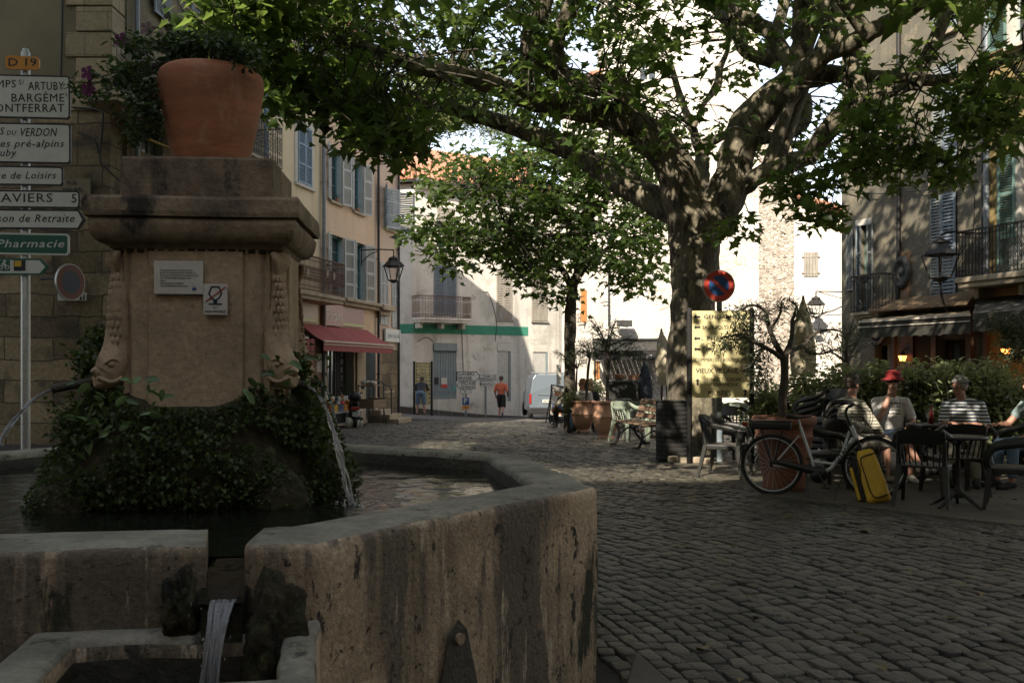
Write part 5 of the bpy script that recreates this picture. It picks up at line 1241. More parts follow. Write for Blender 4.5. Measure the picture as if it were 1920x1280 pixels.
# pavement in front
b = MB()
n = 16
for i in range(n):
    xa, xb = -1.3+i*.62, -1.3+(i+1)*.62
    def gg(x, y): p = GF.w(x, y); return gz(p.x, p.y)
    if xb > 5.2: break
    H_=lambda q: .03+.24*max(0,1-(q+1.3)/6.2)
    b.add([(xa, -1.25, gg(xa, -1.25)+H_(xa)), (xb-.012, -1.25, gg(xb, -1.25)+H_(xb)), (xb-.012, .3, gg(xb, .3)+H_(xb)+.02), (xa, .3, gg(xa, .3)+H_(xa)+.02), (xa, -1.25, gg(xa, -1.25)-.2), (xb-.012, -1.25, gg(xb, -1.25)-.2)], [(0, 1, 2, 3), (4, 5, 1, 0)])
o = b.build("pavement", "asphalt"); o.location = GF.loc(); o.rotation_euler = (0, 0, GF.rz); tag(o, "raised kerbed pavement along the foot of the pale house", kind='structure')
b = MB(); vs = []
ys = [33, 36, 39, 42, 46, 52]; xs_ = [-14, -9, -6, -4.3, -3, -1.5, 0, 2, 4]
b.add([(x, y, gz(x, y)+.002-.008) for y in ys for x in xs_], [(j*9+i, j*9+i+1, (j+1)*9+i+1, (j+1)*9+i) for j in range(5) for i in range(8)]); tag(b.build("road", "asphalt"), "grey asphalt street climbing past the pale house", kind='structure')
# ---------------- sunlit houses closing the square ----------------
def bright_house(name, label, ox, oy, ang, wd, zt, m, holes, depth=6, low=-2, roof=True, rise=1.6, m2=None, cat="building"):
    fr = Frame(ox, oy, math.cos(R(ang)), math.sin(R(ang))); r_ = bldg(name, label, fr, cat); hs = [h(fr) for h in holes]; wall_part(r_, 0, wd, low, zt, depth, hs, m, m2 or m, rd=.2)
    if roof: roof_part(r_, 0, wd, zt, depth, rise); 
    return fr, r_, hs
p = at(1053, 700, 41.5); q = at(1129, 700, 38.0)
ang = math.degrees(math.atan2(q.y-p.y, q.x-p.x))
fr, cb, hs_ = bright_house("cream_house", "sunlit cream plaster house with an orange wooden window frame", p.x, p.y, ang, (q-p).xy.length, 12.5, "plaster_cream",
    [lambda f: (f.x(1087), f.x(1100), f.z(1093, 604), f.z(1093, 545)), lambda f: (f.x(1112), f.x(1124.5), f.z(1118, 712), f.z(1118, 676)), lambda f: (f.x(1087), f.x(1100), f.z(1093, 470), f.z(1093, 410))])
for h in hs_: window_part(cb, *h, y=.12, fm="orange_wood", cols=2, rows=2, fw=.09)
b = MB(); h = hs_[0]
for k in range(5): b.tube([(h[0]+(h[1]-h[0])*k/4, -.12, h[2]-.02), (h[0]+(h[1]-h[0])*k/4, -.12, h[2]+.32)], .012, 5)
for z_ in (.02, .32): b.bar((h[0], -.12, h[2]+z_), (h[1], -.12, h[2]+z_), .025, .025)
b.build("window_guard", "rusty_iron", cb)
shutter_leaf(cb, hs_[0][1]+.02, hs_[0][2], hs_[0][3], .25, 100, -1, "orange_wood", 2, -.03, 2)
SF = Frame(q.x, 37.5, math.cos(R(-3)), math.sin(R(-3))); X = SF.x; Z = SF.z
sb = bldg("stone_restaurant", "tall sunlit rubble stone building with a dark restaurant canopy at its foot", SF)
xt0, xt1 = X(1423), X(1488)
wall_part(sb, 0, xt0, -2, 17.5, 7, [(X(1300), X(1335), Z(1310, 420), Z(1310, 345)), (X(1200), X(1232), Z(1215, 150), Z(1215, 80))], "rubble_bright", rd=.3)
for a in ((X(1300), X(1335), Z(1310, 420), Z(1310, 345)), (X(1200), X(1232), Z(1215, 150), Z(1215, 80))): window_part(sb, *a)
roof_part(sb, 0, xt0, 17.5, 7)
tb = bldg("stone_tower", "narrow strip of bare dark rubble masonry between two plastered walls", SF)
wall_part(tb, xt0+.005, xt1, -2, 10.8, 6, [], "rubble_tower"); roof_part(tb, xt0, xt1, 10.8, 6)
WF = Frame(*SF.w(xt1+.01).xy, math.cos(R(-8)), math.sin(R(-8)))
wb_ = bldg("white_house", "low sunlit white house with a closed wooden shutter and sloping tiled roof edge", WF)
wx1 = WF.x(1580); zl, zr = WF.z(1488, 372), WF.z(1565, 398); wh = (WF.x(1507), WF.x(1534), WF.z(1520, 518), WF.z(1520, 473))
b = MB(); b.add([(0, 0, -2), (wx1, 0, -2), (wx1, 0, zr), (0, 0, zl), (0, 6, -2), (wx1, 6, -2), (wx1, 6, zr), (0, 6, zl)], [(0, 1, 2, 3), (1, 5, 6, 2), (5, 4, 7, 6), (4, 0, 3, 7), (3, 2, 6, 7)]); b.build("wall", "plaster_cream", wb_)
b = MB(); xm = (wh[0]+wh[1])/2
for k in range(5): xa = wh[0]+(wh[1]-wh[0])*k/5; b.b2((xa, -.045, wh[2]), (xa+(wh[1]-wh[0])/5-.01, -.003, wh[3]))
for z_ in (.15, .82): zz = wh[2]+(wh[3]-wh[2])*z_; b.b2((wh[0]-.08, -.06, zz-.03), (wh[1]+.05, -.046, zz+.03))
b.build("plank_shutter", "shutter_wood", wb_)
b = MB(); n = 14
for k in range(n+1):
    t = k/n; x_ = wx1*t; z_ = zl+(zr-zl)*t; b.tube([(x_, -.35, z_+.10), (x_, 1.2, z_+.2)], .09, 6)
    if k < n: x2 = wx1*(k+1)/n; z2 = zl+(zr-zl)*(k+1)/n; b.add([(x_, -.3, z_+.05), (x2, -.3, z2+.05), (x2, 6, z2+.3), (x_, 6, z_+.3), (x_, -.3, z_-.02), (x2, -.3, z2-.02)], [(0, 1, 2, 3), (4, 5, 1, 0)])
b.build("roof", "roof_tile", wb_)
# lamp arm bracket and cable on the stone wall
b = MB(); cx_ = X(1141, -.15)
b.tube([(cx_, -.15, Z(1141, 500)), (cx_, -.15, Z(1141, 612))], .025, 6); b.tube(crom([(cx_, -.15, Z(1141, 612)), (cx_+.12, -.3, Z(1141, 615)), (cx_+.35, -.5, Z(1141, 616))], 4), .025, 6); b.b2((cx_+.3, -.75, Z(1141, 613)), (cx_+.85, -.35, Z(1141, 602))); b.tube([(cx_, -.15, Z(1141, 566)), (cx_-.3, -.15, Z(1141, 568))], .02, 5)
b.build("lamp_arm", "grey_iron", sb)
# wall lantern on a long arm
p = WF.w(WF.x(1530, -1), -1.0, WF.z(1530, 598, -1))
lantern("street_lantern", "small glass street lantern on a long arm against the sunlit white house", p, 0, .85, [([(0, 0, .84), (0, 0, 1.0)], .025), ([(0, 0, 1.0), (.6, .1, 1.0), (1.35, .4, 1.0)], .022), ([(.1, 0, .98), (.8, .1, .8), (1.35, .4, .72)], .015)])
# restaurant canopy
cy = -1.6
rc = thing("restaurant_canopy", "dark restaurant canopy with white lettering and a grey metal roof", "canopy", SF.loc(), SF.rz)
xa, xb = X(1113, cy), X(1256, cy); zt_, zm, zb_ = Z(1180, 639, 0), Z(1180, 659, cy), Z(1180, 675, cy)
b = MB(); n = 30
for k in range(n): x0_ = xa+(xb-xa)*k/n; x1_ = xa+(xb-xa)*(k+1)/n; zo = .02*(k % 2); b.add([(x0_, -.02, zt_), (x1_, -.02, zt_), (x1_, cy, zm+zo), (x0_, cy, zm+zo)], [(0, 3, 2, 1)])
b.tube([(xa, 0-.05, zt_+.05), (xb, -.05, zt_+.05)], .05, 6, 1); b.build("metal_roof", ["grey_iron", "iron"], rc)
b = MB(); b.b2((xa, cy-.04, zb_), (xb, cy, zm+.04), 0); b.text("RESTAURANT", X(1203, cy-.04), Z(1203, 668.5, cy), .13, cy-.043, mi=1, w=X(1222, cy)-X(1183, cy), bold=.01); b.b2((xa, cy, zb_), (xa+.06, -.01, zm), 0); b.build("fascia", ["bin_black", "sign_white"], rc)
b = MB(); 
for x_ in (xa+.05, (xa+xb)/2-.5, xb-.1): b.bar((x_, cy+.03, -.6), (x_, cy+.03, zb_), .07, .07)
b.build("canopy_post", "iron", rc)
# pine and hill behind
pn = thing("pine_tree", "sunlit pine with bare forked trunk above the tiled roof at the end of the street", "tree", at(772, 700, 56)); base = pn.location.copy(); pn.location.z = 3; base.z = 3
b = MB(); L = lambda px, py, d=56: at(px, py, d)-base
b.tube(crom([L(775, 560), L(773, 330), L(765, 280), L(752, 268), L(742, 240)], 5), list(np.interp(range(21), [0, 20], [.42, .16])), 9)
b.tube(crom([L(768, 300), L(778, 250), L(772, 205), L(790, 150)], 5), list(np.interp(range(16), [0, 15], [.24, .07])), 8); b.tube(crom([L(773, 290), L(800, 240), L(850, 215), L(900, 200)], 5), list(np.interp(range(16), [0, 15], [.22, .06])), 8)
b.tube(crom([L(772, 250), L(800, 200), L(830, 160)], 5), list(np.interp(range(11), [0, 10], [.16, .06])), 8); b.build("trunk", "pine_bark", pn)
P, D = [], []
for (cx_, cy_, sx_, sy_, n_) in ((752, 262, 16, 26, 60), (800, 225, 45, 26, 150), (860, 210, 40, 30, 130), (795, 165, 50, 40, 130), (770, 210, 20, 22, 70), (930, 230, 40, 30, 80), (900, 150, 60, 30, 90)):
    for k in range(n_):
        c = L(random.gauss(cx_, sx_*.6), random.gauss(cy_, sy_*.6), 56+random.gauss(0, 2.2))
        for j in range(26): P.append(tuple(c+Vector((random.gauss(0, .28), random.gauss(0, .28), random.gauss(0, .16))))); D.append((random.gauss(0, .5), random.gauss(0, .5), .6))
leaf_mesh("crown", P, RNG.uniform(.22, .36, len(P)), T_THIN, "pine_leaf", pn, up=.1, D=D, droop=-.2)
# ---------------- right row of houses ----------------
RF = Frame(9.37, 28.2, .34, -1); X = RF.x; Z = RF.z
def op(a, c_, t, bt, q=None): q = q or (a+c_)/2; return (X(a), X(c_), Z(q, bt), Z(q, t))
r1 = bldg("grey_house", "dim grey plaster house with a small iron balcony on the terrace side", RF)
xA, xB, xC = X(1578), X(1687), X(1856)
a1 = op(1613, 1628, 422, 583, 1620); a2 = (X(1589), X(1601), Z(1595, 545), Z(1595, 432)); a3 = op(1622, 1645, 200, 320); dark = (X(1640), X(1664), gz(9, 26), Z(1650, 648), .6)
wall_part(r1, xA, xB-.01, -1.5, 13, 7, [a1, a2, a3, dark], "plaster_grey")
for w_ in (a1, a3): surround(r1, w_[0], w_[1]+.0, w_[2], w_[3], .16, .03, "white_trim")
for w_ in (a1, a2, a3): window_part(r1, *w_, fm="shutter_teal")
shutter_leaf(r1, a1[1]+.01, a1[2], a1[3], X(1641)-a1[1], 172, -1, "shutter_worn", 3, -.05); shutter_leaf(r1, a1[0]+.01, a1[2], a1[3], .28, 60, 1, "shutter_slate", 3, -.01)
shutter_leaf(r1, a2[0], a2[2], a2[3], a2[1]-a2[0], 3, 1, "shutter_worn", 3, -.03)
for sd, xx in ((1, a3[0]), (-1, a3[1])): shutter_leaf(r1, xx, a3[2], a3[3], (a3[1]-a3[0])/2, 3, sd, "shutter_worn", 3, -.03)
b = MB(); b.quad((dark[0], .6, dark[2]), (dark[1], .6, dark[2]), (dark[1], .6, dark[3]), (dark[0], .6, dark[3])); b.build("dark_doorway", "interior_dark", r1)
yb_ = -.7; zb_ = Z(1647, 583, yb_); xs0, xs1 = X(1594, yb_), X(1646, yb_)
slab(r1, xs0, xs1, zb_, .7, .14, "stone_trim"); railing(r1, [(xs0, -.03), (xs0, yb_+.03), (xs1, yb_+.03), (xs1, -.03)], zb_, zb_+.98, "iron", .11, True, name="balcony_railing")
roof_part(r1, xA, xB, 13, 7)
b = MB(); xx = X(1650, -.05); zz = Z(1650, 624, -.05)   # round shop sign above the dark doorway
b.lathe([(0, 0), (.34, 0), (.34, .04), (0, .04)], 28); b2_ = MB(); M_ = Matrix.Translation((xx, -.12, zz)) @ Matrix.Rotation(R(90), 4, 'X')
b2_.M = M_; b2_.lathe([(0, 0), (.36, 0), (.36, .05), (0, .05)], 28); b2_.M = Matrix.Identity(4)
for rr_ in (.30, .25): b2_.tube([(xx+rr_*math.cos(t), -.175, zz+rr_*math.sin(t)) for t in np.linspace(0, 2*math.pi, 33)], .008, 4, 1, caps=False)
b2_.build("round_shop_sign", ["sign_black", "paper_white"], r1)
r2 = bldg("weathered_house", "tall weathered grey house with long louvred shutters above the cafe awning", RF)
c1 = op(1750, 1797, 121, 338); c2 = op(1747, 1795, 364, 600); cd = (X(1762), X(1812), gz(9.5, 24)+.1, Z(1785, 636), .4); c0 = op(1750, 1797, -140, 60)
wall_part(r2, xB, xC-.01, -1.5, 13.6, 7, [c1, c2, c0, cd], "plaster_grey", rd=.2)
for w_, m1, m2 in ((c1, "shutter_worn", "shutter_slate"), (c2, "shutter_worn", "shutter_slate"), (c0, "shutter_worn", "shutter_slate")):
    xm = w_[0]+(w_[1]-w_[0])*.45; window_part(r2, *w_, y=.15)
    shutter_leaf(r2, w_[0]+.01, w_[2]+.02, w_[3], xm-w_[0]-.015, 2, 1, m1, 4, -.05, 1 if w_ is c1 else 0, dens=.075); shutter_leaf(r2, w_[1]-.01, w_[2]+.02, w_[3], w_[1]-xm-.015, 2, -1, m2, 4, -.05, 0, dens=.075)
    sill(r2, w_[0], w_[1], w_[2], "stone_trim", .1, .12)
window_part(r2, *cd[:4], y=.3, fm="brown_wood", cols=2, rows=2, gm="glass_pale", fw=.12, name="cafe_door")
b = MB()
for pxa, pxb in ((1676, 1682), (1690, 1716), (1750, 1759), (1815, 1825), (1848, 1856)): b.b2((X(pxa), -.08, -.6), (X(pxb), -.004, Z(1750, 622)))
b.build("wood_pillar", "brown_wood", r2)
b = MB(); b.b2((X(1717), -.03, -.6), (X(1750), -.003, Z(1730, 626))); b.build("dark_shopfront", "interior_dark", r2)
roof_part(r2, xB, xC, 13.6, 7); downpipe(r2, xB+.05, 2.4, 13.4, "iron", .06); downpipe(r2, X(1849), 2.9, 13.5, "grey_iron", .05); downpipe(r2, X(1856), 2.9, 13.5, "zinc", .065, -.1)
b = MB(); b.tube(crom([(X(1575), -.1, Z(1575, 350)), (X(1640), -.12, Z(1640, 363)), (X(1700), -.1, Z(1700, 361)), (X(1795), -.08, Z(1795, 352)), (X(1827), -.05, Z(1827, 345)), (X(1829), -.04, Z(1829, 400)), (X(1827), -.04, Z(1827, 440))], 5), .013, 5); b.build("cable", "black_plastic", r2)
# medallion
b = MB(); xm, zt_, zb_ = X(1697), Z(1697, 471), Z(1697, 560); b.b2((X(1686), -.07, zb_), (X(1708), -.004, zt_), 0)
for k in range(4): xx = X(1686)+(X(1708)-X(1686))*(k+.5)/4; b.b2((xx-.035, -.075, zt_-.25), (xx+.03, -.07, zt_-.02), 1)
zc_ = Z(1697, 511); b.M = Matrix.Translation((xm-.02, -.075, zc_)) @ Matrix.Scale(1.35, 4, (0, 0, 1)) @ Matrix.Rotation(R(90), 4, 'X'); b.lathe([(0, .04), (.19, .04), (.21, .07), (.27, .08), (.31, .05), (.32, 0)], 26, mi=2); b.lathe([(0, .09), (.06, .08), (.10, .04)], 12, (0, .02, 0), mi=2); b.M = Matrix.Identity(4)
b.build("carved_medallion", ["bench_wood", "rust_hood", "grey_iron"], r2)
# yellow ochre house on the edge
r3 = bldg("ochre_house", "ochre plaster house with green louvred shutter and long wrought iron balcony", RF)
e1 = (X(1915), X(1945), Z(1915, 520), Z(1915, 265)); e2 = (X(1897), X(1930), Z(1900, 85), Z(1900, -90))
wall_part(r3, xC, X(2150), -1.5, 14.5, 7, [e1, e2], "plaster_ochre", "white_trim")
for w_ in (e1, e2): surround(r3, *w_, w=.14); window_part(r3, *w_, fm="reveal_blue")
shutter_leaf(r3, e1[0]-.12, e1[2], e1[3]-.15, X(1913)-X(1882), 176, 1, "shutter_teal", 3, -.06); shutter_leaf(r3, e2[0]-.1, e2[2], e2[3]-.1, .5, 176, 1, "shutter_teal", 3, -.06)
roof_part(r3, xC, X(2150), 14.5, 7)
yb_ = -.95; zb_ = Z(1793, 521, yb_); xs0, xs1 = X(1790, yb_), X(2000, yb_)
slab(r3, xs0, xs1, zb_, .95, .24, "stone_trim"); railing(r3, [(xs0+.08, -.03), (xs0+.08, yb_+.05), (xs1, yb_+.05)], zb_, zb_+1.05, "iron", .10, True, name="balcony_railing", diag=True)
b = MB(); xx = X(1905, -.3); b.b2((xx, -.5, zb_+.01), (xx+.5, -.1, zb_+.6)); b.build("balcony_box", "paper_white", r3, bevel=.02)
# awnings
hd = thing("rusty_hood", "rusty sheet metal hood fixed above the beige cafe awning", "hood", RF.loc(), RF.rz)
b = MB(); xa, xb = X(1641, 0), X(1838, 0); za, zb2 = Z(1641, 563, 0), Z(1626, 583, -.8); xa2, xb2 = X(1626, -.8), X(1813, -.8)
b.add([(xa, -.02, za), (xb, -.02, za), (xb2, -.8, zb2), (xa2, -.8, zb2), (xa, -.02, za-.04), (xb, -.02, za-.04), (xb2, -.8, zb2-.04), (xa2, -.8, zb2-.04)], [(0, 3, 2, 1), (4, 5, 6, 7), (3, 7, 6, 2), (0, 4, 7, 3), (1, 2, 6, 5)]); b.build("metal_sheet", "rust_hood", hd)
o_ = 1.9; awning("cafe_awning", "long beige cafe awning with pale front bar and scalloped valance below the rusty hood", X(1626), X(1822), Z(1635, 588, -.4), Z(1611, 603.6, -o_), o_, .42, "awning_beige", front_x=(X(1610.6, -o_), X(1820, -o_)), fr=RF, vm="awning_dark", scal=.04)
awning("cafe_awning", "dark brown cafe awning running out of the frame under the ochre house balcony", X(1835), X(2060), Z(1860, 556, -.2), Z(1822, 588, -o_), o_, .40, "awning_dark", front_x=(X(1824, -o_), X(2050, -o_)), fr=RF, stripe=False, scal=.04)
# wall lanterns
p = RF.w(X(1763, -.9), -.9, Z(1763, 530, -.9))
lantern("street_lantern", "big black street lantern standing on a wall bracket in front of the worn shutters", p, RF.rz, 1.08, [([(0, 0, .0), (0, .05, -.35), (0, .3, -.75), (0, .85, -.95)], .03), ([(0, 0, 1.12), (0, .3, 1.22), (.05, .85, 1.15)], .02)])
for (px_, py_, d_, lab) in ((1692.5, 679.5, -.25, "small lit wall lantern with orange glow beside the cafe's dark doorway"), (1886, 668, -.25, "small lit wall lantern with orange glow half hidden by branches at the frame edge")):
    p = RF.w(X(px_, d_), d_, Z(px_, py_, d_)); ln = lantern("wall_lantern", lab, p, RF.rz, .30, [([(0, 0, .30), (0, .1, .36), (0, .24, .30)], .012)], glow="lamp_glow", group="lit lanterns on the cafe front")
    li = bpy.data.lights.new("lantern_light", 'POINT'); li.energy = 2.2; li.color = (1, .45, .15); li.shadow_soft_size = .05; lo = bpy.data.objects.new("lantern_light", li); COL.objects.link(lo); lo.parent = ln; lo.location = (0, -.15, .12)
# ---------------- unseen houses added round the viewer to shade the square and bounce light ----------------
def back_house(label, ox, oy, ang, wd, zt, dp, m):
    fr = Frame(ox, oy, math.cos(R(ang)), math.sin(R(ang))); r_ = bldg("unseen_house", label, fr, group="unseen houses added for shade and bounced light"); hs = []
    for k in range(int(wd/3)):
        for z_ in (1.0, 4.2, 7.4, 10.4):
            if z_+1.6 < zt: hs.append((1+k*3, 2.0+k*3, z_, z_+1.7))
    wall_part(r_, 0, wd, -.5, zt, dp, hs, m)
    f = MB()
    for h in hs: f.b2((h[0], .12, h[2]), (h[1], .16, h[3]))
    f.build("window", "shutter_slate", r_); roof_part(r_, 0, wd, zt, dp)
back_house("unseen tall plastered house added behind the viewer to shade the fountain", 16, -9, 180, 30, 17, 8, "plaster_plain")
back_house("unseen tall house added left of the viewer to shade the stone house", -12.5, -9, 90, 21, 19, 8, "plaster_plain")
back_house("unseen tall pale house added on the right to bounce sunlight onto the fountain", 13.5, 10, -90, 18, 15, 8, "plaster_plain")
# ---------------- big plane tree ----------------
def limb_pts(L, base):  # (px,py,d,r_px)
    return [(*(at(a, b_, d)-base), r_/F*d) for a, b_, d, r_ in L]
def add_limb(b, L, base, n=14, sub=5, mi=0, knob=.12):
    P = crom(limb_pts(L, base), sub); k0 = len(b.v); b.tube([p[:3] for p in P], [p[3] for p in P], n, mi)
    ctr = [Vector(p[:3]) for p in P]
    for i in range(len(P)):
        for k in range(n):
            q = Vector(b.v[k0+i*n+k]); r_ = P[i][3]; dv = q-ctr[i]
            f = 1+knob*noise.noise(q*1.8/max(.3, r_*3))+knob*.6*noise.noise(q*5); b.v[k0+i*n+k] = tuple(ctr[i]+dv*f)
    o = len(b.v)-2*n
    for i in range(n): b.v[o+i] = b.v[k0+i]; b.v[o+n+i] = b.v[k0+(len(P)-1)*n+i]
    return [(Vector(p[:3]), p[3]) for p in P]
tb0 = at(1300, 866, 17.0); tb0.z = 0; tree = thing("plane_tree", "huge old plane tree with mottled trunk and spreading limbs in the middle of the square", "tree", tb0)
B0 = tb0; TB = MB(); skel = []
LIMBS = [
 [(1300, 875, 15.3, 62), (1298, 800, 15.3, 52), (1298, 740, 15.3, 47), (1298, 650, 15.3, 44), (1300, 560, 15.3, 43), (1302, 480, 15.3, 44), (1305, 430, 15.3, 50), (1312, 385, 15.3, 54)],
 [(1296, 470, 15.3, 30), (1284, 400, 15.2, 40), (1272, 340, 15.1, 38), (1252, 292, 15.0, 36), (1212, 255, 14.8, 33), (1176, 215, 14.5, 31)],
 [(1176, 225, 14.5, 25), (1170, 175, 14.2, 22), (1135, 160, 14, 20), (1100, 160, 13.7, 19), (1062, 148, 13.5, 21), (1042, 125, 13.3, 22), (1040, 90, 13.2, 17), (1054, 45, 13, 14), (1078, 0, 12.8, 14), (1100, -70, 12.5, 11)],
 [(1036, 118, 13.3, 16), (1008, 104, 13.2, 17), (992, 84, 13.1, 17), (1002, 50, 13, 16), (1022, 10, 12.8, 15), (1035, -60, 12.6, 12)],
 [(1176, 228, 14.5, 27), (1120, 212, 14.4, 24), (1056, 200, 14.3, 24), (994, 184, 14, 21), (947, 168, 13.7, 19), (889, 147, 13.3, 17), (826, 134, 12.8, 16), (779, 125, 12.4, 14), (732, 105, 12, 11), (660, 80, 11.6, 8), (580, 60, 11.2, 5)],
 [(1290, 410, 15.8, 30), (1240, 382, 16.2, 28), (1181, 350, 16.6, 26), (1119, 310, 17, 22), (1040, 268, 17.2, 19), (951, 233, 17.2, 16), (889, 216, 17, 14), (842, 202, 16.8, 12), (795, 194, 16.6, 12), (757, 169, 16.4, 9)],
 [(1322, 440, 15.3, 36), (1350, 385, 15.1, 40), (1372, 330, 15, 36), (1386, 275, 14.9, 33), (1415, 220, 14.8, 33), (1455, 180, 14.6, 32), (1498, 148, 14.4, 30)],
 [(1498, 165, 14.4, 20), (1500, 110, 14.3, 19), (1503, 60, 14.2, 18), (1504, 0, 14.1, 16), (1508, -80, 14, 13)],
 [(1496, 150, 14.5, 20), (1468, 95, 14.7, 15), (1438, 58, 14.9, 15), (1398, 30, 15.1, 14), (1372, -10, 15.3, 12), (1350, -70, 15.5, 10)],
 [(1500, 140, 14.3, 22), (1545, 104, 14, 17), (1590, 84, 13.8, 17), (1635, 60, 13.5, 16), (1685, 32, 13.2, 14), (1735, 0, 13, 11), (1790, -50, 12.7, 8)],
 [(1505, 150, 14.5, 20), (1557, 140, 14.5, 17), (1617, 141, 14.2, 12), (1679, 148, 14, 12), (1742, 151, 13.7, 12), (1804, 149, 13.4, 12), (1840, 133, 13.2, 10), (1885, 112, 13, 8), (1960, 80, 12.8, 5)],
 [(1462, 118, 14.9, 13), (1407, 103, 15.1, 11), (1389, 84, 15.2, 11), (1378, 45, 15.3, 9), (1375, 0, 15.4, 7)],
 [(1340, 420, 15.2, 30), (1372, 365, 15, 24), (1414, 335, 14.8, 19), (1461, 314, 14.6, 18), (1515, 292, 14.4, 18), (1545, 252, 14.2, 18), (1576, 219, 14, 19), (1611, 190, 13.8, 20), (1664, 172, 13.5, 14), (1712, 162, 13.3, 7)],
 [(1606, 196, 13.9, 15), (1602, 158, 14, 14), (1580, 137, 14.2, 13)],
 [(1310, 380, 15.8, 20), (1315, 320, 16.1, 15), (1318, 275, 16.4, 12), (1340, 262, 16.5, 9), (1372, 248, 16.6, 7)],
 [(1314, 290, 16.3, 10), (1300, 245, 16.6, 9), (1288, 215, 16.8, 7), (1272, 170, 17, 6), (1255, 110, 17.2, 5)],
 [(1300, 240, 16.4, 6), (1320, 195, 16.5, 5), (1345, 160, 16.6, 8), (1350, 128, 16.6, 6), (1366, 85, 16.7, 4), (1370, 0, 16.8, 3)],
 [(1430, 260, 14.6, 12), (1480, 252, 15, 10), (1510, 225, 15.3, 11), (1512, 180, 15.5, 10)],
]
LIMBS = [[(a_, b_, d_+1.7, r_) for a_, b_, d_, r_ in L] for L in LIMBS]
for L in LIMBS:
    n = 22 if L is LIMBS[0] else 14; skel += add_limb(TB, L, B0, n, 6, knob=.16 if L is LIMBS[0] else .2)
for k in range(7):  # root flare
    a = k*.9+.3; TB.tube(crom([(0+.2*math.cos(a), .2*math.sin(a), .55), (.40*math.cos(a), .40*math.sin(a), .12), (.52*math.cos(a), .52*math.sin(a), -.05)], 4), [.2]*4+[.14, .11, .08, .06, .05], 8)
# hidden upper limbs out of the frame
rnd = random.Random(5)
for k in range(16):
    st = skel[rnd.randrange(len(skel)//4, len(skel))][0]; a = rnd.uniform(0, 6.28); e = Vector((math.cos(a)*rnd.uniform(1.5, 4), math.sin(a)*rnd.uniform(1, 4), rnd.uniform(1.5, 4)))
    if (st+e+B0).z < 1.45+700/F*(st+e+B0).y: continue
    P = crom([(*st, .12), (*(st+e*.5+Vector((0, 0, .4))), .08), (*(st+e), .03)], 6); TB.tube([p[:3] for p in P], [p[3] for p in P], 8); skel += [(Vector(p[:3]), p[3]) for p in P]
# leaf clusters
low = ([400, 440, 480, 540, 600, 620, 660, 700, 745, 790, 860, 940, 1000, 1060, 1130, 1180, 1230, 1290, 1350, 1380, 1420, 1500, 1545, 1600, 1660, 1740, 1800, 1850, 1920], [60, 110, 150, 195, 180, 205, 225, 275, 290, 255, 215, 205, 245, 290, 320, 340, 300, 330, 330, 350, 345, 345, 400, 325, 335, 340, 300, 235, 230])
dens_x = ([400, 560, 700, 900, 1100, 1250, 1300, 1500, 1560, 1700, 1920], [.75, .75, .8, .9, 1.0, .9, .8, .75, .8, .7, .7])
CL = []; KS = np.array([tuple(p) for p, r_ in skel])
def try_cluster(px, py, d, n, sp):
    CL.append((at(px, py, d), n, sp))
k = 0
LP = np.array([crom_pt for L in LIMBS for crom_pt in crom(L, 5)])
def hides_limb(px, py, d):
    dd = np.hypot(LP[:, 0]-px, LP[:, 1]-py)-LP[:, 3]; j = int(dd.argmin()); return dd[j] < 17 and d < LP[j, 2]+.3
while k < 2000:
    px = random.uniform(395, 1960); lo = float(np.interp(px, *low)); py = lo-abs(random.gauss(0, 1))*lo*.55 if random.random() < .55 else random.uniform(-60, lo)
    if random.random() > np.interp(px, *dens_x): k += 1; continue
    if 1285 < px < 1530 and 90 < py < 340 and random.random() < .3: k += 1; continue
    if noise.noise(Vector((px/75, py/60, 3))) < -.16: k += 1; continue
    if px > 1540 and py > 50 and random.random() < .84: k += 1; continue
    dmin = np.interp(px, [400, 700, 1000, 1500, 1900], [10.2, 11, 12.5, 13, 12.0]); dmax = np.interp(px, [400, 700, 1000, 1500, 1900], [13.5, 17.5, 20.5, 19.5, 16])
    d_ = random.uniform(dmin, dmax); k += 1
    if hides_limb(px, py, d_) and random.random() < .72: continue
    try_cluster(px, py, d_, random.randint(8, 18), .19)
def blob(cx, cy, sx, sy, n, d0, d1, m=14, sp=.16):
    for _ in range(n): try_cluster(random.gauss(cx, sx), random.gauss(cy, sy), random.uniform(d0, d1), m, sp)
for a in ((480, 30, 40, 45, 26, 10.5, 12), (545, 160, 16, 22, 11, 10.6, 11.6), (625, 212, 26, 12, 9, 10.6, 11.6), (685, 235, 24, 22, 13, 10.6, 12), (740, 265, 26, 18, 15, 11, 12.5), (1600, 310, 20, 22, 12, 12, 13.5), (1690, 295, 40, 18, 16, 12, 13.5), (1785, 320, 18, 14, 8, 12, 13), (1850, 190, 35, 35, 24, 11, 12.5), (1870, 250, 20, 14, 8, 11, 12.5), (1540, 400, 12, 24, 9, 13, 14), (1385, 425, 16, 14, 6, 14.5, 15.4), (1500, 350, 28, 14, 10, 13, 14.5), (1620, 230, 30, 20, 12, 12, 14)): blob(*a)
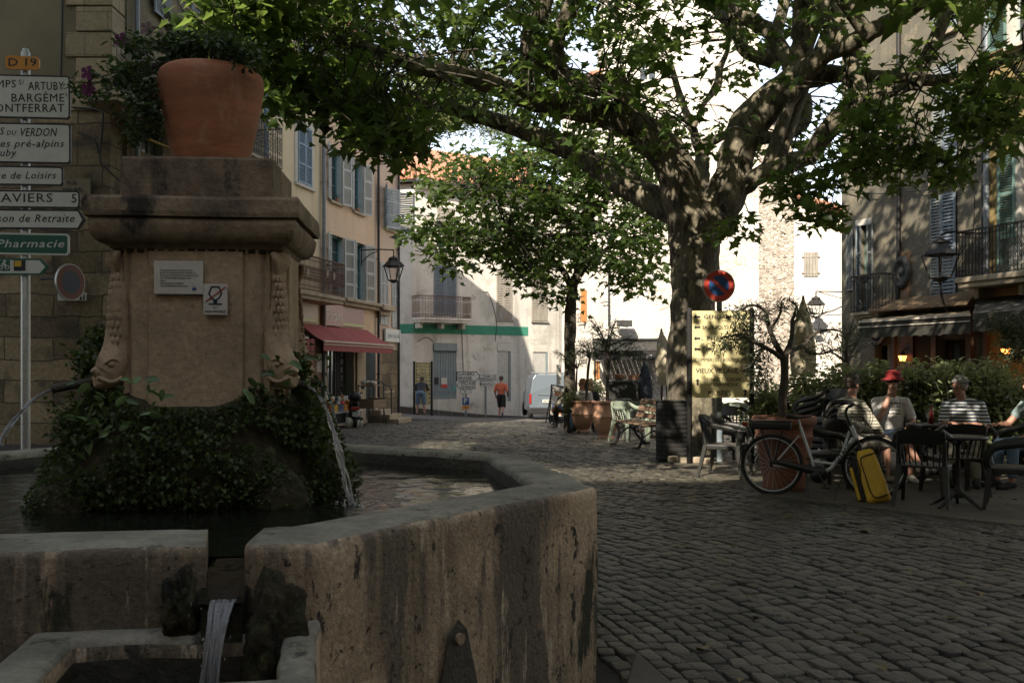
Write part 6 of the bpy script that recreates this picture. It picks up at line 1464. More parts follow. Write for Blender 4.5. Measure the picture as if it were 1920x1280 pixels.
# crown above the frame: big ellipsoid, heightened on the right to shade the facades
for _ in range(3600):
    x, y, z = random.uniform(-8.2, 12.5), random.uniform(6.5, 22.5), random.uniform(5, 16)
    if z < EYE+735/F*y or (x < -1 and random.random() < .62): continue
    if x < -4 and y < 9.5: continue
    if ((x-2)/9.5)**2+((y-14.5)/8.3)**2+((z-6.2)/(6.0 if x < 1 else 9.5))**2 > 1 or (x < 4 and random.random() < .25): continue
    CL.append((Vector((x, y, z)), 16, .34))
for _ in range(230):   # unseen leaf clusters added towards the viewer to shade the terrace
    x, y, z = random.uniform(.5, 7.5), random.uniform(7.5, 11), random.uniform(5.6, 8.4)
    if z > EYE+745/F*y: CL.append((Vector((x, y, z)), 14, .34))
for n_, xa_, xb_, ya_, yb_, za_, zb_ in ((150, .4, 5.8, 4.8, 9, 4.6, 7.2), (110, -3.2, -.9, 7, 10, 5.8, 7.6)):  # more out-of-frame clusters, added to shade terrace and middle ground
    for _ in range(n_):
        x, y, z = random.uniform(xa_, xb_), random.uniform(ya_, yb_), random.uniform(za_, zb_)
        if z > EYE+745/F*y: CL.append((Vector((x, y, z)), 14, .32))
for _ in range(300):  # unseen clusters added on the left to keep sun off the ground
    x, y, z = random.uniform(-9, -1.5), random.uniform(11, 18), random.uniform(7, 12)
    if z > EYE+760/F*y: CL.append((Vector((x, y, z)), 18, .36))
# openings in the crown through which the sun reaches the board and the urns
GAPS = [(Vector(g), r_) for g, r_ in (((2.75, 15, 1.3), .42), ((3.1, 15, 1.9), .42), ((2.9, 15, 1.6), .4), ((1.95, 19.8, .45), .5), ((1.7, 21.5, .5), .45))]
def in_gap(c):
    for g, r_ in GAPS:
        v_ = c-g; t_ = v_.dot(SUN_DIR)
        if t_ > 1 and (v_-SUN_DIR*t_).length < r_+.22: return True
    return False
CL = [q for q in CL if not (in_gap(q[0]) and random.random() < .88) and not (q[0].x/q[0].y < -.305 and q[0].z < EYE+.42*q[0].y)]
P, S, D = [], [], []; TW = MB(); tw_n = {}
for c, n, sp in CL:
    q = c-B0; big = sp > .3
    pts = cluster(q, n, sp, .55); P.append(pts); S.append(RNG.uniform(.085, .215, n)*(1.45 if big else 1)); dd = pts-np.array(q); D.append(dd/(np.linalg.norm(dd, axis=1)[:, None]+1e-6))
    if not big:
        dst = np.linalg.norm(KS-np.array(q), axis=1); j = int(dst.argmin())
        tw_n[j] = tw_n.get(j, 0)+1
        if dst[j] < 2.6 and tw_n[j] < 5:
            a = Vector(KS[j]); mid = a.lerp(q, .55)+Vector((random.gauss(0, .1), random.gauss(0, .1), .12)); TW.tube(crom([a, mid, q], 3), list(np.linspace(.018, .006, 7)), 5)
        elif dst[j] < 6:
            a = q+Vector((random.gauss(0, .3), random.gauss(0, .3), .5)); TW.tube([a, q], [.010, .004], 4)
TB.build("trunk", "plane_bark", tree); TW.build("twigs", "twig", tree)
P = np.concatenate(P); S = np.concatenate(S); D = np.concatenate(D)
leaf_mesh("crown", P, S, T_PLANE, "plane_leaf", tree, up=.42, D=D, droop=.35); print("plane leaves", len(P))
# ---------------- smaller plane tree ----------------
t2b = at(1068, 790, 27); t2b.z = gz(t2b.x, t2b.y); tree2 = thing("plane_tree", "younger slim plane tree beside the parked van with a low dense crown", "tree", t2b)
TB = MB(); sk = []
for L in ([(1068, 812, 27, 12), (1068, 740, 27, 11), (1069, 660, 27, 10.5), (1070, 590, 27, 11.5), (1073, 545, 27, 9), (1088, 490, 27, 8), (1098, 430, 27, 7), (1110, 340, 27, 5), (1105, 260, 27, 3)],
          [(1074, 545, 27, 7), (1050, 500, 27, 5.5), (1000, 470, 26.6, 4), (930, 450, 26, 3), (860, 450, 25.6, 2)], [(1080, 520, 27, 6), (1120, 480, 27.2, 5), (1170, 450, 27.5, 4), (1220, 440, 27.5, 2)],
          [(1095, 450, 27, 5), (1050, 400, 26.6, 4), (980, 360, 26, 3), (900, 350, 25.5, 2)], [(1105, 400, 27, 5), (1160, 360, 27.4, 4), (1220, 340, 27.8, 2)], [(1095, 440, 27, 4), (1030, 440, 26, 3), (950, 430, 25, 2)]): sk += add_limb(TB, L, t2b, 10, 5, knob=.18)
TB.build("trunk", "bark_grey", tree2)
KS = np.array([tuple(p) for p, r_ in sk]); CL = []
def inside2(px, py):
    lo = np.interp(px, [760, 800, 850, 900, 960, 1000, 1060, 1120, 1180, 1230, 1262], [442, 470, 512, 480, 500, 555, 580, 500, 545, 560, 480])
    hi = np.interp(px, [760, 800, 850, 900, 1000, 1100, 1200, 1262], [432, 330, 300, 265, 250, 245, 290, 380]); return hi < py < lo
k = 0
while k < 640:
    px, py = random.uniform(762, 1260), random.uniform(240, 582)
    if not inside2(px, py): continue
    k += 1
    if noise.noise(Vector((px/55, py/38, 8))) < -.22: continue
    if py > 500 and 1060 < px < 1140: continue
    if px < 880 and 380 < py < 420 and random.random() < .8: continue
    if px < 900 and py > 470 and not (830 < px < 890): continue
    CL.append((at(px, py, 27+random.gauss(0, 1.5)), 16))
TW = MB(); P, S, D = [], [], []
for c, n in CL:
    q = c-t2b; pts = cluster(q, n, .30, .5); P.append(pts); S.append(RNG.uniform(.15, .25, n)); dd = pts-np.array(q); D.append(dd/(np.linalg.norm(dd, axis=1)[:, None]+1e-6))
    dst = np.linalg.norm(KS-np.array(q), axis=1); j = int(dst.argmin())
    if dst[j] < 2.2: TW.tube([KS[j], Vector(KS[j]).lerp(q, .5)+Vector((0, 0, .1)), q], [.02, .014, .008], 4)
TW.build("twigs", "twig", tree2); leaf_mesh("crown", np.concatenate(P), np.concatenate(S), T_PLANE, "plane_leaf_far", tree2, up=.42, D=np.concatenate(D), droop=.3)
# ---------------- terrace trees (olive like) ----------------
def olive(name, label, base, stem, crown, rpx, d, nleaf, holes=.0, leafs=(.05, .09), group=None, sz_=None, tk=None):
    """stem: px list of the trunk; crown: list of (px,py,spread_px) ends"""
    t = thing(name, label, "tree", base, 0, group); b = MB(); sk = add_limb(b, [(x, y, d, r_) for x, y, r_ in stem], base, 10, 5, knob=.15)
    top = stem[-1]; P, D = [], []
    for cx_, cy_, sp_ in crown:
        dd = d+random.gauss(0, .30); mx, my = (top[0]+cx_)/2+random.gauss(0, sp_*.4), (top[1]+cy_)/2+random.gauss(0, sp_*.3)-6
        pts = crom(limb_pts([(top[0], top[1], d, rpx), (mx, my, (d+dd)/2, rpx*.6), (cx_, cy_, dd, rpx*.3)], base), 5); b.tube([p[:3] for p in pts], [p[3] for p in pts], 6)
        for k in range(nleaf):
            s_ = random.random(); q = at(mx+(cx_-mx)*s_+random.gauss(0, sp_), my+(cy_-my)*s_+random.gauss(0, sp_*.8), (d+dd)/2+(dd-d)/2*s_+random.gauss(0, sp_/F*d))-base
            P.append(tuple(q)); D.append((random.gauss(0, 1), random.gauss(0, 1), -.2))
        for k in range(3):
            ex, ey = cx_+random.gauss(0, sp_*1.3), cy_+random.gauss(0, sp_*1.1); pts = crom(limb_pts([(mx, my, (d+dd)/2, rpx*.4), ((mx+ex)/2, (my+ey)/2-3, dd, rpx*.28), (ex, ey, dd, rpx*.12)], base), 3); b.tube([p[:3] for p in pts], [p[3] for p in pts], 5)
    b.build("trunk", "bark_grey", t); leaf_mesh("crown", P, RNG.uniform(*leafs, len(P)), T_THIN, "olive_leaf", t, up=.2, D=D); return t
# ---------------- terrace and street furniture ----------------
def hitd(px, py): p = gp(px, py); return p
def urn(name, label, base, rmax, h, prof, m="terracotta_pale", group=None):
    b = MB(); b.lathe([(r_*rmax, z*h) for r_, z in prof], 40, wob=.008); o = b.build(name, m); o.location = base; return tag(o, label, "pot", group)
URN = [(0, 0), (.60, 0), (.62, .05), (.50, .08), (.50, .13), (.62, .17), (.80, .32), (.90, .5), (.92, .57), (.94, .575), (.94, .60), (.91, .605), (.88, .78), (.84, .88), (.86, .92), (.97, .945), (1.0, .97), (.97, 1.0), (.86, 1.0), (.83, .95), (.8, .85), (0, .85)]
pr = gp(1136, 822); pl_ = gp(1093, 811)
urn("terracotta_urn", "sunlit terracotta urn planter nearest the bench, holding a small olive tree", pr, .31, .82, URN, group="terracotta urns along the square")
urn("terracotta_urn", "half hidden terracotta urn planter beside the seated person in black trousers", pl_, .31, .82, URN, group="terracotta urns along the square")
olive("olive_tree", "small olive tree growing in the urn nearest the bench", Vector((pr.x, pr.y, pr.z+.7)), [(1139, 760, 3.6), (1139, 720, 3.2), (1141, 680, 3.2), (1139, 665, 3)],
      [(1110, 612, 9), (1120, 640, 8), (1150, 615, 9), (1160, 640, 10), (1185, 645, 9), (1205, 665, 8), (1125, 660, 9), (1165, 665, 8), (1100, 660, 8), (1140, 630, 10), (1108, 600, 6), (1213, 672, 6), (1155, 600, 7)], 2.2, pr.y, 110)
olive("olive_tree", "small olive tree growing in the half hidden urn", Vector((pl_.x, pl_.y, pl_.z+.7)), [(1099, 755, 3), (1101, 720, 2.6), (1103, 690, 2.6), (1106, 672, 2.2)], [(1085, 645, 8), (1100, 640, 8), (1115, 650, 7), (1090, 662, 7), (1078, 655, 6), (1112, 668, 6)], 1.8, pl_.y, 100)
pt = gp(1082, 800); olive("olive_tree", "thin pale leaved little tree standing behind the urns", Vector((pt.x, 26.5, gz(pt.x, 26.5)+.3)), [(1081, 790, 2.4), (1081, 740, 2), (1081, 705, 1.8), (1082, 692, 1.6)], [(1068, 678, 5), (1078, 660, 6), (1092, 668, 6), (1096, 682, 5), (1066, 655, 5), (1050, 672, 5), (1040, 660, 4)], 1.3, 26.5, 70)
# big terrace pot and its tree
bp_ = gp(1470, 917)
urn("terracotta_pot", "big round terracotta pot behind the bicycle with a bare branched tree", bp_, .375, .87, [(0, 0), (.62, 0), (.66, .04), (.64, .10), (.72, .3), (.84, .62), (.88, .70), (.90, .71), (.90, .74), (.87, .75), (.90, .86), (.98, .89), (1.0, .93), (1.0, .98), (.96, 1.0), (.88, 1.0), (.86, .92), (0, .9)], m="terracotta_dark")
tt_ = thing("terrace_tree", "gnarled olive tree with sparse spreading branches in the big terracotta pot", "tree", Vector((bp_.x, bp_.y, .78))); BT = tt_.location.copy(); b = MB(); rt = random.Random(11); P, D = [], []
BR = [[(1467, 800, 0, 9), (1468, 750, 0, 8), (1471, 700, 0, 7.5), (1470, 662, 0, 8.5)], [(1469, 668, 0, 6), (1452, 640, -.1, 5), (1440, 608, -.2, 4), (1436, 585, -.3, 3), (1412, 572, -.35, 2.2), (1388, 580, -.4, 1.3)], [(1468, 672, 0, 5.5), (1442, 655, -.2, 4.2), (1412, 640, -.3, 3.2), (1385, 628, -.4, 2.2), (1352, 634, -.5, 1.2)],
 [(1472, 668, 0, 6), (1484, 635, .1, 5), (1486, 600, .15, 4), (1494, 575, .2, 2.5), (1478, 562, .2, 1.4)], [(1476, 660, 0, 5.5), (1505, 648, .2, 4), (1528, 625, .3, 3), (1560, 618, .4, 2), (1590, 626, .5, 1.2)], [(1446, 615, -.2, 3), (1462, 590, -.1, 2.2), (1466, 566, 0, 1.4)], [(1506, 648, .2, 3), (1520, 662, .1, 2.4), (1548, 662, .2, 1.6), (1575, 652, .3, 1)],
 [(1430, 650, -.2, 3), (1418, 672, -.3, 2.4), (1400, 690, -.35, 1.5)], [(1486, 606, .15, 2.6), (1508, 590, .2, 2), (1532, 588, .3, 1.2)]]
for L in BR:
    L = [(a, c_, bp_.y+dd, r_) for a, c_, dd, r_ in L]; sk = add_limb(b, L, BT, 8, 4, knob=.2)
    if L[0][3] > 8: continue
    for q, r_ in sk[3:]:
        for k in range(3): e = q+Vector((rt.gauss(0, .07), rt.gauss(0, .09), rt.gauss(.03, .06))); b.tube([q, q.lerp(e, .5)+Vector((0, 0, .015)), e], [.004, .003, .0015], 4)
for cx_, cy_, sx_, sy_, n_ in ((1392, 610, 16, 14, 420), (1375, 638, 18, 9, 230), (1345, 650, 14, 6, 90), (1425, 690, 14, 16, 330), (1412, 662, 12, 10, 200), (1425, 590, 16, 10, 200), (1440, 640, 14, 16, 170), (1470, 572, 16, 7, 110), (1505, 585, 20, 10, 110), (1565, 625, 22, 14, 130), (1530, 660, 20, 12, 110), (1425, 715, 14, 12, 160), (1388, 580, 14, 6, 100)):
    for k in range(n_): q = at(rt.gauss(cx_, sx_), rt.gauss(cy_, sy_), bp_.y-.2+rt.gauss(0, .22))-BT; P.append(tuple(q)); D.append((rt.gauss(0, 1), rt.gauss(0, 1), -.3))
b.build("trunk", "bark_grey", tt_); leaf_mesh("crown", P, RNG.uniform(.045, .085, len(P)), T_THIN, "olive_dark", tt_, up=.2, D=D)
olive("olive_tree", "olive branches reaching in from the frame edge in front of the lit lantern", Vector((6.35, 12.0, 0)), [(1950, 870, 8), (1948, 760, 7), (1945, 680, 6)], [(1870, 600, 12), (1890, 625, 13), (1858, 595, 9), (1905, 650, 14), (1915, 620, 13), (1880, 665, 12), (1925, 600, 14), (1900, 590, 10), (1875, 640, 12)], 3.5, 12.0, 170, leafs=(.04, .085))
olive("olive_tree", "loose leafy shrub tree at the far end of the cafe awning", Vector((5.6, 17.2, 0)), [(1575, 830, 5), (1582, 740, 4.5), (1588, 680, 4)], [(1580, 620, 11), (1600, 600, 10), (1610, 640, 11), (1570, 650, 11), (1595, 670, 12), (1565, 690, 12), (1620, 615, 9), (1550, 660, 9)], 2.5, 17.2, 90, leafs=(.04, .08))
# hedge of laurels: separate shrubs
def shrub(name, label, px, d, wpx, ytop, ybot, n, group, m="hedge_leaf", leafs=(.055, .115)):
    base = at(px, 700, d); base.z = gz(base.x, d); t = thing(name, label, "shrub", base, 0, group); b = MB(); P, D = [], []
    for k in range(n):
        cx_ = random.gauss(px, wpx*.36); yt = ytop+abs(cx_-px)/wpx*26+random.uniform(-8, 8); cy_ = random.uniform(yt, ybot); dd = d+random.gauss(0, .28); c = at(cx_, cy_, dd)-base
        b.tube([Vector((random.gauss(0, .08), 0, .02)), (c*.5)+Vector((0, 0, -.05)), c], [.012, .009, .004], 5)
        for j in range(15):
            q = c+Vector((random.gauss(0, .085), random.gauss(0, .085), random.gauss(0, .08))); P.append(tuple(q)); D.append((random.gauss(0, 1), random.gauss(0, 1), .5))
    b.build("stem", "twig", t); leaf_mesh("foliage", P, RNG.uniform(*leafs, len(P)), T_OVAL, m, t, up=.35, D=D); return t
for px_, d_, w_, yt, yb2, n_, lab in ((1440, 15.2, 40, 725, 800, 90, "low laurel shrub at the end of the cafe hedge by the terracotta pot tree"), (1505, 15.0, 48, 705, 830, 150, "laurel shrub behind the stacked dark chairs"), (1570, 14.7, 50, 690, 830, 170, "laurel shrub behind the person with swept back grey hair"), (1640, 14.5, 50, 688, 830, 180, "laurel shrub behind the person in the red hat"),
                                 (1715, 14.3, 52, 685, 835, 190, "laurel shrub between the red hat and the white haired person"), (1790, 14.0, 52, 682, 835, 190, "tall laurel shrub behind the white haired person"), (1860, 13.7, 50, 686, 840, 180, "laurel shrub near the frame edge under the dark awning"), (1925, 13.4, 40, 715, 840, 90, "last laurel shrub of the hedge cut by the frame edge")):
    shrub("laurel_shrub", lab, px_, d_, w_, yt, yb2, n_, "laurel shrubs forming the cafe hedge")
shrub("potted_shrub", "small dark shrub below the slim plane tree near the woman in sunglasses", 1073, 25.5, 16, 728, 770, 40, None); shrub("potted_shrub", "small dark shrub against the restaurant counter", 1118, 27.5, 22, 712, 745, 40, None)
# closed parasols
def parasol(label, px, ytop, ybot, d, rpx, m, group, lean=0.0, pole=True):
    base = at(px, 700, d); base.z = gz(base.x, d); t = thing("closed_parasol", label, "parasol", base, 0, group); b = MB(); z0, z1 = at(px, ybot, d).z-base.z, at(px, ytop, d).z-base.z; H_ = z1-z0; n = 40; rows = 14; vs = []
    for i in range(rows+1):
        v = i/rows; z = z1-H_*v; r_ = rpx/F*d*(np.interp(v, [0, .06, .2, .4, .55, .62, .66, 1], [.14, .26, .55, .84, 1.0, .98, 1.08, .95]))
        for k in range(n):
            a = 2*math.pi*k/n; q = r_*(1+.09*math.cos(8*a+v*1.5)+.10*noise.noise(Vector((math.cos(a)*2, math.sin(a)*2, v*3)))); vs.append((q*math.cos(a)+lean*v*H_, q*math.sin(a), z))
    b.add(vs, [(i*n+k, (i+1)*n+k, (i+1)*n+(k+1) % n, i*n+(k+1) % n) for i in range(rows) for k in range(n)], 0, True); b.lathe([(0, z1-.02), (.03, z1), (.02, z1+.06), (0, z1+.09)], 8, mi=1); b.build("folded_canopy", [m, "brown_wood"], t)
    p_ = MB(); p_.tube([(0, 0, 0), (lean*.2, 0, z1)], .025, 8); p_.lathe([(0, 0), (.25, 0), (.25, .06), (0, .08)], 20); p_.build("pole", "brown_wood", t); return t
parasol("closed beige parasol between the terrace tree and the hanging lantern", 1506, 562, 705, 17.5, 21, "parasol_tan", "closed parasols")
parasol("closed beige parasol leaning against the big plane tree trunk", 1240, 622, 722, 22.0, 17, "parasol_tan", "closed parasols", lean=.12)
parasol("closed dark blue parasol in front of the restaurant wall", 1210, 676, 750, 26.0, 12, "parasol_blue", "closed parasols")
# plastic armchairs
def make_chair(label, m, group):
    t = thing("plastic_chair", label, "chair", (0, 0, 0), 0, group)
    s_ = MB(); s_.box((0, 0, .425), (.46, .44, .022)); s_.box((0, -.215, .40), (.46, .025, .06)); s_.box((-.225, 0, .40), (.02, .42, .06)); s_.box((.225, 0, .40), (.02, .42, .06)); s_.build("seat", m, t, bevel=.01)
    for sx in (-1, 1):
        l = MB(); l.tube([(sx*.245, -.235, .43), (sx*.262, -.26, .2), (sx*.275, -.285, 0)], [.038, .030, .024], 4, smooth=False); l.build("leg", m, t)
        l = MB(); l.tube([(sx*.225, .20, .43), (sx*.245, .25, .2), (sx*.265, .30, 0)], [.036, .030, .024], 4, smooth=False); l.build("leg", m, t)
        a = MB(); a.tube(crom([(sx*.25, -.245, .42), (sx*.285, -.262, .52), (sx*.295, -.20, .625), (sx*.298, -.05, .665), (sx*.29, .10, .69), (sx*.262, .20, .735), (sx*.20, .265, .79)], 5), .036, 8, flat=.45, up=(1, 0, 0)); a.build("armrest", m, t)
    k = MB(); n = 14; vs = []
    for i in range(n+1):
        u = i/n*2-1
        for z, y0 in ((.66, .235), (.73, .262), (.80, .285), (.822, .288)):
            zz = z-(u*u)*.03*(z > .7); vs.append((u*.215*(1 if z < .7 else .98), y0+.03*(1-u*u), zz))
    m4 = 4; k.add(vs, [(i*m4+j, (i+1)*m4+j, (i+1)*m4+j+1, i*m4+j+1) for i in range(n) for j in range(3)], 0, True)
    vs2 = [(v[0], v[1]+.018, v[2]) for v in vs]; k.add(vs2, [(i*m4+j, i*m4+j+1, (i+1)*m4+j+1, (i+1)*m4+j) for i in range(n) for j in range(3)], 0, True)
    for i in range(7): u = (i-3)/3.4; k.tube([(u*.19, .195+.0*u, .43), (u*.205, .235+.03*(1-u*u), .60), (u*.212, .25+.03*(1-u*u), .69)], .013, 6, flat=.6)
    for sx in (-1, 1): k.tube([(sx*.215, .20, .42), (sx*.222, .235, .6), (sx*.215, .27, .79)], .022, 8)
    k.build("backrest", m, t); return t
ch0 = make_chair("dark plastic armchair beside the signboard with its back to the tree", "chair_plastic", "dark plastic armchairs on the terrace")
used = [False]
def chair(p, rz, label, z=0):
    loc = (p[0], p[1], gz(p[0], p[1])+z)
    if not used[0]: used[0] = True; ch0.location = loc; ch0.rotation_euler = (0, 0, rz); ch0['label'] = label; return ch0
    return dup(ch0, loc, rz, label)
def pd(px, d): p = at(px, 700, d); return (p.x, p.y)
chair(pd(1360, 13.2), R(62), "dark plastic armchair just behind the yellow signboard's foot")
chair(pd(1735, 10.45), R(148), "dark plastic armchair turned away from us between bicycle and round table")
chair(pd(1905, 10.2), R(-118), "dark plastic armchair at the frame edge beyond the round table")
chair(pd(1930, 12.1), R(-75), "dark plastic armchair under the long haired person at the frame edge")
chair(pd(1597, 12.35), R(128), "dark plastic armchair carrying the person in the beige striped shirt")
chair(pd(1672, 13.0), R(10), "dark plastic armchair carrying the person in the red hat")
chair(pd(1812, 12.45), R(-12), "dark plastic armchair carrying the white haired person")
chair(pd(1790, 11.35), R(180), "dark plastic armchair pushed between the two round tables")
for k in range(5): chair(pd(1545, 13.4), R(-60), ["lowest", "second lowest", "middle", "second highest", "topmost"][k]+" of the five stacked dark plastic armchairs by the hedge", z=.002+k*.085)
chair(pd(1530, 12.0), R(95), "empty dark plastic armchair behind the bicycle frame"); chair(pd(1385, 15.9), R(20), "dark green armchair in shade behind the signboard post")
g0 = make_chair("pale green plastic chair right behind the bench", "chair_green", "pale green chairs behind the bench"); g0.location = (*pd(1178, 20.3), gz(0, 20.3)); g0.rotation_euler = (0, 0, R(35))
dup(g0, (*pd(1215, 20.6), gz(0, 20.6)), R(-50), "pale green plastic chair closest to the black bin, partly behind the bench"); dup(g0, (*pd(1196, 22.0), gz(0, 22)), R(160), "pale green plastic chair farthest behind the bench in the light")
dup(g0, (*pd(1368, 17.6), gz(0, 17.6)), R(-30), "pale green chair seen between the signboard's two posts"); dup(g0, (*pd(1432, 17.9), gz(0, 17.9)), R(30), "pale green chair seen between signboard and terracotta pot")
def table(label, p, r_=.33, h=.72, group="round cafe tables"):
    t = thing("cafe_table", label, "table", (p[0], p[1], gz(p[0], p[1])), 0, group); b = MB(); b.lathe([(0, h-.03), (r_-.01, h-.03), (r_, h-.02), (r_, h-.005), (r_-.008, h), (0, h)], 40); b.build("tabletop", "steel_dark", t)
    c = MB(); c.lathe([(.028, .12), (.03, .2), (.022, .25), (.022, h-.1), (.06, h-.03)], 12); c.lathe([(.05, .10), (.06, .14), (.03, .22)], 12); c.build("column", "iron", t)
    for k in range(4):
        a = k*math.pi/2+.5; l = MB(); l.tube(crom([(0, 0, .17), (.12*math.cos(a), .12*math.sin(a), .11), (.24*math.cos(a), .24*math.sin(a), .035), (.29*math.cos(a), .29*math.sin(a), .012)], 4), [.028]*6+[.024, .022, .02, .018, .018, .018, .02], 8, flat=.8); l.build("foot", "iron", t)
    return t
table("empty round dark metal table in front of the white haired person", pd(1796, 10.3), .29, .74); tb2 = table("round table with glass and plate between the red hat and the white haired person", pd(1752, 12.5), .34, .74)
tp = tb2.location
b = MB(); b.lathe([(.03, 0), (.004, .008), (.004, .07), (.032, .10), (.034, .15), (.026, .18)], 14); o = b.build("wine_glass", "frosted"); o.location = (tp.x-.12, tp.y-.1, tp.z+.741); tag(o, "clear wine glass standing on the round table", "glass")
b = MB(); b.lathe([(0, .002), (.07, .002), (.10, .015), (.10, .02), (.065, .008), (0, .008)], 20); o = b.build("plate", "sign_white"); o.location = (tp.x+.12, tp.y-.08, tp.z+.741); tag(o, "white plate lying on the round table", "plate")
b = MB(); b.lathe([(0, 0), (.03, 0), (.032, .13), (.012, .18), (.012, .22), (0, .22)], 14); o = b.build("bottle", "tail_red"); o.location = (tp.x-.02, tp.y+.05, tp.z+.741); tag(o, "small bottle with red cap standing on the round table", "bottle")
# bench
bc = gp(1202, 840); bn = thing("park_bench", "slatted wooden bench with black cast iron legs by the black bin", "bench", (bc.x+.08, bc.y+.55, gz(0, 18.6)), R(-76))
for k in range(3): b = MB(); b.box((0, -.20+k*.14, .44+.01*k), (1.5, .11, .03)); b.build("seat_slat", "bench_wood", bn, bevel=.006)
for k in range(3): b = MB(); b.box((0, .20+k*.045, .56+k*.125), (1.5, .03, .10), rot=Matrix.Rotation(R(-18), 3, 'X')); b.build("back_slat", "bench_wood", bn, bevel=.006)
for sx in (-.6, .6):
    b = MB(); b.tube(crom([(sx, -.34, 0), (sx, -.26, .08), (sx, -.22, .25), (sx, -.27, .40), (sx, -.1, .425), (sx, .12, .43), (sx, .2, .5), (sx, .33, .88)], 4), .026, 6); b.tube(crom([(sx, .34, 0), (sx, .22, .10), (sx, .10, .25), (sx, .12, .43)], 4), .026, 6); b.tube(crom([(sx, -.22, .2), (sx, 0, .33), (sx, .12, .22)], 4), .016, 6)
    b.tube([(sx, -.40, .012), (sx, -.28, .02)], .024, 6); b.tube([(sx, .27, .02), (sx, .40, .012)], .024, 6); b.build("iron_leg", "iron", bn)
# bin
p = gp(1260, 862); b = MB(); pr_ = []; H_ = .91
for k in range(13): z = k*H_/13; pr_ += [(.250, z+.002), (.250, z+.064), (.2485, z+.065), (.2485, z+H_/13)]
b.lathe([(0, 0)]+pr_+[(.262, H_), (.262, H_+.02), (.22, H_+.02), (.22, H_-.15), (0, H_-.15)], 36); o = b.build("litter_bin", "bin_black"); o.location = p; tag(o, "black cylindrical litter bin with horizontal ribs beside the tree trunk", "bin")
for k, (px_, py_) in enumerate(((1283, 868), (1306, 868), (1325, 870), (1262, 866))):
    q = gp(px_, py_); b = MB(); b.box((0, 0, .045), (.13, .12, .10)); o = b.build("kerb_stone", "stone_trim", bevel=.02); o.location = q; o.rotation_euler = (0, 0, k*.2); tag(o, ["pale stone block lying between bin and sign post", "stone block lying at the tree foot behind the sign post", "third stone block at the tree foot nearest the blue post", "stone block lying tight against the black bin"][k], "stone block", "loose edging stones round the tree")
# direction signboard
sg0 = gp(1350, 869); SGD = sg0.y; sb_ = thing("direction_board", "tall yellow direction board GENDARMERIE to MUSÉES between two black posts", "signboard", (sg0.x, sg0.y, 0), R(-2))
def lx(px, d=SGD): return (px-960)/F*d-sg0.x
def lz(py, d=SGD): return EYE+(HOR-py)/F*d
for px_ in (1293, 1409): b = MB(); b.lathe([(0, -.05), (.040, -.05), (.040, lz(582)), (.036, lz(580)), (.018, lz(577)), (0, lz(576.3))], 16, (lx(px_), 0, 0)); b.build("post", "bin_black", sb_)
b = MB(); b.b2((lx(1298), -.012, lz(745.5)), (lx(1404.5), .012, lz(582.5)), 0); yy = -.0135
for s_, cx_, cy_, wd, bold, hh in (("GENDARMERIE", 1359, 594, 78, .02, 7.2), ("SALLE POLYVALENTE", 1357, 613.5, 80, .01, 6), ("PHARMACIE", 1360, 634.5, 68, .02, 7), ("TABLE D'ORIENTATION", 1359, 654.5, 82, .01, 6.3), ("COMMERCES / BOUTIQUES", 1350, 674.5, 94, .0, 6.5), ("VIEUX VILLAGE", 1344, 695, 78, .02, 8.2), ("ESPACE TOURISME", 1357, 711.5, 64, .0, 6.2), ("MEDIATHEQUE", 1358, 720.5, 51, .0, 6), ("MUSÉES", 1349, 736.5, 42, .01, 8.4)):
    b.text(s_, lx(cx_), lz(cy_), hh/F*SGD, yy, w=wd/F*SGD, mi=1, bold=bold+.022)
def arrow(b, cx_, cy_, L, h, ang, y, mi, fx=lx, fz=lz, k=1/F*SGD):
    P = [(-L/2, 0), (-L*.12, h/2), (-L*.12, h*.2), (L/2, h*.2), (L/2, -h*.2), (-L*.12, -h*.2), (-L*.12, -h/2)]; c, s_ = math.cos(ang), math.sin(ang)
    b.add([(fx(cx_)+(p[0]*c-p[1]*s_)*k, y, fz(cy_)+(p[0]*s_+p[1]*c)*k) for p in P], [tuple(range(7))[::-1]], mi)
for y_ in (594, 613.5, 634.5, 654.5): arrow(b, 1307, y_, 12, 9, 0, yy, 1)
arrow(b, 1398, 695, 12, 9, math.pi, yy, 1); arrow(b, 1308, 716, 13, 9, -math.pi/2, yy, 1); arrow(b, 1396.5, 735.5, 13, 9, -math.pi/2, yy, 1)
b.build("sign_panel", ["sign_beige", "sign_black"], sb_)
# no parking sign
q0 = gp(1350, 866); ns = thing("road_sign", "round red and blue no parking sign on a blue grey post behind the yellow board", "sign", q0, 0); nd = q0.y
b = MB(); zc_ = EYE+(HOR-536)/F*nd; xc = (1347.5-960)/F*nd-q0.x; b.box((0, .05, zc_/2-.1), (.075, .05, zc_+.2)); b.build("post", "shutter_slate", ns)
b = MB(); b.box((0, .024, .72), (.07, .002, .34)); b.build("post_sticker", "glass_pale", ns)
def disc(b, x, z, r_, y, mi, th=.004, n=40, sq=1): vs = [(x+r_*math.cos(a)*sq, y, z+r_*math.sin(a)) for a in np.linspace(0, 2*math.pi, n+1)[:-1]]; b.add(vs, [tuple(range(n))], mi); vs2 = [(v[0], y+th, v[2]) for v in vs]; b.add(vs+vs2, [(k, n+k, n+(k+1) % n, (k+1) % n) for k in range(n)], mi)
b = MB(); r_ = 30.5/F*nd; disc(b, xc, zc_, r_, -.012, 0, .03); disc(b, xc, zc_, r_*.93, -.015, 1); disc(b, xc, zc_, r_*.62, -.018, 2); b.bar((xc-r_*.6, -.0195, zc_+r_*.6), (xc+r_*.6, -.0195, zc_-r_*.6), r_*.2, .002, 1, up=(0, 1, 0)); b.build("sign_face", ["galvanised", "sign_red", "sign_blue"], ns)
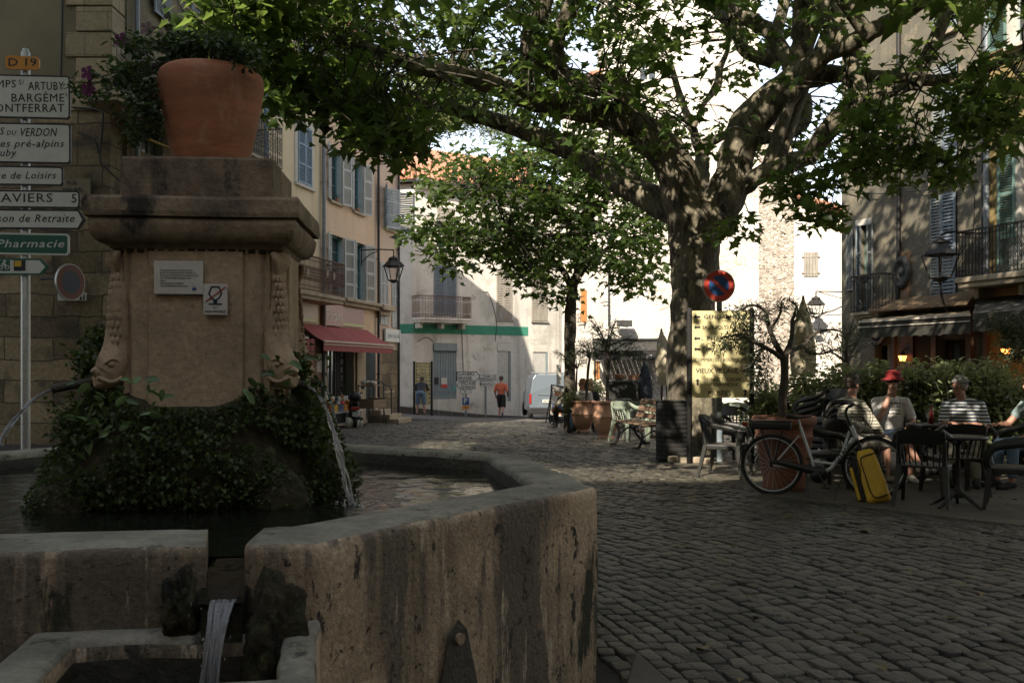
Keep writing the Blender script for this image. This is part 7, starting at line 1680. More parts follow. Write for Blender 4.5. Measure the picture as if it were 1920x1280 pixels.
# ---------------- signpost beside the fountain ----------------
SD = 16.8; q0 = at(48, 700, SD); sp = thing("signpost", "galvanised signpost stacked with white direction signs and a green Pharmacie sign", "signpost", (q0.x, SD, 0), 0)
fx = lambda px: (px-960)/F*SD-q0.x; fz = lambda py: EYE+(HOR-py)/F*SD; kk = SD/F
b = MB(); b.lathe([(.075, 0), (.075, fz(97)-.02), (.05, fz(95)), (.05, fz(92)), (0, fz(91))], 16); b.b2((-.16, -.16, -.02), (.16, .16, .03)); b.b2((-.2, -.2, .03), (.2, -.17, .34)) if False else None; b.build("pole", "galvanised", sp)
def panel(x0, x1, y0, y1, col, edge, draw, point=0, slope=0.0, name="sign_panel", y=-.11):
    """pixel box; point px of arrow tip on the right"""
    b = MB(); X0, X1, Z0, Z1 = fx(x0), fx(x1), fz(y1), fz(y0); zm = (Z0+Z1)/2; sh_ = slope*kk
    if point:
        P = [(X0, Z0), (X1-point*kk, Z0-sh_), (X1, zm-sh_), (X1-point*kk, Z1-sh_), (X0, Z1)]; c = .86; Q = [(X0-.05, Z0+.03), (X1-point*kk-.02, Z0+.03-sh_), (X1-.06, zm-sh_), (X1-point*kk-.02, Z1-.03-sh_), (X0-.05, Z1-.03)]
    else:
        P = [(X0, Z0), (X1-.04, Z0-sh_), (X1, Z0+.04-sh_), (X1, Z1-.04-sh_), (X1-.04, Z1-sh_), (X0, Z1)]; Q = [(X0-.02, Z0+.028), (X1-.055, Z0+.028-sh_), (X1-.028, Z0+.055-sh_), (X1-.028, Z1-.055-sh_), (X1-.055, Z1-.028-sh_), (X0-.02, Z1-.028)]
    b.xprism(P, y, y+.03, 1); b.add([(p[0], y-.0015, p[1]) for p in Q], [tuple(range(len(Q)))], 0); draw(b, y-.003); b.build(name, [col, edge, "sign_black", "sign_white", "sign_green", "sign_blue", "yellow_fabric"], sp)
T = lambda b, s_, x1, yc, h, y, w_=None, mi=2, bold=.018, shear=0, space=1.1: b.text(s_, fx(x1), fz(yc), h*kk, y, w=(w_*kk if w_ else None), mi=mi, bold=bold, shear=shear, space=space, align='r')
panel(19, 80, 108, 133, "sign_orange", "sign_orange", lambda b, y: (b.text("D 19", fx(49), fz(121), 14*kk, y, mi=2, bold=.03, w=52*kk)), slope=3, y=-.12)
panel(-90, 137, 141, 222, "sign_white", "sign_black", lambda b, y: (T(b, "CAMPS", 36, 161, 14, y), T(b, "S/", 51, 158, 9, y, bold=.01), T(b, "ARTUBY", 125, 165, 15, y, 66), T(b, "BARGÈME", 126, 187, 15, y, 98), T(b, "MONTFERRAT", 126, 206, 15, y, 146)), slope=5)
panel(-90, 138, 231, 306, "sign_white", "sign_black", lambda b, y: (T(b, "GORGES", 15, 249, 13, y, shear=.25), T(b, "DU", 37, 252, 8, y, shear=.25), T(b, "VERDON", 113, 251, 15, y, 68, shear=.25), T(b, "Villages pré-alpins", 126, 272, 13, y, 168, shear=.25), T(b, "de l'Artuby", 37, 289, 13, y, 96, shear=.25)), slope=4)
panel(-60, 124, 312, 348, "sign_white", "sign_black", lambda b, y: T(b, "Base de Loisirs", 111, 331, 13, y, 132, shear=.25), slope=3)
panel(-90, 155, 357, 390, "sign_white", "sign_black", lambda b, y: (T(b, "CLAVIERS", 104, 373, 16, y, 132), T(b, "5", 149, 374, 16, y)), slope=3)
panel(-90, 166, 393, 430, "sign_white", "sign_black", lambda b, y: T(b, "Maison de Retraite", 145, 411, 14, y, 176, shear=.25), point=13, slope=2)
panel(-40, 135, 437, 477, "sign_green", "sign_white", lambda b, y: T(b, "Pharmacie", 126, 458, 14, y, 126, mi=3, shear=.25), slope=3)
def cyc(b, y):
    x0, z0 = fx(14), fz(498); s_ = 11*kk; b.b2((x0-s_, y-.001, z0-s_), (x0+s_, y, z0+s_*.8), 4)
    for sx in (-.5, .5): b.tube([(x0+sx*s_+.35*s_*math.cos(a), y-.003, z0-.4*s_+.35*s_*math.sin(a)) for a in np.linspace(0, 6.283, 13)], .008, 4, 3, caps=False)
    b.tube([(x0-.5*s_, y-.003, z0-.4*s_), (x0-.1*s_, y-.003, z0+.1*s_), (x0+.5*s_, y-.003, z0-.4*s_)], .01, 4, 3); b.tube([(x0-.3*s_, y-.003, z0+.1*s_), (x0+.1*s_, y-.003, z0+.45*s_), (x0+.3*s_, y-.003, z0)], .015, 4, 3); b.sphere((x0+.15*s_, y-.004, z0+.6*s_), .025, 8, 6, 3)
    x1_ = fx(43); b.b2((x1_-s_, y-.001, z0-s_), (x1_+s_, y, z0+s_*.8), 2); b.b2((x1_-s_*.85, y-.003, z0-s_*.25), (x1_+s_*.3, y-.001, z0+s_*.7), 6)
panel(-40, 97, 485, 516, "sign_white", "sign_green", cyc, point=15, slope=1)
# round sign on the wall behind
dW = 18.6; xx = at(133, 529, dW); rs = thing("road_sign", "dull round red rimmed sign on a bracket in front of the stone wall", "sign", xx, R(68)); b = MB(); disc(b, 0, 0, .345, 0, 0, .04); disc(b, 0, 0, .325, -.003, 1); disc(b, 0, 0, .21, -.006, 2); b.build("sign_face", ["galvanised", mat("dull_red", (.15, .05, .035), rough=.5), mat("dull_blue", (.035, .05, .075), rough=.5)], rs)
b = MB(); b.tube([(0, .03, 0), (.02, .5, .1), (.1, .85, .1)], .03, 8); b.tube([(-.2, .04, -.05), (-.28, .08, -.08)], .04, 8); b.build("bracket", "grey_iron", rs)
# ---------------- far signs in the street ----------------
def far_board():
    d = 40.4; q = at(793, 760, d); t = thing("direction_board", "yellow direction board with black posts that the person in shorts is reading", "signboard", (q.x, d, gz(q.x, d)), R(-3)); X_ = lambda px: (px-960)/F*d-q.x; Z_ = lambda py: EYE+(HOR-py)/F*d-gz(q.x, d)
    for px_ in (776.5, 809.5): b = MB(); b.b2((X_(px_)-.04, -.04, -.05), (X_(px_)+.04, .04, Z_(677))); b.build("post", "bin_black", t)
    b = MB(); b.b2((X_(778.5), -.02, Z_(759)), (X_(807.5), .02, Z_(678.5)), 0); rnd_ = random.Random(3)
    for k, (s_, y_) in enumerate((("CIMETIERE", 681.5), ("SALLE POLYVALENTE", 687), ("STADE", 693), ("CRECHE", 699), ("BIBLIOTHEQUE", 703), ("PISCINE", 707.5), ("OFFICE DU TOURISME", 714), ("GENDARMERIE", 722), ("ECOLE", 730), ("POSTE", 738), ("MAIRIE", 746), ("MUSEE", 754))):
        b.text(s_, X_(793), Z_(y_), .075, -.022, mi=1, w=min(.42, .05*len(s_))); b.b2((X_(780), -.022, Z_(y_)-.025), (X_(782.5), -.021, Z_(y_)+.025), 1); b.b2((X_(804), -.022, Z_(y_)-.025), (X_(806.5), -.021, Z_(y_)+.025), 1)
    b.build("sign_panel", ["sign_beige", "sign_black"], t)
far_board()
def signs(name, label, pxp, d, items, ytop, m="zinc"):
    q = at(pxp, 760, d); g_ = gz(q.x, d); t = thing(name, label, "signpost", (q.x, d, g_), 0); X_ = lambda px: (px-960)/F*d-q.x; Z_ = lambda py: EYE+(HOR-py)/F*d-g_
    b = MB(); b.tube([(0, 0, -.05), (0, 0, Z_(ytop))], .045, 10); b.build("pole", m, t)
    for x0, x1, y0, y1, kind, rows in items:
        b = MB(); zA, zB = Z_(y1), Z_(y0); zm = (zA+zB)/2; xa, xb = X_(x0), X_(x1); tp_ = (zB-zA)*.42
        P = {'r': [(xa, zA), (xb-tp_, zA), (xb, zm), (xb-tp_, zB), (xa, zB)], 'l': [(xa, zm), (xa+tp_, zA), (xb, zA), (xb, zB), (xa+tp_, zB)], 'b': [(xa, zA), (xb, zA), (xb, zB), (xa, zB)]}[kind[0]]
        c = Vector((sum(p[0] for p in P)/len(P), 0, zm)); b.xprism(P, -.08, -.06, 1 if kind[1:] != 'P' else 0); Q = [(c.x+(p[0]-c.x)*.93, zm+(p[1]-zm)*.86) for p in P]
        if kind[1:] == '': b.add([(p[0], -.082, p[1]) for p in Q], [tuple(range(len(Q)))], 0)
        if kind == 'bP': b.b2((xa, -.083, Z_(759)), (xb, -.081, zB), 4); b.b2((xa, -.083, Z_(767)), (xb, -.081, Z_(760)), 5)
        for s_, cx_, cy_, h, w_, mi in rows: b.text(s_, X_(cx_), Z_(cy_), h/F*d, -.086, w=w_/F*d, mi=mi, bold=.03)
        b.build("sign_panel", ["sign_white", "sign_black", "sign_black", "sign_white", "sign_blue", "sign_orange"], t)
    return t
signs("signpost", "signpost with CLAVIERS GRASSE and SEILLANS FAYENCE arrows and a blue P sign", 873.5, 41.8,
      [(855.5, 901, 696, 714, 'r', [("CLAVIERS", 873, 701, 5.2, 33, 2), ("GRASSE", 871, 708.5, 5.2, 28, 2)]), (856, 891.5, 715, 729, 'l', [("SEILLANS", 877, 719, 4, 25, 2), ("FAYENCE", 876.5, 725, 4, 24, 2)]), (863, 885, 730.5, 737.5, 'r', [("P", 872, 734, 3.5, 3, 2)]),
       (867, 880, 745, 768, 'bP', [("P", 873.5, 751, 9, 6, 3), ("D 955", 873.5, 757.5, 2, 8, 2), ("D", 873.5, 763.5, 4, 4, 2)])], 738)
signs("signpost", "signpost with MEDIATHEQUE and post office arrows behind the person in orange", 910.5, 42.2,
      [(899, 930.5, 702, 708, 'b', [("MUSEE", 913, 705, 3, 14, 2), ("→" if False else ">", 926, 705, 4, 5, 2)]), (899, 930.5, 708.5, 714, 'b', [("MEDIATHEQUE", 912, 711, 3, 22, 2), (">", 926, 711, 4, 5, 2)]), (900, 928, 714.5, 723, 'r', [("Bureau de Poste", 912, 719, 3.6, 22, 2)])], 724)
# ---------------- van ----------------
d = 39.5; q = at(1034, 700, d); vn = thing("parked_van", "pale grey blue parked van seen from behind at the end of the square", "van", (q.x, d, gz(q.x, d)), R(4)); 
b = MB(); sec = [(-.86, .30), (-.88, .75), (-.84, 1.05), (-.74, 1.62), (-.62, 1.78), (.62, 1.78), (.74, 1.62), (.84, 1.05), (.88, .75), (.86, .30)]
ys = [(0, 1.0, 0), (.06, 1.0, .0), (2.6, 1.0, .0), (3.2, .97, -.35), (4.1, .92, -.75)]; vs = []
for y, kx, dz in ys:
    for x, z in sec: vs.append((x*kx, y+(.12*(z-1.0) if y < .1 and z > 1 else 0), z if z < 1 else max(.95, z+dz*(z-1)/.78)))
n = len(sec); b.add(vs, [(i*n+k, i*n+(k+1) % n, (i+1)*n+(k+1) % n, (i+1)*n+k) for i in range(4) for k in range(n)]+[tuple(range(n-1, -1, -1)), tuple(range(4*n, 5*n))]); b.build("body", "van_paint", vn, bevel=.03)
b = MB(); b.b2((-.55, -.02, .98), (.0, -.001, .995)); b.add([(-.70, .05, 1.12), (-.03, .05, 1.12), (-.03, .10, 1.58), (-.6, .10, 1.58)], [(0, 1, 2, 3)]) if False else None; b.b2((-.008, -.012, .42), (.008, -.002, 1.05)); b.build("door_seam", "grey_panel", vn)
b = MB(); b.b2((-.88, -.10, .22), (.88, .03, .48)); b.build("bumper", "black_plastic", vn, bevel=.03)
b = MB(); b.b2((-.36, -.03, .66), (.22, -.004, .79), 0); b.text("FA 709 WH", -.07, .725, .075, -.032, mi=1, w=.46, bold=.02); b.build("number_plate", ["paper_white", "sign_black"], vn)
b = MB(); b.b2((.30, -.045, .85), (.42, -.004, 1.05)); b.build("door_handle", "black_plastic", vn, bevel=.02)
for sx in (-1, 1):
    b = MB(); b.b2((sx*.80, -.03, .62), (sx*.885, .05, 1.02)); b.build("tail_lamp", "tail_red", vn, bevel=.015)
    for y_ in (.75, 3.4): b = MB(Matrix.Translation((sx*.78, y_, .30)) @ Matrix.Rotation(R(90), 4, 'Y')); b.lathe([(0, -.1), (.2, -.1), (.30, -.08), (.30, .08), (.2, .1), (0, .1)], 20); b.build("wheel", "rubber", vn)
b = MB()
for y_ in (.4, 1.3, 2.2): b.tube([(-.62, y_, 1.84), (.62, y_, 1.84)], .03, 6)
for sx in (-.5, .5): b.tube([(sx, .3, 1.8), (sx, 2.4, 1.8)], .02, 6)
b.build("roof_rack", "zinc", vn)
# easel board
q = gp(1043, 793); es = thing("easel_board", "leaning glossy easel board with a poster beside the seated person in black", "easel board", q, R(18)); b = MB(); k_ = q.y/F
Hh = 73*k_; b.M = Matrix.Rotation(R(-14), 4, 'X') @ Matrix.Rotation(R(9), 4, 'Y'); b.b2((-.28, -.02, .02), (.28, .02, Hh), 0); b.b2((-.24, -.024, .25), (.24, -.02, Hh-.06), 1); b.b2((-.2, -.027, .42), (.14, -.024, .66), 2); b.b2((-.05, -.03, .30), (.16, -.027, .45), 3); b.b2((-.25, -.02, -.05), (-.2, .02, .02), 0); b.b2((.2, -.02, -.05), (.25, .02, .02), 0); b.M = Matrix.Identity(4)
b.bar((-.2, .5, 0), (-.1, .15, Hh*.9), .03, .03); b.build("easel", ["bin_black", "paper_white", "sign_blue", "terracotta"], es)
b = MB(); b.b2((.06, .1, Hh*.98), (.22, .14, Hh*1.5), 0); b.build("side_card", "paper_white", es)
# restaurant counter, table, chairs
q = at(1170, 700, 29.5); g_ = gz(q.x, 29.5); ct = thing("serving_counter", "grey metal serving counter under the restaurant canopy", "counter", (q.x, 29.5, g_), 0); w_ = 60/F*29.5
b = MB(); b.b2((-w_/2, 0, .02), (w_/2, .6, EYE-g_-(716-HOR)/F*29.5)); b.build("body", "grey_iron", ct, bevel=.01); zt_ = EYE-g_-(712-HOR)/F*29.5; b = MB(); b.b2((-w_/2-.04, -.04, zt_-.05), (w_/2+.04, .64, zt_)); b.build("countertop", "zinc", ct, bevel=.01)
b = MB(); b.b2((-.14, .1, 0), (.14, .4, .16)); o = b.build("crate", "terracotta_pale", bevel=.02); o.location = (q.x+.35, 29.5, g_+zt_+.001); o.scale = (1.4, 1, 1); tag(o, "long pinkish window box on the serving counter", "planter box")
b = MB(); b.lathe([(0, 0), (.12, 0), (.17, .16), (.14, .18), (0, .16)], 16); o = b.build("bowl", "terracotta_pale"); o.location = (q.x-.12, 29.7, g_+zt_+.001); tag(o, "round pinkish bowl on the serving counter", "bowl")
q = at(1157, 730, 25); g_ = gz(q.x, 25); tt = thing("dining_table", "long wooden topped table standing before the restaurant counter", "table", (q.x, 25, g_), 0); zt_ = .76; w_ = 86/F*25
b = MB(); b.b2((-w_/2, 0, zt_-.03), (w_/2, .7, zt_)); b.build("tabletop", "orange_wood", tt)
for sx in (-1, 1):
    for y_ in (.05, .65): b = MB(); b.b2((sx*w_*.47-.02, y_-.02, 0), (sx*w_*.47+.02, y_+.02, zt_-.031)); b.build("leg", "grey_iron", tt)
def metal_chair(p, rz, label):
    t = thing("metal_chair", label, "chair", (p[0], p[1], gz(*p)), rz, "grey metal chairs at the long table"); b = MB(); b.box((0, 0, .45), (.42, .42, .02)); b.build("seat", "chair_metal", t)
    b = MB(); b.tube(crom([(-.2, .2, .45), (-.2, .24, .7), (-.17, .26, .84), (0, .27, .86), (.17, .26, .84), (.2, .24, .7), (.2, .2, .45)], 4), .013, 6)
    for k in range(6): x_ = -.14+k*.056; b.tube([(x_, .21, .46), (x_, .265, .85)], .007, 5)
    b.build("backrest", "chair_metal", t)
    for sx in (-1, 1):
        for sy in (-1, 1): b = MB(); b.tube([(sx*.19, sy*.19, .45), (sx*.22, sy*.22, 0)], .013, 6); b.build("leg", "chair_metal", t)
    return t
for k, px_ in enumerate((1134, 1168)): metal_chair(pd(px_, 24.4), R(180), ["grey metal chair tucked under the long table behind the two urns", "grey metal chair tucked under the long table near its free end"][k])
metal_chair(pd(1233, 23.0), R(120), "grey metal chair standing alone next to the plane tree trunk")
# ---------------- shop goods and scooter ----------------
def on_ground(px, py): return gp(px, py)
q = gp(628, 785); st = thing("display_table", "low white trestle crowded with goods outside the grocery", "table", LF.w(LF.x(632, -.55), -.55, gz(-4.9, 29)), LF.rz); b = MB(); b.b2((-1.3, -.35, .42), (1.3, .35, .46)); b.build("tabletop", "shutter_grey", st)
for sx in (-1.2, 0, 1.2):
    b = MB(); b.bar((sx-.12, -.3, 0), (sx+.05, -.3, .42), .03, .03); b.build("leg", "shutter_grey", st)
cols = ["sign_red", "yellow_fabric", "sign_blue", "sign_orange", "shop_fascia", "cloth_navy"]; names = ["red", "yellow", "blue", "orange", "pinkish", "dark blue"]
for k in range(6):
    x_ = -1.05+k*.42; p = st.matrix_basis @ Vector((x_, 0, .461)); b = MB()
    b.b2((-.17, -.22, 0), (.17, .22, .03)); [b.b2(a_, c_) for a_, c_ in (((-.17, -.22, .03), (-.15, .22, .2)), ((.15, -.22, .03), (.17, .22, .2)), ((-.15, -.22, .03), (.15, -.2, .2)), ((-.15, .2, .03), (.15, .22, .2)))]
    o = b.build("goods_crate", cols[k]); o.location = p; o.rotation_euler = (0, 0, LF.rz); tag(o, names[k]+" crate of goods on the trestle outside the grocery", "crate", "crates outside the grocery")
    g_ = MB(); rr_ = random.Random(k); [g_.sphere((rr_.uniform(-.1, .1), rr_.uniform(-.15, .15), .16+rr_.uniform(0, .22)), rr_.uniform(.06, .10), 8, 6, rr_.randrange(3)) for _ in range(11)]; g_.build("goods", [cols[(k*2+1) % 6], cols[(k+3) % 6], "paper_white"], o)
for k in range(3):
    p = st.matrix_basis @ Vector((-.5+k*.33, -.62, .0)); b = MB(); b.lathe([(0, 0), (.11, 0), (.14, .30), (.125, .30), (.10, .04), (0, .04)], 16); o = b.build("white_bucket", "paper_white"); o.location = (p.x, p.y, gz(p.x, p.y)); tag(o, ["white bucket nearest the fountain in front of the trestle", "white bucket standing between two others before the trestle", "white bucket closest to the scooter before the trestle"][k], "bucket", "white buckets outside the grocery")
cw = LF.w(LF.x(696, -.7), -.7); ct = thing("display_cart", "wooden basket stand with bags outside the grocery door beyond the scooter", "display stand", (cw.x, cw.y, gz(cw.x, cw.y)), LF.rz)
b = MB(); b.b2((-.6, -.3, .55), (.6, .3, .6)); b.b2((-.6, -.3, .6), (-.57, .3, .85)); b.b2((.57, -.3, .6), (.6, .3, .85)); b.b2((-.57, -.3, .6), (.57, -.27, .82)); b.b2((-.5, -.25, 1.25), (.5, .25, 1.28)); b.build("basket", "bench_wood", ct)
for sx in (-.5, .5):
    for y_ in (-.25, .25): b = MB(); b.tube([(sx, y_, 0), (sx, y_, 1.3)], .015, 6); b.build("leg", "grey_iron", ct)
b = MB(); [b.sphere((random.uniform(-.4, .4), random.uniform(-.15, .15), 1.33+random.uniform(0, .05)), .1, 8, 6, 0, (1, 1, .7)) for _ in range(8)]; b.build("bags", "paper_white", ct)
b = MB(Matrix.Translation((.75, -.2, .3)) @ Matrix.Rotation(R(80), 4, 'X') @ Matrix.Rotation(R(20), 4, 'Y')); b.tube([(.3*math.cos(a), .3*math.sin(a), 0) for a in np.linspace(0, 6.283, 25)], .012, 5, caps=False)
for k in range(8): b.tube([(0, 0, 0), (.3*math.cos(k*.785), .3*math.sin(k*.785), 0)], .005, 4)
b.build("cart_wheel", "iron", ct)
q = gp(666, 802); sc_ = thing("scooter", "black scooter with top box parked outside the grocery, seen from behind", "scooter", q, R(13)); sc_.scale = (.92,)*3
b = MB(); b.tube(crom([(0, .0, .32), (0, .25, .42), (0, .55, .42), (0, .8, .34)], 4), [.13, .16, .18, .19, .2, .2, .19, .18, .17, .16, .14, .12, .10], 12, flat=1); b.box((0, 1.02, .34), (.32, .5, .05)); b.tube([(0, 1.3, .35), (0, 1.25, .75), (0, 1.18, 1.0)], [.10, .13, .09], 10, flat=.9); b.build("body", "black_plastic", sc_, bevel=.01)
b = MB(); b.tube(crom([(0, .02, .72), (0, .3, .76), (0, .7, .73), (0, .95, .62)], 3), [.10, .13, .15, .16, .16, .15, .14, .12, .11, .09], 10, flat=.55); b.build("saddle", "rubber", sc_)
b = MB(); b.sphere((0, -.02, .98), .19, 16, 10, 0, (1.05, .85, .85)); b.box((0, .05, .80), (.2, .3, .03)); b.build("top_box", "black_plastic", sc_)
b = MB(); b.box((0, -.14, .62), (.26, .06, .10)); b.build("tail_lamp", "tail_red", sc_, bevel=.015); b = MB(); b.box((0, -.17, .44), (.19, .012, .14), 0); b.text("AB 120", 0, .47, .04, -.178, mi=1, w=.15); b.text("BTQ", 0, .415, .04, -.178, mi=1, w=.10); b.build("number_plate", ["sign_white", "sign_black"], sc_)
for y_ in (.1, 1.28): b = MB(Matrix.Translation((0, y_, .24)) @ Matrix.Rotation(R(90), 4, 'Y')); b.lathe([(.10, -.05), (.2, -.06), (.24, -.035), (.24, .035), (.2, .06), (.10, .05)], 24); b.build("wheel", "rubber", sc_)
b = MB(); b.tube([(-.33, 1.12, 1.07), (0, 1.17, 1.03), (.33, 1.12, 1.07)], .017, 8); b.build("handlebar", "grey_iron", sc_)
for sx in (-1, 1): b = MB(); b.tube([(sx*.25, 1.14, 1.06), (sx*.32, 1.16, 1.22)], .008, 5); b.sphere((sx*.33, 1.15, 1.25), .055, 10, 8, 0, (1.2, .35, .8)); b.build("mirror", "black_plastic", sc_)
b = MB(); b.tube([(.17, .5, .3), (.2, .1, .27), (.2, -.12, .30)], [.04, .055, .05], 10); b.build("exhaust", "grey_iron", sc_); b = MB(); b.tube([(-.06, .45, .2), (-.22, .4, 0)], .014, 6); b.build("kickstand", "iron", sc_)
# ---------------- bicycle ----------------
r0 = at(1447.5, 866.7, 11.3); f0 = at(1639.5, 876.5, 10.92); v = (f0-r0).xy; WB = v.length; bk = thing("bicycle", "silver step-through electric bicycle with rack battery, parked beside the terracotta pot", "bicycle", (r0.x, r0.y, 0), math.atan2(v.y, v.x)); WR = .345
def wheel(x, nm, turn=0.0):
    M = Matrix.Translation((x, 0, WR)) @ Matrix.Rotation(turn, 4, 'Z'); b = MB(M); circ = lambda r_, n=56: [(r_*math.cos(a), 0, r_*math.sin(a)) for a in np.linspace(0, 2*math.pi, n+1)]
    b.tube(circ(WR-.02), .02, 10, 0, caps=False); o = b.build(nm, "rubber", bk)
    b = MB(M); b.tube(circ(WR-.046), .011, 8, 0, caps=False, flat=.8); b.build("rim", "chrome", o)
    b = MB(M)
    for k in range(28): a = k*2*math.pi/28; a2 = a+(.5 if k % 2 else -.5); b.tube([(.03*math.cos(a2), .03*(1 if k % 4 < 2 else -1), .03*math.sin(a2)), ((WR-.05)*math.cos(a), 0, (WR-.05)*math.sin(a))], .0014, 3)
    b.build("spokes", "chrome", o); b = MB(M @ Matrix.Rotation(R(90), 4, 'X')); b.lathe([(0, -.06), (.022, -.06), (.025, -.03), (.018, 0), (.025, .03), (.022, .06), (0, .06)], 14); b.build("hub", "black_plastic", o); return o
wheel(0, "wheel"); wheel(WB, "wheel", R(-6))
def arc(cx, cz, r_, a0, a1, n=18): return [(cx+r_*math.cos(R(a0+(a1-a0)*k/n)), 0, cz+r_*math.sin(R(a0+(a1-a0)*k/n))) for k in range(n+1)]
for x, a0, a1 in ((0, 15, 185), (WB, 35, 200)):
    b = MB(); P = arc(x, WR, WR+.022, a0, a1)
    vs = [(p[0]+dx*0, sy*.03, p[2]-(abs(sy)*.008)) for p in P for sy in (-1, -.5, .5, 1) for dx in (0,)]; b.add(vs, [(4*i+j, 4*i+j+1, 4*i+j+5, 4*i+j+4) for i in range(len(P)-1) for j in range(3)], 0, True); b.build("mudguard", "black_plastic", bk)
BB = (.475, .28); ST = (.31, .78); HT0 = (WB-.24, .80); HT1 = (WB-.185, .66)   # bottom bracket, seat tube top, head tube
b = MB(); T3 = lambda p, y=0: (p[0], y, p[1])
b.tube([T3(BB), T3(ST)], .017, 12)                                         # seat tube
b.tube([T3((BB[0]+.07, BB[1]-.02)), T3((BB[0]+.17, BB[1]+.05)), T3((HT1[0]-.03, HT1[1]-.0))], [.02, .032, .032], 12, flat=.8)   # down tube
b.tube(crom([T3((BB[0]-.055, .40)), T3((BB[0]+.10, .385)), T3((BB[0]+.24, .41)), T3((HT0[0]-.02, HT0[1]-.06))], 5), .015, 10, flat=1)    # low step tube
b.tube([T3(HT1), T3(HT0)], .023, 12)
for sy in (-1, 1): b.tube([(BB[0], sy*.03, BB[1]-.0), (.02, sy*.055, WR)], .010, 8); b.tube([(ST[0]-.015, sy*.015, ST[1]-.10), (.02, sy*.055, WR)], .009, 8)
fr_o = b.build("frame", "bike_silver", bk)
b = MB(); u = Vector((HT1[0]-.03-(BB[0]+.17), 0, HT1[1]-(BB[1]+.05))); mid = Vector((BB[0]+.17, 0, BB[1]+.05))+u*.52
b.text("GITANE", mid.x-.003, mid.z, .042, -.0335, w=.27, bold=.04, turn=math.atan2(u.z, u.x)); b.build("frame_lettering", "sign_black", fr_o)
b = MB(); fk = (WB, WR)
for sy in (-1, 1): b.tube(crom([(HT1[0]+.01, sy*.05, HT1[1]-.02), (HT1[0]+.075, sy*.055, .50), (fk[0], sy*.055, fk[1])], 3), [.016, .016, .016, .015, .013, .012, .012], 8)
b.tube([(HT1[0]+.01, -.055, HT1[1]-.03), (HT1[0]+.01, .055, HT1[1]-.03)], .018, 8); b.build("fork", "black_plastic", bk)
b = MB(); b.tube(crom([T3(HT0), T3((HT0[0]-.055, HT0[1]+.13)), T3((HT0[0]-.04, HT0[1]+.20)), T3((HT0[0]+.02, HT0[1]+.235))], 3), [.016]*7+[.017, .018, .018], 8)
for sy in (-1, 1): b.tube(crom([(HT0[0]+.02, 0, HT0[1]+.235), (HT0[0]+.02, sy*.12, HT0[1]+.25), (HT0[0]-.06, sy*.25, HT0[1]+.27), (HT0[0]-.16, sy*.29, HT0[1]+.262)], 4), .011, 8)
b.build("handlebar", "black_plastic", bk)
for sy in (-1, 1): b = MB(); b.tube([(HT0[0]-.06, sy*.27, HT0[1]+.268), (HT0[0]-.19, sy*.29, HT0[1]+.258)], .017, 8); b.tube([(HT0[0]-.01, sy*.22, HT0[1]+.262), (HT0[0]-.13, sy*.25, HT0[1]+.225)], .006, 5); b.build("handgrip", "rubber", bk)
b = MB()
for k, (sy, dx) in enumerate(((-1, .05), (1, .09), (-1, .12))): b.tube(crom([(HT0[0], sy*.16, HT0[1]+.25), (HT0[0]+.10+dx, sy*.10, HT0[1]+.15), (HT0[0]+.11+dx*.5, sy*.05, HT0[1]-.08), (HT1[0]+.05, sy*.03, HT1[1]-.08), (HT1[0]-.06, sy*.03, HT1[1]-.12)], 5), .0035, 5)
b.build("brake_cable", "black_plastic", bk)
b = MB(); b.tube([T3(ST), T3((ST[0]-.022, ST[1]+.08))], .013, 10); b.build("seat_post", "chrome", bk)
b = MB(); P = crom([(.155, 0, .885), (.20, 0, .895), (.28, 0, .88), (.36, 0, .885), (.435, 0, .895)], 4); b.tube(P, np.interp(np.linspace(0, 1, len(P)), [0, .1, .35, .7, 1], [.05, .095, .075, .03, .018]), 14, flat=.32, up=(0, 0, 1)); b.build("saddle", "black_fabric", bk, smooth=True)
for v_ in bk.children: pass
b = MB(); b.b2((-.24, -.06, .745), (.215, .06, .83)); b.build("battery", "black_plastic", bk, bevel=.02)
b = MB(); b.b2((-.42, -.055, .838), (.22, .055, .85)); [b.tube([(-.12, sy*.07, .75), (.0, sy*.07, WR+.02)], .008, 6) for sy in (-1, 1)]; [b.tube([(.12, sy*.07, .75), (.03, sy*.07, WR+.04)], .006, 6) for sy in (-1, 1)]; b.build("rack", "black_plastic", bk)
b = MB(); b.box((-.30, 0, .80), (.05, .08, .04)); b.build("tail_lamp", "tail_red", bk)
b = MB(); b.tube([(BB[0]+.06, -.06, BB[1]), (.08, -.06, WR+.035), (-.02, -.06, WR+.03)], [.05, .032, .02], 8, flat=.5, up=(0, 1, 0)); b.build("chain_guard", "black_plastic", bk)
b = MB(Matrix.Translation((BB[0]+.03, -.04, BB[1]-.02)) @ Matrix.Rotation(R(90), 4, 'X')); b.lathe([(0, -.05), (.075, -.05), (.095, -.02), (.095, .03), (0, .05)], 24); b.build("motor", "black_plastic", bk)
for sy, a in ((-1, -58), (1, 122)): b = MB(); e = (BB[0]+.03+.17*math.cos(R(a)), BB[1]-.01+.17*math.sin(R(a))); b.tube([(BB[0]+.03, sy*.09, BB[1]-.01), (e[0], sy*.10, e[1])], .011, 6); b.box((e[0], sy*.15, e[1]), (.09, .09, .022)); b.build("crank", "black_plastic", bk)
b = MB(); b.tube([(BB[0]-.10, -.05, BB[1]-.02), (BB[0]-.06, -.19, .0)], .010, 6); b.box((BB[0]-.06, -.2, .01), (.05, .04, .02)); b.build("kickstand", "black_plastic", bk)
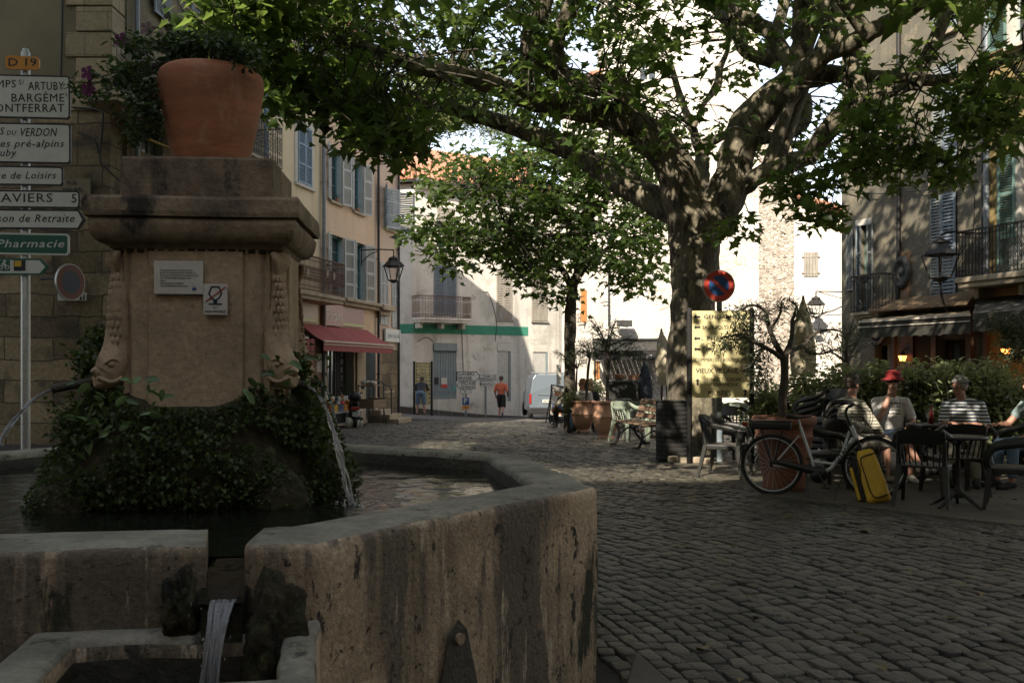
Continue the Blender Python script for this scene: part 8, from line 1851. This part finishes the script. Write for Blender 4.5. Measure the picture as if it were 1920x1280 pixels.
# yellow bag against the front wheel
q = gp(1648, 942); bg = thing("yellow_bag", "tall yellow pannier bag with black piping leaning on the bicycle's front wheel", "bag", (q.x, q.y, 0), R(-16))
b = MB(); b.M = Matrix.Rotation(R(-12), 4, 'X') @ Matrix.Rotation(R(-14), 4, 'Y'); n = 7
def cs(z): t = z/.58; w_ = np.interp(t, [0, .06, .5, .92, 1], [.125, .14, .12, .095, .07]); dp = np.interp(t, [0, .1, .5, .95, 1], [.08, .10, .09, .06, .04]); return w_, dp
zs = np.linspace(.0, .58, 13); vs = []
for z in zs:
    w_, dp = cs(z)
    for k in range(16):
        a = 2*math.pi*k/16; c_, s_ = math.cos(a), math.sin(a); x = w_*abs(c_)**.5*(1 if c_ > 0 else -1); y = dp*abs(s_)**.6*(1 if s_ > 0 else -1); nn = noise.noise(Vector((x*9, y*9, z*7)))*.010; vs.append((x+nn, y+nn, z))
b.add(vs, [(i*16+k, i*16+(k+1) % 16, (i+1)*16+(k+1) % 16, (i+1)*16+k) for i in range(12) for k in range(16)]+[tuple(range(15, -1, -1)), tuple(range(192, 208))], 0, True); b.build("bag_body", "yellow_fabric", bg)
b = MB(b.M); b.tube(crom([(.10, -.105, .06), (-.02, -.112, .05), (-.06, -.105, .12), (-.07, -.10, .3), (-.075, -.092, .44), (-.05, -.088, .50), (.085, -.078, .52)], 5), .007, 6); b.build("piping", "black_fabric", bg)
b = MB(b.M); b.b2((-.165, -.07, .03), (-.125, .06, .50)); b.build("back_panel", "black_fabric", bg, bevel=.012)
b = MB(b.M); b.tube(crom([(-.15, 0, .40), (-.28, .02, .36), (-.42, .0, .14), (-.43, -.02, .045), (-.30, -.05, .03), (-.15, -.04, .05)], 5), .014, 6, flat=.3); b.tube(crom([(-.15, 0, .50), (-.20, 0, .55), (-.13, 0, .58)], 4), .012, 6); b.build("strap", "black_fabric", bg)
b = MB(b.M); b.b2((-.20, -.05, .06), (-.168, .08, .42)); b.build("side_pocket", "yellow_fabric", bg, bevel=.012)

# fallen leaves and litter on the setts
P = []
for k in range(420):
    x, y = random.uniform(-2, 9), random.uniform(3.2, 26)
    if abs(x) < .56*y and not in_fountain(x, y, 2.35): P.append((x, y, gz(x, y)+.012))
tag(leaf_mesh("fallen_leaves", P, RNG.uniform(.03, .10, len(P)), T_PLANE, "dry_leaf", None, up=.93, droop=0), "scattered dry plane leaves and scraps lying on the setts", kind='stuff')
# ---------------- people ----------------
def fuse(name, build, vox, m, parent, sm=2):
    """union of overlapping limb volumes as one continuous skin"""
    b = MB(); build(b); me = bpy.data.meshes.new("tmp"); me.from_pydata(b.v, [], b.f); o = bpy.data.objects.new("tmp", me); COL.objects.link(o)
    r_ = o.modifiers.new("r", 'REMESH'); r_.mode = 'VOXEL'; r_.voxel_size = vox; s_ = o.modifiers.new("s", 'SMOOTH'); s_.factor = .5; s_.iterations = sm
    dg = bpy.context.evaluated_depsgraph_get(); me2 = bpy.data.meshes.new_from_object(o.evaluated_get(dg)); bpy.data.objects.remove(o); bpy.data.meshes.remove(me)
    me2.name = name; me2.materials.clear(); me2.materials.append(MAT[m]); me2.polygons.foreach_set("use_smooth", [True]*len(me2.polygons))
    n = bpy.data.objects.new(name, me2); COL.objects.link(n); n.parent = parent; return n
def limb(b, P, rr, n=12):
    P = [Vector(p) for p in P]; b.tube(crom([tuple(p) for p in P], 4) if len(P) > 2 else P, np.interp(np.linspace(0, 1, (len(P)-1)*4+1 if len(P) > 2 else 2), np.linspace(0, 1, len(P)), rr), n)
    b.sphere(P[0], rr[0], n, 8); b.sphere(P[-1], rr[-1], n, 8)
def joint_limb(b, P, rr, n=12):
    for k in range(len(P)-1): b.tube([P[k], P[k+1]], [rr[k], rr[k+1]], n)
    for p, r_ in zip(P, rr): b.sphere(p, r_, n, 8)
def hand(b, w_, f_, side=1, curl=.5, k=1.0):
    """palm and five bent fingers starting at wrist w_ pointing along f_"""
    w_ = Vector(w_); f_ = Vector(f_).normalized(); up = Vector((0, 0, 1)) if abs(f_.z) < .8 else Vector((1, 0, 0)); sd = f_.cross(up).normalized(); dn = f_.cross(sd).normalized()
    if dn.z > 0: dn = -dn
    for t in (-.6, 0, .6): b.tube([w_, w_+f_*.085*k+sd*.034*t*k], [.021*k, .017*k], 8)
    for j, (o, L) in enumerate(((-.032, .060), (-.011, .072), (.011, .068), (.031, .052))):
        p0 = w_+f_*.08*k+sd*o*k; p1 = p0+(f_+dn*curl*.5).normalized()*L*.5*k; p2 = p1+(f_+dn*curl*1.6).normalized()*L*.5*k; joint_limb(b, [p0, p1, p2], [.0095*k, .0088*k, .0075*k], 8)
    p0 = w_+f_*.03*k-sd*side*.022*k; p1 = p0+(f_*.7-sd*side*.8).normalized()*.038*k; p2 = p1+(f_*.9-sd*side*.25+dn*.3).normalized()*.03*k; joint_limb(b, [p0, p1, p2], [.012*k, .011*k, .009*k], 8)
def person(label, loc, rz, J, shirt, sleeve, legs, leg_to, hair="hair_grey", hairlen=0, hat=None, glasses=False, shoe="cloth_black", group=None, scale=1.0, back_text=None, vox=.009, bald=False):
    """J: joints in metres, the person faces -y; sleeve 0..2 (1 = elbow, 2 = wrist); leg_to likewise"""
    t = thing("person", label, "person", loc, rz, group); t.scale = (scale,)*3; V_ = lambda k: Vector(J[k]); hd, nk, ch, pv = V_('head'), V_('neck'), V_('chest'), V_('pelvis'); ha = J.get('look', 0); tilt = J.get('nod', 0)
    HM = Matrix.Translation(hd) @ Matrix.Rotation(R(ha), 4, 'Z') @ Matrix.Rotation(R(tilt), 4, 'X')
    h = lambda x, y, z: HM @ Vector((x, y, z))
    def skin(b):
        for (x, y, z, r_, s_) in ((0, .01, .02, .086, (.86, 1.06, 1.12)), (0, -.022, -.045, .066, (.86, .95, 1.1)), (0, -.045, -.088, .032, (1.1, 1, .8))):
            q = MB(HM); q.sphere((x, y, z), r_, 16, 12, 0, s_); b.add(q.v, q.f)
        b.tube([h(0, -.085, .01), h(0, -.112, -.032)], [.008, .016], 8); b.sphere(h(0, -.108, -.034), .015, 8, 6)
        for s_ in (-1, 1): q = MB(HM); q.sphere((s_*.078, .012, -.012), .026, 10, 8, 0, (.35, .8, 1.15)); b.add(q.v, q.f); b.sphere(h(s_*.03, -.072, .012), .017, 8, 6)
        b.tube([h(-.024, -.088, -.064), h(0, -.098, -.062), h(.024, -.088, -.064)], [.006, .010, .006], 6)
        b.tube([nk-Vector((0, 0, .05)), h(0, .015, -.05)], [.058, .052], 12)
        for k in range(6): p = pv.lerp(ch, k/5); b.sphere(p, .11, 12, 8, 0, (1.15, .8, 1))
        for s_, L in ((-1, 'R'), (1, 'L')):
            sh_, el, wr = V_('sho'+L), V_('elb'+L), V_('wri'+L); joint_limb(b, [ch+Vector((0, 0, .12)), sh_, el, wr], [.06, .050, .040, .026]); b.tube([sh_, sh_.lerp(el, .5), el, el.lerp(wr, .35), wr], [.05, .047, .038, .041, .026], 12)
            fd = Vector(J['fin'+L]) if 'fin'+L in J else (wr-el); hand(b, wr, fd, s_, J.get('curl', .5))
            hp, kn, an = V_('hip'+L), V_('kne'+L), V_('ank'+L); b.tube([hp, hp.lerp(kn, .5), kn, kn.lerp(an, .3), an], [.083, .072, .052, .055, .035], 12); b.sphere(kn, .053, 12, 8); b.sphere(hp, .08, 12, 8); b.sphere(an, .036, 10, 8)
            to = V_('toe'+L); b.tube([an-Vector((0, 0, .035)), an.lerp(to, .6)-Vector((0, 0, .03)), to], [.036, .034, .024], 10); b.sphere(to, .024, 8, 6)
    fuse("body", skin, vox, "skin", t)
    def top(b):
        for k in range(8):
            u = k/7; p = pv.lerp(ch, u); b.sphere(p+Vector((0, -.01*math.sin(u*3), 0)), .155+.02*u, 16, 10, 0, (1.0, .72, .62))
        b.sphere(ch+Vector((0, 0, .07)), .15, 16, 10, 0, (1.12, .70, .75)); joint_limb(b, [V_('shoR'), ch+Vector((0, 0, .14)), V_('shoL')], [.066, .085, .066]); b.tube([nk-Vector((0, 0, .09)), nk-Vector((0, 0, .015))], [.10, .066], 14)
        for L in 'RL':
            sh_, el, wr = V_('sho'+L), V_('elb'+L), V_('wri'+L)
            if sleeve <= 1: joint_limb(b, [sh_, sh_.lerp(el, max(.3, sleeve))], [.070, .066])
            else: joint_limb(b, [sh_, el, el.lerp(wr, sleeve-1)], [.068, .057, .044])
    so_ = fuse("shirt", top, .012, shirt, t)
    def bot(b):
        b.sphere(pv, .165, 16, 10, 0, (1.0, .78, .72))
        for L in 'RL':
            hp, kn, an = V_('hip'+L), V_('kne'+L), V_('ank'+L)
            if leg_to <= 1: joint_limb(b, [hp, hp.lerp(kn, leg_to)], [.102, .092])
            else: joint_limb(b, [hp, kn, kn.lerp(an, leg_to-1)], [.100, .073, .060])
    fuse("trousers" if leg_to > 1 else "shorts", bot, .012, legs, t)
    for L in 'RL':
        an, to = V_('ank'+L), V_('toe'+L); b = MB(); d_ = (to-an); d_.z = 0; d_.normalize(); z0 = to.z-.02
        b.tube(crom([tuple(an-d_*.05+Vector((0, 0, -.05))), tuple(an+d_*.03+Vector((0, 0, -.04))), tuple(to-d_*.03), tuple(to+d_*.04)], 3), [.030, .042, .046, .047, .046, .046, .045, .042, .038, .030], 10, flat=.85); b.sphere(to+d_*.04, .03, 8, 6); b.build("shoe", shoe, t)
    if not bald:
        def hr(b):
            q = MB(HM); q.sphere((0, .022, .035), .098, 18, 12, 0, (.90, 1.04, 1.0)); b.add(q.v, q.f)
            for k in range(60):
                a = RNG.uniform(0, 6.28); e = RNG.uniform(.1, 1.4); x, y, z = math.cos(a)*math.cos(e)*.088, .026+math.sin(a)*math.cos(e)*.098, .035+math.sin(e)*.098
                if y < -.05 and z < .07: continue
                b.sphere(h(x, y, z), RNG.uniform(.012, .026), 6, 5)
            if hairlen:
                for k in range(26):
                    a = R(20+140*k/25); x, y = math.cos(a)*.085, .02+math.sin(a)*.09; L_ = hairlen*(.85+.3*RNG.random())
                    b.tube(crom([tuple(h(x*.9, y, .05)), tuple(h(x*1.15, y*1.1+.01, -.06)), tuple(hd+Vector((x*1.25, y*1.2+.02, -.06-L_*.6))), tuple(hd+Vector((x*1.1, y*1.2+.015, -.08-L_)))], 3), [.024]*7+[.018, .012, .006], 6)
        ho = fuse("hair", hr, .010, hair, t, 1)
        # cut the hair away from the face
        me = ho.data; inv = HM.inverted()
        import bmesh
        bm = bmesh.new(); bm.from_mesh(me); dl = [v for v in bm.verts if (lambda p: p.y < -.050+.0*p.z and p.z < .068)(inv @ v.co) or (lambda p: p.y < .0 and p.z < -.02 and abs(p.x) < .08)(inv @ v.co)]; bmesh.ops.delete(bm, geom=dl, context='VERTS'); bm.to_mesh(me); bm.free()
    if hat:
        q = MB(HM); q.lathe([(.158, .022), (.150, .030), (.120, .050), (.100, .062), (.098, .10), (.085, .135), (.05, .152), (0, .155)], 26); q.lathe([(.155, .020), (.118, .046), (.098, .058)], 26); q.build("hat", hat, t)
    if glasses:
        q = MB(HM)
        for s_ in (-1, 1): q.sphere((s_*.033, -.100, .010), .026, 10, 8, 0, (1, .3, .8)); q.tube([(s_*.055, -.095, .014), (s_*.082, .0, .012)], .004, 5)
        q.tube([(-.012, -.105, .014), (.012, -.105, .014)], .004, 5); q.build("glasses", "sign_black", t)
    else:
        q = MB(HM)
        for s_ in (-1, 1): q.sphere((s_*.030, -.0885, .012), .0075, 8, 6, 0, (1, .5, .7)); q.tube([(s_*.016, -.092, .030), (s_*.046, -.084, .030)], .004, 5)
        q.build("eyes", "hair_dark", t)
    return t
def seated(**k):
    J = dict(head=(0, -.02, 1.24), neck=(0, .02, 1.08), chest=(0, .06, .86), pelvis=(0, .06, .53), shoR=(-.185, .05, .99), shoL=(.185, .05, .99), elbR=(-.26, -.02, .72), elbL=(.26, -.02, .72), wriR=(-.14, -.22, .64), wriL=(.14, -.22, .64),
             hipR=(-.10, .03, .53), hipL=(.10, .03, .53), kneR=(-.12, -.40, .52), kneL=(.12, -.40, .52), ankR=(-.12, -.42, .10), ankL=(.12, -.42, .10), toeR=(-.13, -.58, .035), toeL=(.13, -.58, .035)); J.update(k); return J
def standing(**k):
    J = dict(head=(0, -.01, 1.63), neck=(0, .02, 1.47), chest=(0, .02, 1.24), pelvis=(0, .02, .95), shoR=(-.19, .02, 1.38), shoL=(.19, .02, 1.38), elbR=(-.25, .03, 1.10), elbL=(.25, .03, 1.10), wriR=(-.26, -.05, .86), wriL=(.26, -.05, .86),
             hipR=(-.095, .02, .90), hipL=(.095, .02, .90), kneR=(-.11, 0, .49), kneL=(.11, 0, .49), ankR=(-.11, .03, .09), ankL=(.11, .03, .09), toeR=(-.12, -.13, .03), toeL=(.12, -.13, .03)); J.update(k); return J
def ploc(px, d, dz=0): p = at(px, 700, d); return (p.x, p.y, gz(p.x, p.y)+dz)
person("person in a red bucket hat and white printed shirt resting their chin on a hand", ploc(1672, 12.95), R(-6),
       seated(head=(.0, -.05, 1.26), look=-12, elbR=(-.20, -.20, .80), wriR=(-.075, -.175, 1.085), finR=(.05, -.02, .06), elbL=(.27, .0, .74), wriL=(.12, -.24, .66), kneR=(.02, -.42, .60), kneL=(.12, -.40, .50), ankR=(.20, -.52, .22), toeR=(.22, -.66, .18)),
       "cloth_white", .75, "cloth_navy", .95, "hair_dark", hat="cloth_red", glasses=True, shoe="paper_white", group=None)
pr_ = [o for o in bpy.data.objects if o.get('label', '').startswith("person in a red bucket")][0]
b = MB(); rn = random.Random(2)
for k in range(4): b.text(["LE SSA", "VIVRE", "DEMAIN", "LIBRE"][k], .01, .985-k*.045, .026, -.105-.006*k, w=.16, mi=0, bold=.03)
b.build("shirt_print", "sign_black", pr_)
person("white haired person in a navy striped shirt leaning an arm on the table", ploc(1806, 12.40), R(-22),
       seated(head=(-.05, -.10, 1.20), look=-38, nod=8, chest=(0, .0, .86), neck=(-.02, -.04, 1.06), shoR=(-.19, -.02, .97), shoL=(.19, .0, .97), elbR=(-.24, -.18, .74), wriR=(-.16, -.36, .77), elbL=(.25, -.16, .72), wriL=(.02, -.34, .76)),
       "stripe_navy", .85, "cloth_beige", 1.9, "hair_grey", shoe="cloth_black")
person("person in a beige striped long sleeved shirt seen from behind with swept back hair", ploc(1600, 12.30), R(112),
       seated(head=(.03, -.02, 1.235), look=12, elbL=(.26, -.16, .78), wriL=(.24, -.40, .70), elbR=(-.27, -.1, .74), wriR=(-.16, -.3, .62)),
       "stripe_beige", 1.8, "cloth_beige", .95, "hair_dark", glasses=True, shoe="cloth_beige")
person("person with long blond hair and pale aqua top cut by the frame edge", ploc(1938, 12.0), R(-75),
       seated(look=-10, elbR=(-.25, -.15, .75), wriR=(-.16, -.36, .76)), "cloth_aqua", .5, "cloth_denim", 1.8, "hair_blond", hairlen=.30, shoe="cloth_black")
person("bent over person in black trousers and pale grey shirt sitting beside the easel board", ploc(1068, 29.2), R(-84),
       seated(head=(0, -.36, 1.04), nod=35, neck=(0, -.24, 1.0), chest=(0, -.06, .84), shoR=(-.17, -.18, .96), shoL=(.17, -.18, .96), elbR=(-.22, -.36, .72), wriR=(-.14, -.46, .56), elbL=(.22, -.36, .72), wriL=(.14, -.46, .56)), "cloth_beige", 1.6, "cloth_black", 2, "hair_grey", shoe="cloth_black")
person("person with reddish blond hair and sunglasses sitting behind the urns", ploc(1092, 25.6), R(-25), seated(look=-30), "cloth_white", 1.7, "cloth_denim", 1.9, "hair_ginger", hairlen=.14, glasses=True)
person("person with curly blond hair turned away, sitting next to the one in sunglasses", ploc(1107, 26.4), R(150), seated(), "cloth_grey", 1.7, "cloth_denim", 1.9, "hair_blond", hairlen=.12)
for px_, d_, lab in ((1068, 29.2, "bent over person"), (1092, 25.6, "person in sunglasses"), (1107, 26.4, "curly blond person")):
    q = ploc(px_, d_); metal_chair((q[0], q[1]), {1068: R(-84), 1092: R(-25), 1107: R(150)}[px_], "grey metal chair carrying the "+lab)
person("walking person in an orange shirt and black shorts seen from behind", ploc(940, 41.3), R(168),
       standing(kneL=(.10, -.14, .50), ankL=(.10, -.06, .10), toeL=(.11, -.22, .04), kneR=(-.11, .04, .49), ankR=(-.12, .30, .26), toeR=(-.12, .36, .10), elbR=(-.28, .10, 1.12), wriR=(-.25, -.12, .98), elbL=(.27, .06, 1.10), wriL=(.25, -.1, .93)),
       "cloth_orange", .8, "cloth_black", .95, "hair_dark", shoe="cloth_grey", scale=1.0)
person("person in a dark grey shirt and denim shorts reading the yellow board", ploc(789, 39.8), R(176),
       standing(head=(0, -.30, 1.38), nod=20, neck=(0, -.22, 1.28), chest=(0, -.10, 1.12), pelvis=(0, .04, .88), shoR=(-.19, -.17, 1.20), shoL=(.19, -.17, 1.20), elbR=(-.25, -.28, 1.0), wriR=(-.12, -.42, .94), elbL=(.25, -.28, 1.0), wriL=(.12, -.42, .94), hipR=(-.1, .04, .85), hipL=(.1, .04, .85), kneR=(-.13, 0, .46), kneL=(.13, 0, .46), ankR=(-.15, .03, .09), ankL=(.15, .03, .09)),
       "cloth_grey", .9, "cloth_denim", .95, "hair_dark", shoe="cloth_grey")
